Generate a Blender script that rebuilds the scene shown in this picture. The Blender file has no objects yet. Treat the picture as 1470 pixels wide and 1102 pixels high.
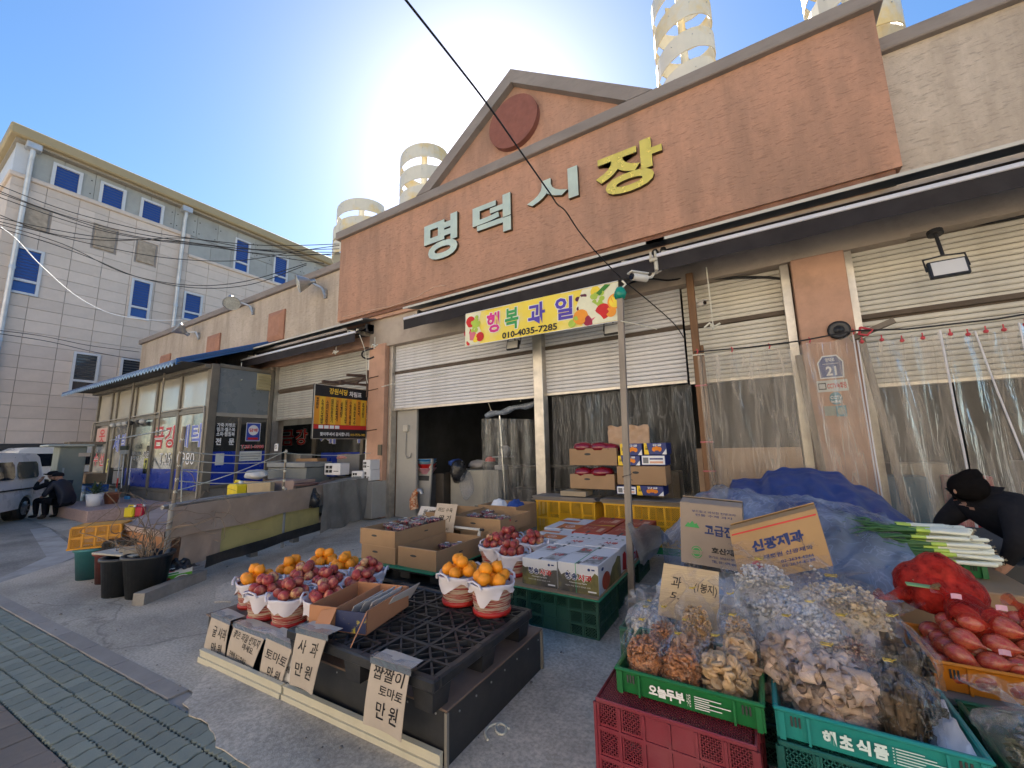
import bpy, bmesh, math, random
from math import sin, cos, pi, radians
from mathutils import Vector, Matrix, noise as mnoise
random.seed(7)
R_ = random.Random(11)
sc = bpy.context.scene
col = sc.collection

# ------------------------------------------------------------------ camera
FPX, YAW, PITCH, ROLL, EYE = 579.43, -0.539109, 0.154871, -0.0220105, 1.5
_f = Vector((sin(YAW)*cos(PITCH), cos(YAW)*cos(PITCH), sin(PITCH)))
_r = Vector((cos(YAW), -sin(YAW), 0)); _u = _r.cross(_f)
RT = cos(ROLL)*_r + sin(ROLL)*_u
UP = -sin(ROLL)*_r + cos(ROLL)*_u
cam_d = bpy.data.cameras.new('camera'); cam_d.sensor_width = 36; cam_d.lens = 36*FPX/1470
cam_d.clip_start = .05; cam_d.clip_end = 3000
cam = bpy.data.objects.new('camera', cam_d); col.objects.link(cam)
Mx = Matrix((RT, UP, -_f)).transposed().to_4x4(); Mx.translation = Vector((0, 0, EYE))
cam.matrix_world = Mx
sc.camera = cam

# ------------------------------------------------------------------ light
SUN = Vector((-0.43, 0.64, 0.622)).normalized()
sun_el = math.asin(SUN.z); sun_az = math.atan2(SUN.x, SUN.y)
sd = bpy.data.lights.new('sun', 'SUN'); sd.energy = 5.0; sd.angle = radians(.5); sd.color = (1, .93, .82)
so = bpy.data.objects.new('sun', sd); col.objects.link(so)
so.rotation_euler = SUN.to_track_quat('Z', 'Y').to_euler()
world = bpy.data.worlds.new('World'); sc.world = world; world.use_nodes = True
wt = world.node_tree; wn = wt.nodes; wl = wt.links
bg = wn['Background']; sky = wn.new('ShaderNodeTexSky'); sky.sky_type = 'NISHITA'; sky.sun_disc = False
sky.sun_elevation = sun_el; sky.sun_rotation = sun_az
sky.air_density = 1.0; sky.dust_density = .55; sky.ozone_density = 2.0; sky.altitude = 20
bg.inputs['Strength'].default_value = 0.05
hs = wn.new('ShaderNodeHueSaturation'); hs.inputs['Saturation'].default_value = 1.25
wl.new(sky.outputs[0], hs.inputs['Color']); wl.new(hs.outputs[0], bg.inputs[0])
sc.view_settings.view_transform = 'Standard'; sc.view_settings.look = 'None'
sc.view_settings.exposure = 2.2; sc.view_settings.gamma = 1.0
sc.view_settings.use_curve_mapping = False
sc.cycles.transparent_max_bounces = 16
sc.cycles.max_bounces = 8

# ------------------------------------------------------------------ pixel of the survey photo -> point on a real plane of the place
CAM = Vector((0, 0, EYE))
def ray(x, y): return RT*((x-735)/FPX) - UP*((y-551)/FPX) + _f
def PZ(x, y, z=0.): d = ray(x, y); return CAM + d*((z-EYE)/d.z)
def PY(x, y, Y): d = ray(x, y); return CAM + d*(Y/d.y)
def PX(x, y, X): d = ray(x, y); return CAM + d*(X/d.x)

# ------------------------------------------------------------------ materials
MC = {}
def M(name, c, rough=.75, var=.12, sc_=3., bump=0., bs=60., metal=0., st=(1, 1, 1), dirt=0., dirtc=(.05, .04, .03), ds=1.2,
      rnd=.0, coat=0., spec=.5, isl=0., trans=0., sub=0., det=6., c2=None, c2s=2., c2t=.5, emis=0.):
    if name in MC: return MC[name]
    m = bpy.data.materials.new(name); m.use_nodes = True; t = m.node_tree; n = t.nodes; l = t.links
    p = n['Principled BSDF']; p.inputs['Roughness'].default_value = rough; p.inputs['Metallic'].default_value = metal
    p.inputs['Specular IOR Level'].default_value = spec; p.inputs['Coat Weight'].default_value = coat
    p.inputs['Transmission Weight'].default_value = trans
    if sub: p.inputs['Subsurface Weight'].default_value = sub; p.inputs['Subsurface Scale'].default_value = .01
    tc = n.new('ShaderNodeTexCoord'); mp = n.new('ShaderNodeMapping'); mp.inputs['Scale'].default_value = st
    l.new(tc.outputs['Object'], mp.inputs[0])
    def noise(s, d=det, r=.6):
        a = n.new('ShaderNodeTexNoise'); a.inputs['Scale'].default_value = s; a.inputs['Detail'].default_value = d
        a.inputs['Roughness'].default_value = r; l.new(mp.outputs[0], a.inputs[0]); return a.outputs[0]
    def mr(v, a, b, c_, d):
        q = n.new('ShaderNodeMapRange'); l.new(v, q.inputs[0])
        for i, x in enumerate((a, b, c_, d)): q.inputs[i+1].default_value = x
        return q.outputs[0]
    def mix(f, a, b, mode='MIX'):
        q = n.new('ShaderNodeMix'); q.data_type = 'RGBA'; q.blend_type = mode
        if isinstance(f, float): q.inputs[0].default_value = f
        else: l.new(f, q.inputs[0])
        for i, v in ((6, a), (7, b)):
            if isinstance(v, tuple): q.inputs[i].default_value = (*v, 1)
            else: l.new(v, q.inputs[i])
        return q.outputs[2]
    base = c
    if c2: base = mix(mr(noise(c2s), c2t-.06, c2t+.06, 0, 1), c, c2)
    v = mr(noise(sc_), .3, .7, 1-var, 1+var)
    if isl:
        ge = n.new('ShaderNodeNewGeometry'); a = n.new('ShaderNodeMath'); a.operation = 'MULTIPLY'
        l.new(mr(ge.outputs['Random Per Island'], 0, 1, 1-isl, 1+isl), a.inputs[0]); l.new(v, a.inputs[1]); v = a.outputs[0]
    if rnd:
        oi = n.new('ShaderNodeObjectInfo'); a = n.new('ShaderNodeMath'); a.operation = 'MULTIPLY'
        l.new(mr(oi.outputs['Random'], 0, 1, 1-rnd, 1+rnd), a.inputs[0]); l.new(v, a.inputs[1]); v = a.outputs[0]
    cc = n.new('ShaderNodeCombineColor')
    for i in range(3): l.new(v, cc.inputs[i])
    cur = mix(1.0, base, cc.outputs[0], 'MULTIPLY')
    if dirt: cur = mix(mr(noise(ds, 8, .7), .48, .72, 0, dirt), cur, dirtc)
    l.new(cur, p.inputs['Base Color'])
    l.new(mr(noise(sc_*2.3), .3, .7, max(.02, rough-.08), min(1, rough+.08)), p.inputs['Roughness'])
    if bump:
        b = n.new('ShaderNodeBump'); b.inputs['Strength'].default_value = min(1, bump); b.inputs['Distance'].default_value = .01*max(1, bump)
        l.new(noise(bs, 5, .65), b.inputs['Height']); l.new(b.outputs[0], p.inputs['Normal'])
    if emis:
        l.new(cur, p.inputs['Emission Color']); p.inputs['Emission Strength'].default_value = emis
    MC[name] = m; return m

def stucco(name, c, dark, amt=.55):
    """scratched render: short horizontal dashes raked into the plaster"""
    m = bpy.data.materials.new(name); m.use_nodes = True; t = m.node_tree; n = t.nodes; l = t.links; p = n['Principled BSDF']
    p.inputs['Roughness'].default_value = .9; p.inputs['Specular IOR Level'].default_value = .2
    tc = n.new('ShaderNodeTexCoord')
    def nz(s, st, d=4, r=.6, off=0):
        mp = n.new('ShaderNodeMapping'); mp.inputs['Scale'].default_value = st; mp.inputs['Location'].default_value = (off, off, off)
        mp.inputs['Rotation'].default_value = (0, .06, 0)
        l.new(tc.outputs['Object'], mp.inputs[0]); a = n.new('ShaderNodeTexNoise'); a.inputs['Scale'].default_value = s
        a.inputs['Detail'].default_value = d; a.inputs['Roughness'].default_value = r; l.new(mp.outputs[0], a.inputs[0]); return a.outputs[0]
    def mr(v, a, b, c_, d):
        q = n.new('ShaderNodeMapRange'); l.new(v, q.inputs[0])
        for i, x in enumerate((a, b, c_, d)): q.inputs[i+1].default_value = x
        return q.outputs[0]
    def mix(f, a, b, mode='MIX'):
        q = n.new('ShaderNodeMix'); q.data_type = 'RGBA'; q.blend_type = mode
        l.new(f, q.inputs[0]) if not isinstance(f, float) else setattr(q.inputs[0], 'default_value', f)
        for i, v in ((6, a), (7, b)):
            if isinstance(v, tuple): q.inputs[i].default_value = (*v, 1)
            else: l.new(v, q.inputs[i])
        return q.outputs[2]
    dash = nz(1, (9, 9, 42), 3, .55)
    dm = mr(dash, .57, .68, 0, 1)
    big = mr(nz(.55, (1, 1, 1), 6, .65, 3), .42, .68, 0, 1)
    streak = mr(nz(1, (2.2, 2.2, .35), 5, .6, 9), .46, .66, 0, 1)
    cur = mix(mr(nz(14, (1, 1, 1)), .3, .7, 0, 1), tuple(x*.92 for x in c), tuple(min(1, x*1.07) for x in c))
    a = n.new('ShaderNodeMath'); a.operation = 'MULTIPLY'; l.new(big, a.inputs[0]); a.inputs[1].default_value = amt
    cur = mix(a.outputs[0], cur, dark)
    a = n.new('ShaderNodeMath'); a.operation = 'MULTIPLY'; l.new(streak, a.inputs[0]); a.inputs[1].default_value = min(1, amt*.9)
    cur = mix(a.outputs[0], cur, tuple(x*.8 for x in dark))
    a = n.new('ShaderNodeMath'); a.operation = 'MULTIPLY'; l.new(dm, a.inputs[0]); a.inputs[1].default_value = .38
    cur = mix(a.outputs[0], cur, tuple(x*.55 for x in c))
    l.new(cur, p.inputs['Base Color'])
    b = n.new('ShaderNodeBump'); b.inputs['Strength'].default_value = .55; b.inputs['Distance'].default_value = .010
    h = n.new('ShaderNodeMath'); h.operation = 'MULTIPLY_ADD'; l.new(dm, h.inputs[0]); h.inputs[1].default_value = -1.
    l.new(nz(60, (1, 1, 1)), h.inputs[2]); l.new(h.outputs[0], b.inputs['Height']); l.new(b.outputs[0], p.inputs['Normal'])
    MC[name] = m; return m

def film(name, tint=(.9, .92, .95), haze=.15, rough=.12, bs=14., bump=.8, st=(1, 1, 1), gloss=.35, hazec=(.75, .78, .82), crease_glint=0., cs=1., dist=1.6, cw=.022, edge=0.):
    """clear plastic sheet: see-through, a little milky, with crumple and rim highlights painted in white"""
    if name in MC: return MC[name]
    m = bpy.data.materials.new(name); m.use_nodes = True; t = m.node_tree; n = t.nodes; l = t.links
    for x in list(n):
        if x.type == 'BSDF_PRINCIPLED': n.remove(x)
    out = [x for x in n if x.type == 'OUTPUT_MATERIAL'][0]
    tc = n.new('ShaderNodeTexCoord'); mp = n.new('ShaderNodeMapping'); mp.inputs['Scale'].default_value = st
    l.new(tc.outputs['Object'], mp.inputs[0])
    nz = n.new('ShaderNodeTexNoise'); nz.inputs['Scale'].default_value = bs; nz.inputs['Detail'].default_value = 3
    nz.inputs['Distortion'].default_value = 1.2; l.new(mp.outputs[0], nz.inputs[0])
    bp = n.new('ShaderNodeBump'); bp.inputs['Strength'].default_value = bump; bp.inputs['Distance'].default_value = .02
    l.new(nz.outputs[0], bp.inputs['Height'])
    tr = n.new('ShaderNodeBsdfTransparent'); tr.inputs[0].default_value = (*tint, 1)
    gl = n.new('ShaderNodeBsdfGlossy'); gl.inputs['Roughness'].default_value = rough; l.new(bp.outputs[0], gl.inputs['Normal'])
    gl.inputs[0].default_value = (1, 1, 1, 1)
    df = n.new('ShaderNodeBsdfDiffuse'); df.inputs[0].default_value = (*hazec, 1); l.new(bp.outputs[0], df.inputs['Normal'])
    nz2 = n.new('ShaderNodeTexNoise'); nz2.inputs['Scale'].default_value = bs*.35; nz2.inputs['Detail'].default_value = 4; l.new(mp.outputs[0], nz2.inputs[0])
    mrr = n.new('ShaderNodeMapRange'); l.new(nz2.outputs[0], mrr.inputs[0])
    for i, x in enumerate((.35, .7, haze*.45, min(1, haze*1.7))): mrr.inputs[i+1].default_value = x
    hz = mrr.outputs[0]
    if crease_glint:  # crinkle highlights painted as thin white diffuse lines
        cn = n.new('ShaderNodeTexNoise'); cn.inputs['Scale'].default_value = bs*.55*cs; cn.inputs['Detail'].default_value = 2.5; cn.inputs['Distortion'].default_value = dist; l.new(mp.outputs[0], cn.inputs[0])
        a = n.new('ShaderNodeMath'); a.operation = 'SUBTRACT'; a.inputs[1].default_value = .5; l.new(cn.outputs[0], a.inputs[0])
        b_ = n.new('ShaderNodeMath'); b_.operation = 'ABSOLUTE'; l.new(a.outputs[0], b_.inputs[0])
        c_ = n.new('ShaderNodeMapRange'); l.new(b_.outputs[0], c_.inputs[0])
        for i, x in enumerate((.0, cw, crease_glint, 0)): c_.inputs[i+1].default_value = x
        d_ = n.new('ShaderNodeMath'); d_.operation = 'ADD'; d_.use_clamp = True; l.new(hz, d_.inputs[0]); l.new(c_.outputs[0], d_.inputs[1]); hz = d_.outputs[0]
    if edge:  # rim highlight painted as extra white at grazing angles
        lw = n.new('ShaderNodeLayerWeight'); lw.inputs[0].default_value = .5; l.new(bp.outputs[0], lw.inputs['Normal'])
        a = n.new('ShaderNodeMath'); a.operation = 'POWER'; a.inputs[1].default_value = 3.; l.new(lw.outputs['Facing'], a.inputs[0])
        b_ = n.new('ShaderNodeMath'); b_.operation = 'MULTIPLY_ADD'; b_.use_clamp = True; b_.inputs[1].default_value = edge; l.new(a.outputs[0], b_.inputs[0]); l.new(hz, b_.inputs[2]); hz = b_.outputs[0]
    m1 = n.new('ShaderNodeMixShader'); l.new(hz, m1.inputs[0]); l.new(tr.outputs[0], m1.inputs[1]); l.new(df.outputs[0], m1.inputs[2])
    fr = n.new('ShaderNodeFresnel'); fr.inputs[0].default_value = 1.5; l.new(bp.outputs[0], fr.inputs['Normal'])
    mm = n.new('ShaderNodeMath'); mm.operation = 'MULTIPLY'; mm.inputs[1].default_value = gloss*4; mm.use_clamp = True; l.new(fr.outputs[0], mm.inputs[0])
    m2 = n.new('ShaderNodeMixShader'); l.new(mm.outputs[0], m2.inputs[0]); l.new(m1.outputs[0], m2.inputs[1]); l.new(gl.outputs[0], m2.inputs[2])
    l.new(m2.outputs[0], out.inputs[0])
    MC[name] = m; return m

# ------------------------------------------------------------------ mesh building
def V(*a): return Vector(a)
class MB:
    def __init__(s): s.v = []; s.f = []; s.m = []; s.sm = []
    def add(s, vs, fs, mi=0, smooth=False):
        o = len(s.v); s.v += [tuple(v) for v in vs]
        for f in fs: s.f.append(tuple(i+o for i in f)); s.m.append(mi); s.sm.append(smooth)
        return s
    def box(s, x0, x1, y0, y1, z0, z1, mi=0):
        x0, x1 = min(x0, x1), max(x0, x1); y0, y1 = min(y0, y1), max(y0, y1); z0, z1 = min(z0, z1), max(z0, z1)
        return s.add([(x0,y0,z0),(x1,y0,z0),(x1,y1,z0),(x0,y1,z0),(x0,y0,z1),(x1,y0,z1),(x1,y1,z1),(x0,y1,z1)],
                     [(0,3,2,1),(4,5,6,7),(0,1,5,4),(1,2,6,5),(2,3,7,6),(3,0,4,7)], mi)
    def cb(s, x0, x1, y0, y1, z0, z1, c=.004, mi=0):
        """box with chamfered edges on all sides"""
        x0, x1 = min(x0, x1), max(x0, x1); y0, y1 = min(y0, y1), max(y0, y1); z0, z1 = min(z0, z1), max(z0, z1)
        c = min(c, (x1-x0)*.45, (y1-y0)*.45, (z1-z0)*.45)
        vs = []; idx = {}
        for ix, X in enumerate((x0, x1)):
            for iy, Y in enumerate((y0, y1)):
                for iz, Z in enumerate((z0, z1)):
                    sx, sy, sz = (1, -1)[ix]*c, (1, -1)[iy]*c, (1, -1)[iz]*c
                    for k, q in enumerate(((X, Y+sy, Z+sz), (X+sx, Y, Z+sz), (X+sx, Y+sy, Z))):
                        idx[ix, iy, iz, k] = len(vs); vs.append(q)
        fs = []
        fs += [tuple(idx[i, a, b, 0] for a, b in ((0,0),(1,0),(1,1),(0,1))) for i in (0, 1)]
        fs += [tuple(idx[a, i, b, 1] for a, b in ((0,0),(1,0),(1,1),(0,1))) for i in (0, 1)]
        fs += [tuple(idx[a, b, i, 2] for a, b in ((0,0),(1,0),(1,1),(0,1))) for i in (0, 1)]
        for i in (0, 1):
            for j in (0, 1):
                fs.append((idx[i,j,0,0], idx[i,j,1,0], idx[i,j,1,1], idx[i,j,0,1]))
                fs.append((idx[i,0,j,0], idx[i,1,j,0], idx[i,1,j,2], idx[i,0,j,2]))
                fs.append((idx[0,i,j,1], idx[1,i,j,1], idx[1,i,j,2], idx[0,i,j,2]))
                for k in (0, 1): fs.append((idx[i,j,k,0], idx[i,j,k,1], idx[i,j,k,2]))
        return s.add(vs, fs, mi)
    def obox(s, o, a, b, c, mi=0):
        """box from corner o with edge vectors a, b, c"""
        o, a, b, c = Vector(o), Vector(a), Vector(b), Vector(c)
        vs = [o, o+a, o+a+b, o+b, o+c, o+a+c, o+a+b+c, o+b+c]
        return s.add(vs, [(0,3,2,1),(4,5,6,7),(0,1,5,4),(1,2,6,5),(2,3,7,6),(3,0,4,7)], mi)
    def bar(s, p, q, w, h=None, mi=0, up=(0, 0, 1)):
        """square bar between two points"""
        p, q = Vector(p), Vector(q); h = w if h is None else h; d = (q-p).normalized(); u = Vector(up)
        if abs(d.dot(u)) > .98: u = Vector((0, 1, 0))
        a = d.cross(u).normalized(); b = a.cross(d).normalized()
        return s.obox(p-a*w/2-b*h/2, q-p, a*w, b*h, mi)
    def tube(s, pts, r, n=8, mi=0, caps=True, smooth=True):
        pts = [Vector(p) for p in pts]; N = len(pts); rr = r if isinstance(r, (list, tuple)) else [r]*N
        vs = []; u = None
        for i, p in enumerate(pts):
            d = (pts[min(i+1, N-1)]-pts[max(i-1, 0)])
            d = d.normalized() if d.length > 1e-9 else Vector((0, 0, 1))
            if u is None:
                u = Vector((0, 0, 1)) if abs(d.z) < .9 else Vector((1, 0, 0))
            u = (u-d*u.dot(d))
            u = u.normalized() if u.length > 1e-6 else d.orthogonal().normalized()
            w = d.cross(u)
            for k in range(n): a = 2*pi*k/n; vs.append(p+(u*cos(a)+w*sin(a))*rr[i])
        fs = [(i*n+k, i*n+(k+1) % n, (i+1)*n+(k+1) % n, (i+1)*n+k) for i in range(N-1) for k in range(n)]
        s.add(vs, fs, mi, smooth)
        if caps: s.add(vs[:n], [tuple(range(n))[::-1]], mi); s.add(vs[-n:], [tuple(range(n))], mi)
        return s
    def lathe(s, prof, n=24, c=(0, 0, 0), mi=0, smooth=True, fn=None, axis='z'):
        """prof: (radius, height) pairs; fn(angle, i) scales the radius or returns (scale, dz)"""
        vs = []; c = Vector(c)
        for i, (r, z) in enumerate(prof):
            for k in range(n):
                a = 2*pi*k/n; q = fn(a, i) if fn else 1
                q, dz = q if isinstance(q, tuple) else (q, 0)
                p = Vector((r*q*cos(a), r*q*sin(a), z+dz))
                if axis == 'x': p = Vector((p.z, p.x, p.y))
                if axis == 'y': p = Vector((p.x, p.z, p.y))
                vs.append(c+p)
        fs = [(i*n+k, i*n+(k+1) % n, (i+1)*n+(k+1) % n, (i+1)*n+k) for i in range(len(prof)-1) for k in range(n)]
        return s.add(vs, fs, mi, smooth)
    def cyl(s, c, r, h, n=20, mi=0, r2=None, axis='z'):
        r2 = r if r2 is None else r2
        s.lathe([(r, 0), (r2, h)], n, c, mi, axis=axis)
        s.lathe([(0, 0), (r, 0)], n, c, mi, smooth=False, axis=axis); s.lathe([(r2, h), (0, h)], n, c, mi, smooth=False, axis=axis); return s
    def grid(s, fn, nu, nv, mi=0, smooth=True):
        vs = [Vector(fn(i/nu, j/nv)) for j in range(nv+1) for i in range(nu+1)]
        fs = [(j*(nu+1)+i, j*(nu+1)+i+1, (j+1)*(nu+1)+i+1, (j+1)*(nu+1)+i) for j in range(nv) for i in range(nu)]
        return s.add(vs, fs, mi, smooth)
    def prism(s, poly, a, b, mi=0):
        """extrude polygon (list of 3-D points) from offset a to offset b (vectors)"""
        n = len(poly); a, b = Vector(a), Vector(b)
        s.add([Vector(p)+a for p in poly]+[Vector(p)+b for p in poly],
              [tuple(range(n))[::-1], tuple(range(n, 2*n))]+[(i, (i+1) % n, n+(i+1) % n, n+i) for i in range(n)], mi); return s
    def ball(s, c, r, sub=2, mi=0, sq=(1, 1, 1), rot=None):
        vs, fs = ICO[sub]; c = Vector(c)
        q = []
        for v in vs:
            p = Vector((v.x*sq[0]*r, v.y*sq[1]*r, v.z*sq[2]*r))
            if rot is not None: p = rot @ p
            q.append(c+p)
        return s.add(q, fs, mi, True)
    def merge(s, o, mat=None, mi=0):
        vs = [mat @ Vector(v) for v in o.v] if mat is not None else o.v
        b = len(s.v); s.v += [tuple(v) for v in vs]
        for f, m, q in zip(o.f, o.m, o.sm): s.f.append(tuple(i+b for i in f)); s.m.append(m+mi); s.sm.append(q)
        return s
    def xf(s, mat): s.v = [tuple(mat @ Vector(v)) for v in s.v]; return s
    def mesh(s, name, mats):
        me = bpy.data.meshes.new(name); me.from_pydata(s.v, [], s.f)
        for m in (mats if isinstance(mats, (list, tuple)) else [mats]): me.materials.append(m)
        me.polygons.foreach_set('material_index', s.m); me.polygons.foreach_set('use_smooth', s.sm)
        bm = bmesh.new(); bm.from_mesh(me); bmesh.ops.recalc_face_normals(bm, faces=bm.faces); bm.to_mesh(me); bm.free()
        me.update(); return me
ICO = {}
for k in (1, 2, 3, 4):
    bm = bmesh.new(); bmesh.ops.create_icosphere(bm, subdivisions=k, radius=1)
    ICO[k] = ([v.co.copy() for v in bm.verts], [tuple(v.index for v in f.verts) for f in bm.faces]); bm.free()

# ------------------------------------------------------------------ objects
def tag(o, label=None, cat=None, group=None, kind=None):
    if label: o['label'] = label
    if cat: o['category'] = cat
    if group: o['group'] = group
    if kind: o['kind'] = kind
    return o
def thing(name, label, cat, loc=(0, 0, 0), rz=0., group=None):
    o = bpy.data.objects.new(name, None); o.empty_display_size = .1; col.objects.link(o)
    o.location = loc; o.rotation_euler = (0, 0, rz); return tag(o, label, cat, group)
def link(name, me, parent=None):
    o = bpy.data.objects.new(name, me); col.objects.link(o)
    if parent is not None: o.parent = parent
    return o
def part(name, mb, mats, parent=None, world=True, label=None, kind=None):
    """a child mesh. world=True: the builder holds world coordinates of an unturned parent"""
    o = link(name, mb.mesh(name, mats), parent)
    if parent is not None and world:
        L = Vector((0, 0, 0)); q = parent
        while q is not None: L += q.location; q = q.parent
        o.location = -L
    return tag(o, label, kind=kind)
def solo(name, mb, mats, label=None, cat=None, group=None, kind=None, loc=None):
    """a thing that is one mesh; origin put at its own base"""
    me = mb.mesh(name, mats); o = link(name, me)
    if loc is not None:
        L = Vector(loc); me.transform(Matrix.Translation(-L)); o.location = L
    return tag(o, label, cat, group, kind)
def copy_tree(o, parent=None):
    c = o.copy(); col.objects.link(c)
    if parent is not None: c.parent = parent
    for ch in list(KIDS(o)): copy_tree(ch, c)
    return c
def KIDS(o): return [x for x in list(o.children)]

# ------------------------------------------------------------------ lettering
_TC = {}
def glyphs(s, bold=0., res=2, shear=0., spacing=1., line=1.):
    key = (s, bold, res, shear, spacing, line)
    if key in _TC: return _TC[key]
    cu = bpy.data.curves.new('lettering', 'FONT'); cu.body = s; cu.size = 1; cu.offset = bold; cu.resolution_u = res; cu.shear = shear
    cu.space_character = spacing; cu.space_line = line; cu.align_x = 'CENTER'
    o = bpy.data.objects.new('lettering', cu); me = bpy.data.meshes.new_from_object(o)
    vs = [v.co.copy() for v in me.vertices]; fs = [tuple(p.vertices) for p in me.polygons]
    bpy.data.objects.remove(o); bpy.data.curves.remove(cu); bpy.data.meshes.remove(me)
    xs = [v.x for v in vs]; ys = [v.y for v in vs]; x0, x1, y0, y1 = min(xs), max(xs), min(ys), max(ys)
    vs = [((v.x-x0)/(x1-x0), (v.y-y0)/(y1-y0)) for v in vs]
    _TC[key] = (vs, fs); return _TC[key]
def text(mb, s, bl, br, tl, lift=.001, bold=.01, mi=0, thick=0., jit=0., **k):
    """lay the string into the parallelogram bottom-left / bottom-right / top-left; thick = real depth of the letters"""
    bl, br, tl = Vector(bl), Vector(br), Vector(tl); a, b = br-bl, tl-bl; nn = a.cross(b).normalized()
    vs, fs = glyphs(s, bold, **k)
    pts = [bl+a*(x+jit*mnoise.noise((x*9, y*3, 1)))+b*(y+jit*mnoise.noise((x*9, y*3, 7)))+nn*lift for x, y in vs]
    mb.add(pts, fs, mi)
    if thick:
        N = len(pts); top = [p+nn*thick for p in pts]; mb.add(top, fs, mi)
        cnt = {}
        for f in fs:
            for i in range(len(f)):
                e = (f[i], f[(i+1) % len(f)]); cnt[tuple(sorted(e))] = cnt.get(tuple(sorted(e)), 0)+1
        o = len(mb.v); mb.v += [tuple(p) for p in pts]+[tuple(p) for p in top]
        for (i, j), c_ in cnt.items():
            if c_ == 1: mb.f.append((o+i, o+j, o+N+j, o+N+i)); mb.m.append(mi+1 if thick > .01 else mi); mb.sm.append(False)
    return mb
def quadtext(mb, s, P, u0, u1, v0, v1, **k):
    """text inside the unit square of plate P = (origin, x edge, y edge)"""
    o, a, b = P
    return text(mb, s, o+a*u0+b*v0, o+a*u1+b*v0, o+a*u0+b*v1, **k)
def patch(mb, P, u0, u1, v0, v1, lift=.001, mi=0):
    o, a, b = P; nn = a.cross(b).normalized()*lift
    return mb.add([o+a*u0+b*v0+nn, o+a*u1+b*v0+nn, o+a*u1+b*v1+nn, o+a*u0+b*v1+nn], [(0, 1, 2, 3)], mi)
def disc(mb, P, u, v, ru, rv, lift=.001, mi=0, n=16, a0=0., a1=2*pi):
    o, a, b = P; nn = a.cross(b).normalized()*lift
    pts = [o+a*(u+ru*cos(a0+(a1-a0)*k/n))+b*(v+rv*sin(a0+(a1-a0)*k/n))+nn for k in range(n+(a1-a0 < 6))]
    return mb.add(pts, [tuple(range(len(pts)))], mi)
def poly(mb, P, uv, lift=.001, mi=0):
    o, a, b = P; nn = a.cross(b).normalized()*lift
    return mb.add([o+a*u+b*v+nn for u, v in uv], [tuple(range(len(uv)))], mi)
def nz(x, y=0, z=0): return mnoise.noise((x, y, z))

# common inks and plastics
INK = M('black_ink', (.012, .012, .014), .6, 0); WHITE = M('white_print', (.78, .78, .78), .6, .03)
RED = M('red_print', (.55, .02, .02), .5, .05); BLUE = M('blue_print', (.02, .06, .38), .5, .05)
YEL = M('yellow_print', (.82, .55, .02), .5, .05); GRN = M('green_print', (.03, .3, .07), .5, .05)
ALU = M('worn_aluminium', (.55, .52, .47), .42, .15, 5, .05, 80, .85, dirt=.35)
BLACKP = M('black_plastic', (.018, .019, .022), .45, .2, 6, .05, 90, dirt=.25, dirtc=(.12, .11, .1), ds=5)
GALV = M('galvanised_steel', (.4, .41, .42), .45, .2, 8, .05, 60, .8, dirt=.3)
RUST = M('rusty_iron', (.09, .055, .04), .85, .35, 14, .4, 60)
CARD = M('brown_cardboard', (.36, .225, .12), .85, .08, 3, .08, 140, rnd=.06, dirt=.12)
CARDIN = M('cardboard_inside', (.42, .29, .18), .9, .06, 4)
ROPE = M('pale_rope', (.62, .6, .5), .8, .1, 20)

# ================================================================== SETTING: ground
def ground_mat(name, c, c2, crack=.5, sc_=1.2, rough=.85):
    m = M(name, c, rough, .16, sc_, .35, 120, c2=c2, c2s=.7, c2t=.52, dirt=.7, dirtc=tuple(x*.42 for x in c), ds=1.1, det=10)
    t = m.node_tree; n = t.nodes; l = t.links; p = n['Principled BSDF']
    tc = [x for x in n if x.type == 'TEX_COORD'][0]
    ns = n.new('ShaderNodeTexNoise'); ns.inputs['Scale'].default_value = 1.6; ns.inputs['Detail'].default_value = 6; l.new(tc.outputs['Object'], ns.inputs[0])
    mx = n.new('ShaderNodeMix'); mx.data_type = 'VECTOR'; mx.inputs[0].default_value = .42; l.new(tc.outputs['Object'], mx.inputs[4]); l.new(ns.outputs[1], mx.inputs[5])
    vo = n.new('ShaderNodeTexVoronoi'); vo.feature = 'DISTANCE_TO_EDGE'; vo.inputs['Scale'].default_value = .55; l.new(mx.outputs[1], vo.inputs[0])
    mr = n.new('ShaderNodeMapRange'); l.new(vo.outputs[0], mr.inputs[0])
    for i, x in enumerate((.0, .006, crack, 0)): mr.inputs[i+1].default_value = x
    src = p.inputs['Base Color'].links[0].from_socket
    q = n.new('ShaderNodeMix'); q.data_type = 'RGBA'; l.new(mr.outputs[0], q.inputs[0]); l.new(src, q.inputs[6]); q.inputs[7].default_value = (.03, .028, .025, 1)
    # fine pale and dark specks
    sp = n.new('ShaderNodeTexNoise'); sp.inputs['Scale'].default_value = 55; sp.inputs['Detail'].default_value = 3; l.new(tc.outputs['Object'], sp.inputs[0])
    mr2 = n.new('ShaderNodeMapRange'); l.new(sp.outputs[0], mr2.inputs[0])
    for i, x in enumerate((.35, .68, .8, 1.22)): mr2.inputs[i+1].default_value = x
    cc = n.new('ShaderNodeCombineColor')
    for i in range(3): l.new(mr2.outputs[0], cc.inputs[i])
    q2 = n.new('ShaderNodeMix'); q2.data_type = 'RGBA'; q2.blend_type = 'MULTIPLY'; q2.inputs[0].default_value = 1; l.new(q.outputs[2], q2.inputs[6]); l.new(cc.outputs[0], q2.inputs[7])
    l.new(q2.outputs[2], p.inputs['Base Color'])
    return m
G_CON = ground_mat('worn_concrete', (.47, .415, .335), (.36, .32, .26), .4)
G_CON2 = ground_mat('poured_concrete', (.54, .475, .385), (.41, .365, .30), .5, 1.6)
G_ASP = ground_mat('asphalt', (.24, .225, .2), (.28, .262, .23), .15, 1.0)
def Zr(*a): return a

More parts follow.
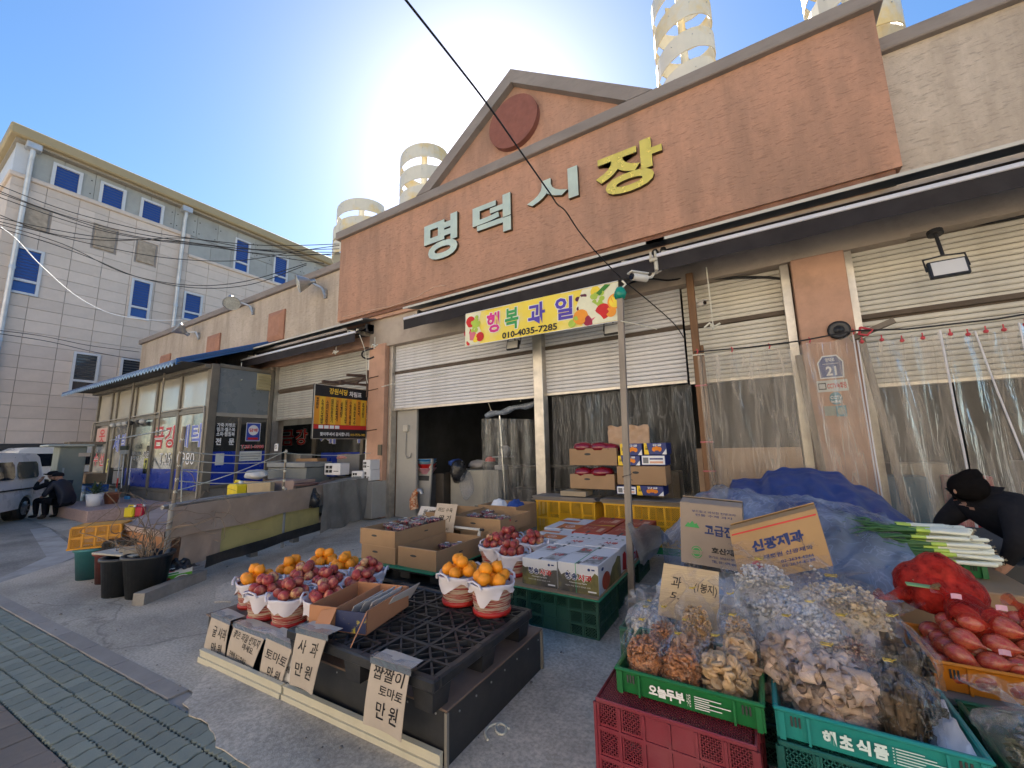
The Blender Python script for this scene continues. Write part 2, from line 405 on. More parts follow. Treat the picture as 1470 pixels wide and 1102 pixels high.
g = MB(); g.add([(-400, -400, -.03), (400, -400, -.03), (400, 400, -.03), (-400, 400, -.03)], [(0, 1, 2, 3)])
solo('ground', g, G_ASP, kind='structure')
# direction of the kerb and the paved strip
BD = Vector((1, .052, 0)).normalized(); BN = Vector((-BD.y, BD.x, 0)); BO = Vector((-6.79, 1.07, 0))
def band(u, v, z=0): return BO + BD*u + BN*v + Vector((0, 0, z))
# concrete apron in front of the market, an uneven edge where the newer slab was poured over the kerb
g = MB()
g.add([(x, y, 0) for x, y in ((-9.15, 2.3), (-8.0, 1.16), (-7.41, 1.145), (-3.22, 1.372), (-3.1, 1.30), (-2.9, 1.285), (-2.62, 1.28), (-2.5, 1.27), (-2.2, 1.27), (-1.9, 1.26), (-1.4, 1.25), (14, 1.25), (14, 12), (-13.2, 12), (-13.2, 4.9), (-24, 4.9), (-24, 3.0), (-13, 2.6))],
      [tuple(range(18))[::-1]])
solo('apron', g, G_CON, kind='structure')
# the raised, rougher pour nearer the stall: irregular sheet with its own thin edge
outl = [(-5.4, 2.42), (-4.9, 2.2), (-4.75, 2.28), (-4.35, 2.02), (-4.05, 1.9), (-3.6, 1.62), (-3.32, 1.44), (-3.14, 1.29), (-2.98, 1.25), (-2.8, 1.27), (-2.55, 1.21), (-2.28, 1.22), (-1.95, 1.19), (-1.4, 1.2), (3, 1.2), (3, 6.4), (-7.2, 6.4), (-7.1, 5.6), (-6.35, 4.2)]
pts = []
for i, (x, y) in enumerate(outl):
    x2, y2 = outl[(i+1) % len(outl)]
    k = max(1, int(math.hypot(x2-x, y2-y)/.06)) if i < 13 else 1
    for j in range(k):
        t = j/k; pts.append((x+(x2-x)*t+.022*nz(x*7+t*9, y*5, j), y+(y2-y)*t+.022*nz(y*9+t*5, x*4, j+7)))
g = MB(); g.prism([(x, y, 0) for x, y in pts], (0, 0, .0015), (0, 0, .008))
solo('apron_slab', g, G_CON2, kind='structure')
# road side: asphalt sheet and the pale concrete gutter line along it
g = MB(); g.add([(x, y, -.01) for x, y in ((-60, -30), (-8.2, -30), (-8.0, 1.1), (-9.3, 2.4), (-12.5, 2.75), (-24.5, 2.9), (-24.5, 5), (-60, 5))], [tuple(range(8))])
solo('road', g, G_ASP, kind='structure')
g = MB(); P0, P1 = Vector((-7.3, .95, -.006)), Vector((-9.25, 2.2, -.006)); q = (P1-P0).normalized(); w = Vector((-q.y, q.x, 0))
g.add([P0, P1, P1+w*-.0+Vector((-4.2, .42, 0)), P1+Vector((-4.2, .16, 0)), P1+w*.26+Vector((-.1, -.1, 0)), P0+w*.26], [(0, 1, 4, 5), (1, 2, 3, 4)])
solo('gutter_line', g, M('gutter_concrete', (.36, .35, .33), .9, .2, 3, .2, 60, dirt=.4), kind='structure')
# kerb stones, each its own
KB = M('kerb_concrete', (.29, .265, .235), .85, .12, 5, .2, 90, rnd=.1, dirt=.4)
kr = MB().box(-.1, 5.5, .0, .14, -.03, -.012); kr.xf(Matrix.Translation(BO+BD*-1.2) @ Matrix.Rotation(math.atan2(BD.y, BD.x), 4, 'Z'))
kroot = solo('kerb', kr, KB, kind='structure')
rzb = math.atan2(BD.y, BD.x)
ks = MB().cb(0, .545, .006, .118, -.025, .002, .004).mesh('kerb_stone', KB)
for i in range(9):
    o = link('kerb_stone', ks, kroot); p = band(-1.2+i*.55, 0); o.location = p; o.rotation_euler = (0, 0, rzb)
    if i == 8: o.scale = (.55, 1, 1)
# paved strip: interlocking green pavers on a dark bed
PV = M('green_paver', (.22, .24, .195), .8, .1, 8, .3, 140, rnd=.13, dirt=.45, dirtc=(.1, .095, .085), ds=3)
BED = M('paving_bed', (.035, .036, .03), .95, .3, 30, .4, 90)
g = MB(); g.add([band(-1.6, -.475, -.014), band(6, -.475, -.014), band(6, -.0, -.014), band(-1.6, -.0, -.014)], [(0, 1, 2, 3)])
proot = solo('pavement', g, BED, kind='structure')
def paver(L, W, half=0):
    # sides along y are S-curved, ends are toothed
    e = .0035; pl = []
    N = 8
    def side(t): return .007*sin(2*pi*t)
    def tooth(t): return .009*(1 if (t*3) % 1 < .5 else -1)*min(1, 4*t*(1-t)+.2)
    for i in range(N): t = i/N; pl.append((e+side(t), e+t*(L-2*e)))
    for i in range(6): t = (i+.5)/6; pl.append((e+t*(W-2*e), L-e+tooth(t)*.8))
    for i in range(N): t = 1-i/N; pl.append((W-e+side(t), e+t*(L-2*e)))
    for i in range(6): t = 1-(i+.5)/6; pl.append((e+t*(W-2*e), e+tooth(t)*.8))
    m = MB(); n = len(pl); cx_ = W/2; cy_ = L/2
    top = [(cx_+(x-cx_)*.93, cy_+(y-cy_)*.955, 0.) for x, y in pl]; mid = [(x, y, -.004) for x, y in pl]; bot = [(x, y, -.014) for x, y in pl]
    m.add(top+mid+bot, [tuple(range(n))]+[(k*n+i, (k+1)*n+i, (k+1)*n+(i+1) % n, k*n+(i+1) % n) for k in (0, 1) for i in range(n)])
    return m.mesh('paver', PV)
PW, PL = .122, .1165
pm = paver(PL, PW)
cnt = 0
for r in range(4):
    for i in range(-10, 52):
        u = i*PW + (r % 2)*PW*.5 + r*.03
        if u > 5.95 or u < -1.3: continue
        o = link('paver', pm, proot); o.location = band(u, -.475+r*.1185, R_.uniform(-.003, .003)); o.rotation_euler = (R_.uniform(-.012, .012), R_.uniform(-.012, .012), rzb+R_.uniform(-.02, .02)); cnt += 1
# brown square slabs nearer the road edge
BS = M('brown_slab', (.2, .165, .135), .85, .12, 6, .25, 120, rnd=.12, dirt=.5, dirtc=(.1, .09, .08), ds=2.5)
g = MB(); g.add([band(-2.4, -2.1, -.016), band(6, -2.1, -.016), band(6, -.48, -.016), band(-2.4, -.48, -.016)], [(0, 1, 2, 3)])
b2 = solo('footpath', g, BED, kind='structure')
sm = MB().cb(.003, .237, -.237, -.003, -.016, 0, .004).mesh('paving_slab', BS)
for r in range(5):
    for i in range(-5, 26):
        o = link('paving_slab', sm, b2); o.location = band(.1+i*.24+r*.0, -.478-r*.24, R_.uniform(-.003, .002)); o.rotation_euler = (0, 0, rzb)

# ================================================================== MARKET BUILDING
ORG = (.48, .265, .175)
S_OR = stucco('orange_stucco', ORG, (.33, .205, .145), .75)
S_GR = stucco('beige_stucco', (.52, .44, .355), (.36, .29, .22), .6)
CAPM = M('coping_concrete', (.25, .215, .19), .9, .15, 3, .4, 50, st=(1, 1, 3), dirt=.5, dirtc=(.1, .08, .07), ds=1.5)
ORP = M('orange_paint', (.48, .28, .19), .8, .1, 3, .15, 40, dirt=.5, dirtc=(.2, .13, .09), ds=1.8)
REDS = M('terracotta_stucco', (.23, .085, .06), .9, .12, 6, .5, 40)
BEAM = M('lintel_plaster', (.42, .35, .28), .85, .12, 2, .2, 40, dirt=.5, dirtc=(.15, .12, .09), ds=1.5)
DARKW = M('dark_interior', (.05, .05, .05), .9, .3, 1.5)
BLD = thing('market_building', 'long single storey market hall with orange stucco fascia, gable and gold Korean letters', 'building', (-4, 6.6, 0))
W = lambda n, mb, m, p=BLD, **k: part(n, mb, m, p, **k)
W('wing_wall', MB().box(-23.3, -8.97, 6.6, 6.9, 4.1, 6.42), S_GR)
W('wing_wall', MB().box(1.84, 16, 6.6, 6.9, 4.45, 6.56), S_GR)
W('wing_wall', MB().box(-23.3, -23.1, 6.9, 16, 0, 6.42), S_GR)
W('coping', MB().cb(-23.42, -8.97, 6.5, 6.98, 6.42, 6.62, .015), CAPM)
W('coping', MB().cb(1.845, 16, 6.5, 6.98, 6.56, 6.76, .015), CAPM)
W('roof', MB().box(-23, 16, 6.9, 22, 6.0, 6.2), DARKW)
W('sign_fascia', MB().box(-8.97, 1.84, 6.3, 6.6, 4.78, 7.03), S_OR)
W('fascia_trim', MB().box(-8.9, 1.78, 6.34, 6.6, 4.70, 4.78), M('trim_brown', (.2, .1, .065), .9, .3, 6, .3, 30, dirt=.7, dirtc=(.2, .06, .03), ds=4))
W('fascia_trim', MB().box(-8.8, 1.7, 6.38, 6.6, 4.62, 4.70), ORP)
W('fascia_return', MB().box(1.6, 1.835, 6.6, 6.98, 4.8, 7.03), S_OR)
W('coping', MB().cb(-9.08, 1.93, 6.2, 6.98, 7.03, 7.24, .015), CAPM)
gl, gr, gp = V(-6.07, 0, 7.24), V(-1.01, 0, 7.24), V(-3.58, 0, 9.14)
g = MB(); g.prism([V(-5.78, 0, 7.2), V(-1.3, 0, 7.2), V(-3.58, 0, 8.95)], (0, 6.34, 0), (0, 6.7, 0)); W('gable', g, S_OR)
def slab(a, b, th, y0, y1):
    d = (b-a).normalized(); n = V(-d.z, 0, d.x); n = n if n.z > 0 else -n
    return [a, b, b-n*th, a-n*th]
g = MB()
kk = .24
g.prism([gl+V(-.1, 0, -.0), gp, gp-V(0, 0, kk*1.28), gl+V(.32, 0, 0)], (0, 6.2, 0), (0, 6.8, 0))
W('gable_coping', g, CAPM)
g = MB(); g.prism([gr+V(.1, 0, -.0), gp+V(.0, 0, -.0), gp-V(0, 0, kk*1.28), gr-V(.32, 0, 0)], (0, 6.203, 0), (0, 6.797, 0)); W('gable_coping', g, CAPM)
g = MB(); g.cyl((-3.58, 6.22, 7.95), .56, .12, 48, axis='y'); W('disc', g, REDS)
PALE = M('pale_filler', (.52, .36, .27), .9, .2, 12)
for px in ([(492, 455), (520, 447), (560, 440), (600, 425), (622, 412), (645, 408)],):
    q_ = [PY(x, y, 6.298) for x, y in px]; W('patched_crack', MB().tube([a.lerp(b, j/4)+V(.02*nz(a.x*9+j, 3), 0, .02*nz(j*3.1, a.x*5)) for a, b in zip(q_, q_[1:]) for j in range(4)], [.009+.006*nz(k*.9) for k in range(len(q_)*4-4)], 6), PALE)
# lettering, each syllable its own
GOLD = M('brass_sheet', (.62, .56, .28), .22, .12, 3, .06, 12, metal=1., dirt=.15, dirtc=(.4, .45, .38), ds=2, c2=(.55, .66, .52), c2s=.8, c2t=.6)
BRZ = M('brass_edge', (.10, .075, .04), .5, .1, metal=.6)
def letter(s, px0, px1, metal=GOLD):
    a = PY(*px0, 6.24); b = PY(*px1, 6.24)
    g = MB(); text(g, s, V(a.x, 6.3, a.z-.12), V(b.x, 6.3, a.z-.12), V(a.x, 6.3, b.z+.08), lift=.002, bold=.034, thick=.07, res=4)
    o = W('letter', g, [metal, BRZ]); o['label'] = 'raised metal syllable ' + s; return o
GOLD2 = M('brass_sheet_sunlit_tint', (1, .74, .14), .24, .1, 3, .06, 10, metal=.45, dirt=.1, dirtc=(.5, .5, .35), ds=2)  # yellow reflection of the sunlit wall opposite put into the brass colour
MINT = M('brass_sheet_sky_tint', (.74, .76, .54), .34, .1, 3, .05, 12, metal=.5, dirt=.15, dirtc=(.4, .45, .38), ds=2)  # same brass; greenish sky reflection put into its colour
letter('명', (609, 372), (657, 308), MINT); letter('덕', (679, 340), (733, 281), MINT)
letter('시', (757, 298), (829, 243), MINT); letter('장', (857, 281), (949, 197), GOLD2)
# square plaques on the wing wall
PLQ = M('plaque_stone', (.36, .18, .115), .85, .14, 5, .2, 40)
for (x0, x1, z0, z1) in ((-20.9, -20.0, 4.5, 5.55), (-16.83, -15.9, 4.6, 5.72), (-12.78, -11.9, 4.86, 5.8)):
    g = MB(); c = .14; y = 6.6
    g.add([(x0, y, z0), (x1, y, z0), (x1, y, z1), (x0, y, z1), (x0, y-.05, z0), (x1, y-.05, z0), (x1, y-.05, z1), (x0, y-.05, z1),
           (x0+c, y-.11, z0+c), (x1-c, y-.11, z0+c), (x1-c, y-.11, z1-c), (x0+c, y-.11, z1-c)],
          [(8, 9, 10, 11)]+[(a, (a+1) % 4, (a+1) % 4+4, a+4) for a in range(4)]+[(4+a, 4+(a+1) % 4, 8+(a+1) % 4, 8+a) for a in range(4)])
    W('plaque', g, PLQ)
# lintel beams, piers, posts
W('lintel', MB().box(-13.5, -7.9, 6.5, 6.9, 4.02, 4.3), ORP)
W('lintel', MB().box(-13.5, -8.9, 6.56, 6.9, 4.3, 4.55), BEAM)
W('lintel', MB().box(-7.9, 1.84, 6.46, 6.9, 3.93, 4.62), BEAM)
W('lintel', MB().box(1.84, 16, 6.46, 6.9, 3.96, 4.62), BEAM)
W('pier', MB().cb(-7.85, -7.3, 6.42, 6.95, 0, 4.0, .01), ORP)
W('pier', MB().cb(.62, 1.19, 6.42, 6.95, 0, 3.93, .01), ORP)
W('pier', MB().cb(-12.75, -12.25, 6.45, 6.95, 0, 4.02, .01), BEAM)
W('pier', MB().cb(5.2, 5.8, 6.42, 6.95, 0, 3.96, .01), ORP)
W('post', MB().cb(-3.42, -3.23, 6.48, 6.68, .15, 3.93, .006), ALU)
W('guide_rail', MB().box(-7.28, -7.18, 6.54, 6.7, 0, 3.93), ALU)
W('guide_rail', MB().box(.50, .60, 6.54, 6.7, 0, 3.93), ALU)
W('guide_rail', MB().box(1.2, 1.28, 6.52, 6.7, 0, 3.93), ALU)
W('guide_rail', MB().box(-12.22, -12.1, 6.52, 6.7, 0, 4.02), ALU)
W('guide_rail', MB().box(-8.0, -7.88, 6.52, 6.7, 0, 4.02), ALU)
# roller shutters: slat by slat
SL_W = M('shutter_enamel', (.64, .635, .64), .42, .06, 2, .04, 60, spec=.5, dirt=.3, dirtc=(.3, .27, .22), ds=1.2, rnd=.03)
SL_C = M('shutter_cream', (.60, .57, .49), .5, .08, 2, .04, 60, dirt=.4, dirtc=(.28, .23, .16), ds=1.2, rnd=.03)
SL_G = M('shutter_grey', (.42, .415, .38), .5, .08, 2, .04, 60, dirt=.4, dirtc=(.2, .18, .15), ds=1.2, rnd=.03)
SEAM = M('shutter_seam', (.09, .065, .045), .7, .2, 4)
def shutter(x0, x1, zt, zb, zs, m, y=6.64, dz=0.):
    root = part('roller_shutter', MB().box(x0, x1, y+.03, y+.05, zb+.02, zt-.005), SEAM, BLD)
    P = .068
    pr = [(.0, 0), (-.012, .004), (-.02, .018), (-.02, .046), (-.012, .06), (0, .064)]
    g = MB(); W_ = x1-x0
    g.grid(lambda u, v: (u*W_, pr[min(5, int(round(v*5)))][0], pr[min(5, int(round(v*5)))][1]), 1, 5, smooth=False)
    me = g.mesh('slat', m); z = zb
    while z < zt-.03:
        if not (zs-.055 < z+.03 < zs+.04):
            o = link('slat', me, root); o.location = Vector((x0, y+.02, z))-BLD.location-root.location; o.rotation_euler = (0, R_.uniform(-.0008, .0008), 0)
        z += P
    part('seam_bar', MB().cb(x0, x1, y-.012, y+.02, zs-.03, zs+.035, .006), SEAM, root)
    part('bottom_bar', MB().cb(x0, x1, y-.02, y+.02, zb-.05, zb, .006), ALU, root)
    return root
shutter(-12.1, -8.0, 4.02, 2.46, 3.28, SL_G)
shutter(-7.18, -3.43, 3.93, 2.44, 3.28, SL_W)
shutter(-3.23, -.83, 3.93, 2.46, 3.3, SL_W)
shutter(-.80, .50, 3.93, 2.43, 3.28, SL_C)
shutter(1.28, 5.2, 3.96, 2.18, 3.05, SL_C)
shutter(5.8, 9.5, 3.96, .05, 3.05, SL_C)
# room behind the shutters
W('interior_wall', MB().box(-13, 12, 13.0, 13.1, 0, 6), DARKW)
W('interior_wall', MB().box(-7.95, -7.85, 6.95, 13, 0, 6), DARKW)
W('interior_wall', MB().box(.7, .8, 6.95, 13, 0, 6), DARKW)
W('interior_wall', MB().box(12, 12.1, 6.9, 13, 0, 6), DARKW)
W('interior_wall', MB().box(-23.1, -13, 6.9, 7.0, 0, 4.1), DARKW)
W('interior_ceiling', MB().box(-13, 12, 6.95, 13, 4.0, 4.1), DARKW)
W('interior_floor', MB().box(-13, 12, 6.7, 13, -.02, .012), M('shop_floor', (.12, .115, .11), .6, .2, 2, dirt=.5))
# grey wall panel and door leaf just inside the fruit shop opening
PANEL = M('painted_panel', (.36, .345, .31), .6, .06, 2, dirt=.35, dirtc=(.2, .17, .13), ds=2)
W('wall_panel', MB().cb(-7.17, -6.55, 6.72, 6.78, 0, 2.5, .004), PANEL)
# fluorescent tubes inside (lit)
TUBE = M('lit_tube', (1, 1, 1), .5, 0, emis=5.)
TUBE.node_tree.nodes['Principled BSDF'].inputs['Emission Color'].default_value = (1, 1, 1, 1)
for (x, y, z, L) in ((-5.3, 8.2, 2.95, .9), (-4.1, 7.9, 2.93, .9), (-2.9, 8.4, 2.85, .9), (2.2, 8.6, 2.75, .9), (-10.2, 8.8, 2.75, .9)):
    t = thing('ceiling_lamp', 'x', 'lamp', (x, y, z), .35, 'lit tube lamps hanging inside the shops')
    a = MB(); a.cyl((-L/2, 0, -.03), .016, L, 10, axis='x'); part('tube', a, TUBE, t, world=False)
    part('housing', MB().cb(-L/2-.03, L/2+.03, -.05, .05, -.005, .04, .006), PANEL, t, world=False)
    part('chain', MB().tube([(-.3, 0, .04), (-.3, 0, 1.05)], .004, 5).tube([(.3, 0, .04), (.3, 0, 1.05)], .004, 5), GALV, t, world=False)
    t['label'] = {-5.3: 'lit tube lamp left inside the open fruit shop', -4.1: 'lit tube lamp nearest the aluminium post inside the fruit shop', -2.9: 'lit tube lamp behind the plastic curtain right of the aluminium post',
                  2.2: 'lit tube lamp behind the curtain at far right', -10.2: 'lit tube lamp inside the restaurant entrance beside the menu board'}[x]

# ================================================================== ROOFTOP SPIRALS
CREAM = M('cream_ribbon', (.62, .58, .48), .5, .06, 2, spec=.4, c2=(.66, .5, .22), c2s=.9, c2t=.55)
def spiral(pxl, pxr, pyt, pyb, Yd, label, turns, a0=0., topcap=False):
    a = PY(pxl, (pyt+pyb)/2, Yd); b = PY(pxr, (pyt+pyb)/2, Yd); r = (b.x-a.x)/2*.93; cx_ = (a.x+b.x)/2
    zt = PY((pxl+pxr)/2, pyt, Yd).z-.2; zb = max(6.3, PY((pxl+pxr)/2, pyb, Yd).z-.9)
    t = thing('spiral_ventilator', label, 'rooftop duct', (cx_, Yd, zb), 0, 'cream spiral ribbons standing on the market roof')
    H = zt-zb; pitch = .88; turns = H/pitch; N = int(26*turns); hw = .23
    vs = []; fs = []
    for i in range(N+1):
        q = i/N; an = a0+q*turns*2*pi; z = q*(H-hw*2)+hw
        w = hw*(1.25 if q < .25 else 1)
        for rr, zz in ((r, z-w), (r, z+w), (r-.02, z+w), (r-.02, z-w)): vs.append((rr*cos(an), rr*sin(an), zz))
    for i in range(N):
        for k in range(4): fs.append((i*4+k, i*4+(k+1) % 4, i*4+4+(k+1) % 4, i*4+4+k))
    g = MB(); g.add(vs, fs, 0, False); part('ribbon', g, CREAM, t, world=False)
    g = MB(); g.tube([(0, 0, 0), (0, 0, H*.97)], r*.13, 12); part('core_pipe', g, CREAM, t, world=False)
    g = MB()
    for i in range(int(turns*1)):
        an = a0+i*2*pi+.8; z = (i/turns)*(H-hw*2)+hw
        g.bar((0, 0, z), ((r-.02)*cos(an), (r-.02)*sin(an), z), .03)
    part('bracket', g, GALV, t, world=False, kind='stuff')
    g = MB()
    for i in range(int(turns*9)):
        q = i/(turns*9); an = a0+q*turns*2*pi; z = q*(H-hw*2)+hw
        p = V((r+.004)*cos(an), (r+.004)*sin(an), z+hw*.3); g.ball(p, .012, 1)
    part('rivet', g, GALV, t, world=False, kind='stuff')
    return t
spiral(497, 543, 284, 330, 9.2, 'narrow cream spiral duct standing left of the orange fascia', 3.4, .5)
spiral(485, 507, 322, 345, 8.4, 'smallest low cream spiral duct at the left end of the fascia', 2.2, 2.0)
spiral(583, 637, 208, 290, 8.8, 'cream spiral duct standing left of the gable slope', 3.6, 1.2)
spiral(934, 1028, -45, 135, 8.6, 'tall cream spiral duct standing right of the gable', 5.0, .2)
spiral(1137, 1283, -160, 45, 8.4, 'widest cream spiral duct behind the right end of the fascia', 5.0, 2.6)

# ================================================================== LEFT BUILDING
XB = -25.
TILE = M('granite_tile', (.60, .505, .43), .75, .05, 3, .05, 120, rnd=.075, spec=.3)
PANG = M('concrete_panel', (.34, .345, .325), .8, .08, 1.5, .1, 60, rnd=.05, dirt=.25, dirtc=(.15, .15, .14))
JNT = M('joint_grey', (.38, .335, .30), .9, .1)
GOLDB = M('ochre_fascia', (.36, .285, .16), .6, .05, 1, spec=.4)
WFR = M('white_window_frame', (.55, .56, .58), .5, .04)
BGL = M('blue_glass', (.012, .05, .24), .12, .12, .7, spec=.8, st=(1, 1, 12))
DGL = M('dark_glass', (.02, .03, .045), .08, .2, .7, spec=.9)
LB = thing('office_building', 'tall pale granite clad building with blue windows and ochre roof edge behind the market', 'building', (XB, 10, 0))
L_ = lambda n, mb, m, p=LB, **k: part(n, mb, m, p, **k)
Y0b, Y1b, ZT = 2.4, 40., 15.2
cz = [PX(6.7, 241.7, XB), PX(268, 340, XB), PX(273, 368, XB), PX(395, 407, XB)]
ystep = cz[2].y-.1; zc1 = (cz[0].z+cz[1].z)/2; zc2 = (cz[2].z+cz[3].z)/2
L_('core_wall', MB().box(XB-14, XB-.06, Y0b+.06, Y1b, 2.05, 14.38), JNT)
L_('roof_edge', MB().cb(XB-14.5, XB+.55, 2.1, Y1b, 14.48, 14.95, .05), GOLDB)
L_('roof_soffit', MB().box(XB-14.4, XB+.3, 2.3, Y1b, 14.38, 14.48), M('soffit_grey', (.3, .27, .22), .8, .05))
L_('cornice', MB().cb(XB-14, XB+.1, Y0b-.1, ystep, zc1-.1, zc1+.1, .03), TILE)
L_('cornice', MB().cb(XB-.1, XB+.1, ystep, Y1b, zc2-.08, zc2+.08, .03), TILE)
L_('corner_panel', MB().box(XB-.05, XB+.03, Y0b-.03, Y0b+.35, zc1+.1, 14.38), WFR)
L_('side_wall', MB().box(XB-14, XB-.05, Y0b-.0, Y0b+.06, zc1+.1, 14.38), WFR)
L_('side_wall', MB().box(XB-14, XB-.05, Y0b-.0, Y0b+.06, 2.05, zc1-.1), TILE)
wins = []
for (cx_, cy_, x0, x1, y0, y1, kind) in ((95, 259, 78, 113, 243, 275, 's'), (161, 284, 146, 176, 269, 299, 's'), (218, 306, 204, 231, 292, 320, 's'),
        (347, 367, 338, 356, 346, 389, 't'), (402, 388, 394, 411, 370, 407, 't'), (36, 390, 17, 55, 358, 420, 't'), (201, 430, 189, 213, 404, 456, 't'),
        (276, 440, 265, 287, 423, 459, 't'), (121, 534, 106, 137, 509, 561, 'd'), (186, 540, 174, 199, 517, 575, 'd'), (322, 560, 312, 332, 540, 590, 'd')):
    ya, yb = PX(x0, cy_, XB).y, PX(x1, cy_, XB).y; zt, zb = PX(cx_, y0, XB).z, PX(cx_, y1, XB).z
    wins.append((ya, yb, zb, zt))
    fr = MB(); f = .09 if kind != 's' else .11
    for b in ((ya-f, ya, zb-f, zt+f), (yb, yb+f, zb-f, zt+f), (ya, yb, zt, zt+f), (ya, yb, zb-f, zb)): fr.box(XB-.08, XB+.06, *b)
    zm = zb+(zt-zb)*.27
    if kind != 's': fr.box(XB-.06, XB+.045, ya, yb, zm-.05, zm+.05)
    fo = L_('window', fr, WFR)
    part('pane', MB().box(XB-.05, XB-.03, ya, yb, zb, zt), BGL if kind != 'd' else DGL, fo)
    bl = MB(); z = zm+.1 if kind != 's' else zb+.1
    BLI = M('blue_blind', (.012, .045, .2), .4, .1, 2) if kind != 'd' else M('grey_blind', (.06, .07, .08), .5, .2, 2)
    while z < zt-.05: bl.obox((XB-.028, ya+.02, z), (0, (yb-ya)-.04, 0), (.012, 0, .05), (.004, 0, .0), 0); z += .13
    part('blind', bl, BLI, fo)
for (cx_, cy_, x0, x1, y0, y1) in ((51, 313, 32, 70, 298, 328), (151, 343, 135, 166, 327, 359), (210, 363, 197, 223, 349, 378)):
    ya, yb = PX(x0, cy_, XB).y, PX(x1, cy_, XB).y; zt, zb = PX(cx_, y0, XB).z, PX(cx_, y1, XB).z
    wins.append((ya, yb, zb, zt))
    L_('carved_plaque', MB().cb(XB-.06, XB+.02, ya, yb, zb, zt, .02), M('carved_stone', (.36, .29, .22), .9, .25, 6, .8, 10))
def minus(rects, w):
    out = []
    for (a, b, c, d) in rects:
        A, B, C_, D = w
        if B <= a or A >= b or D <= c or C_ >= d: out.append((a, b, c, d)); continue
        if A > a: out.append((a, A, c, d))
        if B < b: out.append((B, b, c, d))
        if C_ > c: out.append((max(a, A), min(b, B), c, C_))
        if D < d: out.append((max(a, A), min(b, B), D, d))
    return [r for r in out if r[1]-r[0] > .02 and r[3]-r[2] > .02]
def clad(name, m, y0, y1, z0, z1, ty, tz, lim, far, far_name='far_tile'):
    n = 0; y = y0; e = .007; ntile = 0; yy = []
    cache = {}
    while y < y1: yy.append(y); y += ty
    for y in yy:
        z = z0
        while z < z1-.02:
            r = [(y+e, min(y+ty, y1)-e, z+e, min(z+tz, z1)-e)]
            for w in wins: r = minus(r, (w[0]-.09, w[1]+.09, w[2]-.09, w[3]+.09))
            full = len(r) == 1 and r[0][1]-r[0][0] > ty-2.2*e and r[0][3]-r[0][2] > tz-2.2*e
            if r:
                if y > lim:
                    for q in r: far.box(XB-.06, XB+R_.uniform(-.004, .004), *q)
                elif full:
                    if (ty, tz) not in cache: cache[ty, tz] = MB().box(-.06, 0, 0, ty-2*e, 0, tz-2*e).mesh(name, m)
                    o = link(name, cache[ty, tz], LB); o.location = Vector((XB+R_.uniform(-.005, .005), r[0][0], r[0][2]))-LB.location; ntile += 1
                else:
                    for q in r: part(name, MB().box(XB-.06, XB, *q), m, LB); ntile += 1
            z += tz
    return ntile
far = MB()
n1 = clad('granite_tile', TILE, Y0b, ystep, 2.05, zc1-.1, .98, .5, 13.2, far)
clad('granite_tile', TILE, ystep, Y1b, 2.05, zc2-.08, .98, .5, ystep-1, far)
L_('far_granite_tile', far, TILE, kind='stuff')
far = MB()
n2 = clad('concrete_panel', PANG, Y0b+.35, 24, zc1+.1, 14.38, 1.0, 1.45, 18, far)
clad('concrete_panel', PANG, ystep, 24, zc2+.08, zc1+.1-.02, 1.0, 1.45, 18, far)
L_('far_concrete_panel', far, PANG, kind='stuff')
dots = MB(); y = Y0b+.35
while y < 22:
    for z in (zc1+.35, zc1+1.3, zc1+1.85, 14.0):
        for dy in (.12, .88):
            if z < 14.1 and not any(w[0]-.2 < y+dy < w[1]+.2 and w[2]-.2 < z < w[3]+.2 for w in wins): dots.cyl((XB, y+dy, z), .03, .012, 6, axis='x')
    y += 1.0
L_('form_tie_plug', dots, DARKW, kind='stuff')
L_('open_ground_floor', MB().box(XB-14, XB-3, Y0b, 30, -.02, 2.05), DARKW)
L_('floor_edge', MB().cb(XB-14, XB+.05, Y0b-.1, Y1b, 1.78, 2.05, .02), DARKW)
for y in (2.4, 8.5, 14.5): L_('column', MB().box(XB-.7, XB-.1, y, y+.6, -.02, 1.9), M('column_grey', (.2, .2, .2), .8))
# downpipes with hopper heads
PIPE = M('downpipe_steel', (.5, .52, .55), .45, .12, 3, metal=.5)
for (x0, y0, x1, y1) in ((48, 212, 4, 425), (267, 302, 250, 470)):
    a, b = PX(x0, y0, XB+.15), PX(x1, y1, XB+.15)
    t = thing('downpipe', 'silver drainpipe with hopper head %s' % ('near the left corner of the granite building' if x0 < 100 else 'on the granite building where its cornice steps down'), 'drainpipe', (XB+.15, a.y, 0), 0, 'drainpipes on the granite building')
    part('pipe', MB().tube([(XB+.15, a.y, .1), (XB+.15, a.y, a.z-.5), (XB+.24, a.y, a.z-.35), (XB+.24, a.y, a.z-.1)], .085, 10), PIPE, t)
    part('hopper_head', MB().cb(XB+.06, XB+.42, a.y-.22, a.y+.22, a.z-.15, a.z+.15, .02), PIPE, t)
    for z in (3, 6, 9): part('collar', MB().cyl((XB+.15, a.y, z), .1, .12, 10), PIPE, t)

# ================================================================== OPPOSITE SIDE OF THE STREET (seen mirrored in the shop glass)
OPW = stucco('opposite_wall', (.62, .53, .41), (.5, .42, .32), .3)
OB = thing('opposite_building', 'cream building across the street, behind the viewer', 'building', (-4, -14, 0))
part('wall', MB().box(-34, 24, -20, -14, 0, 10), OPW, OB)
for i in range(9):
    x = -32+i*6
    w = part('window', MB().box(x, x+2.6, -14.02, -13.94, 4.6, 6.6), WFR, OB); part('pane', MB().box(x+.1, x+2.5, -13.94, -13.92, 4.7, 6.5), DGL, w)
part('coping', MB().box(-34.2, 24.2, -20.2, -13.8, 10, 10.3), CAPM, OB)

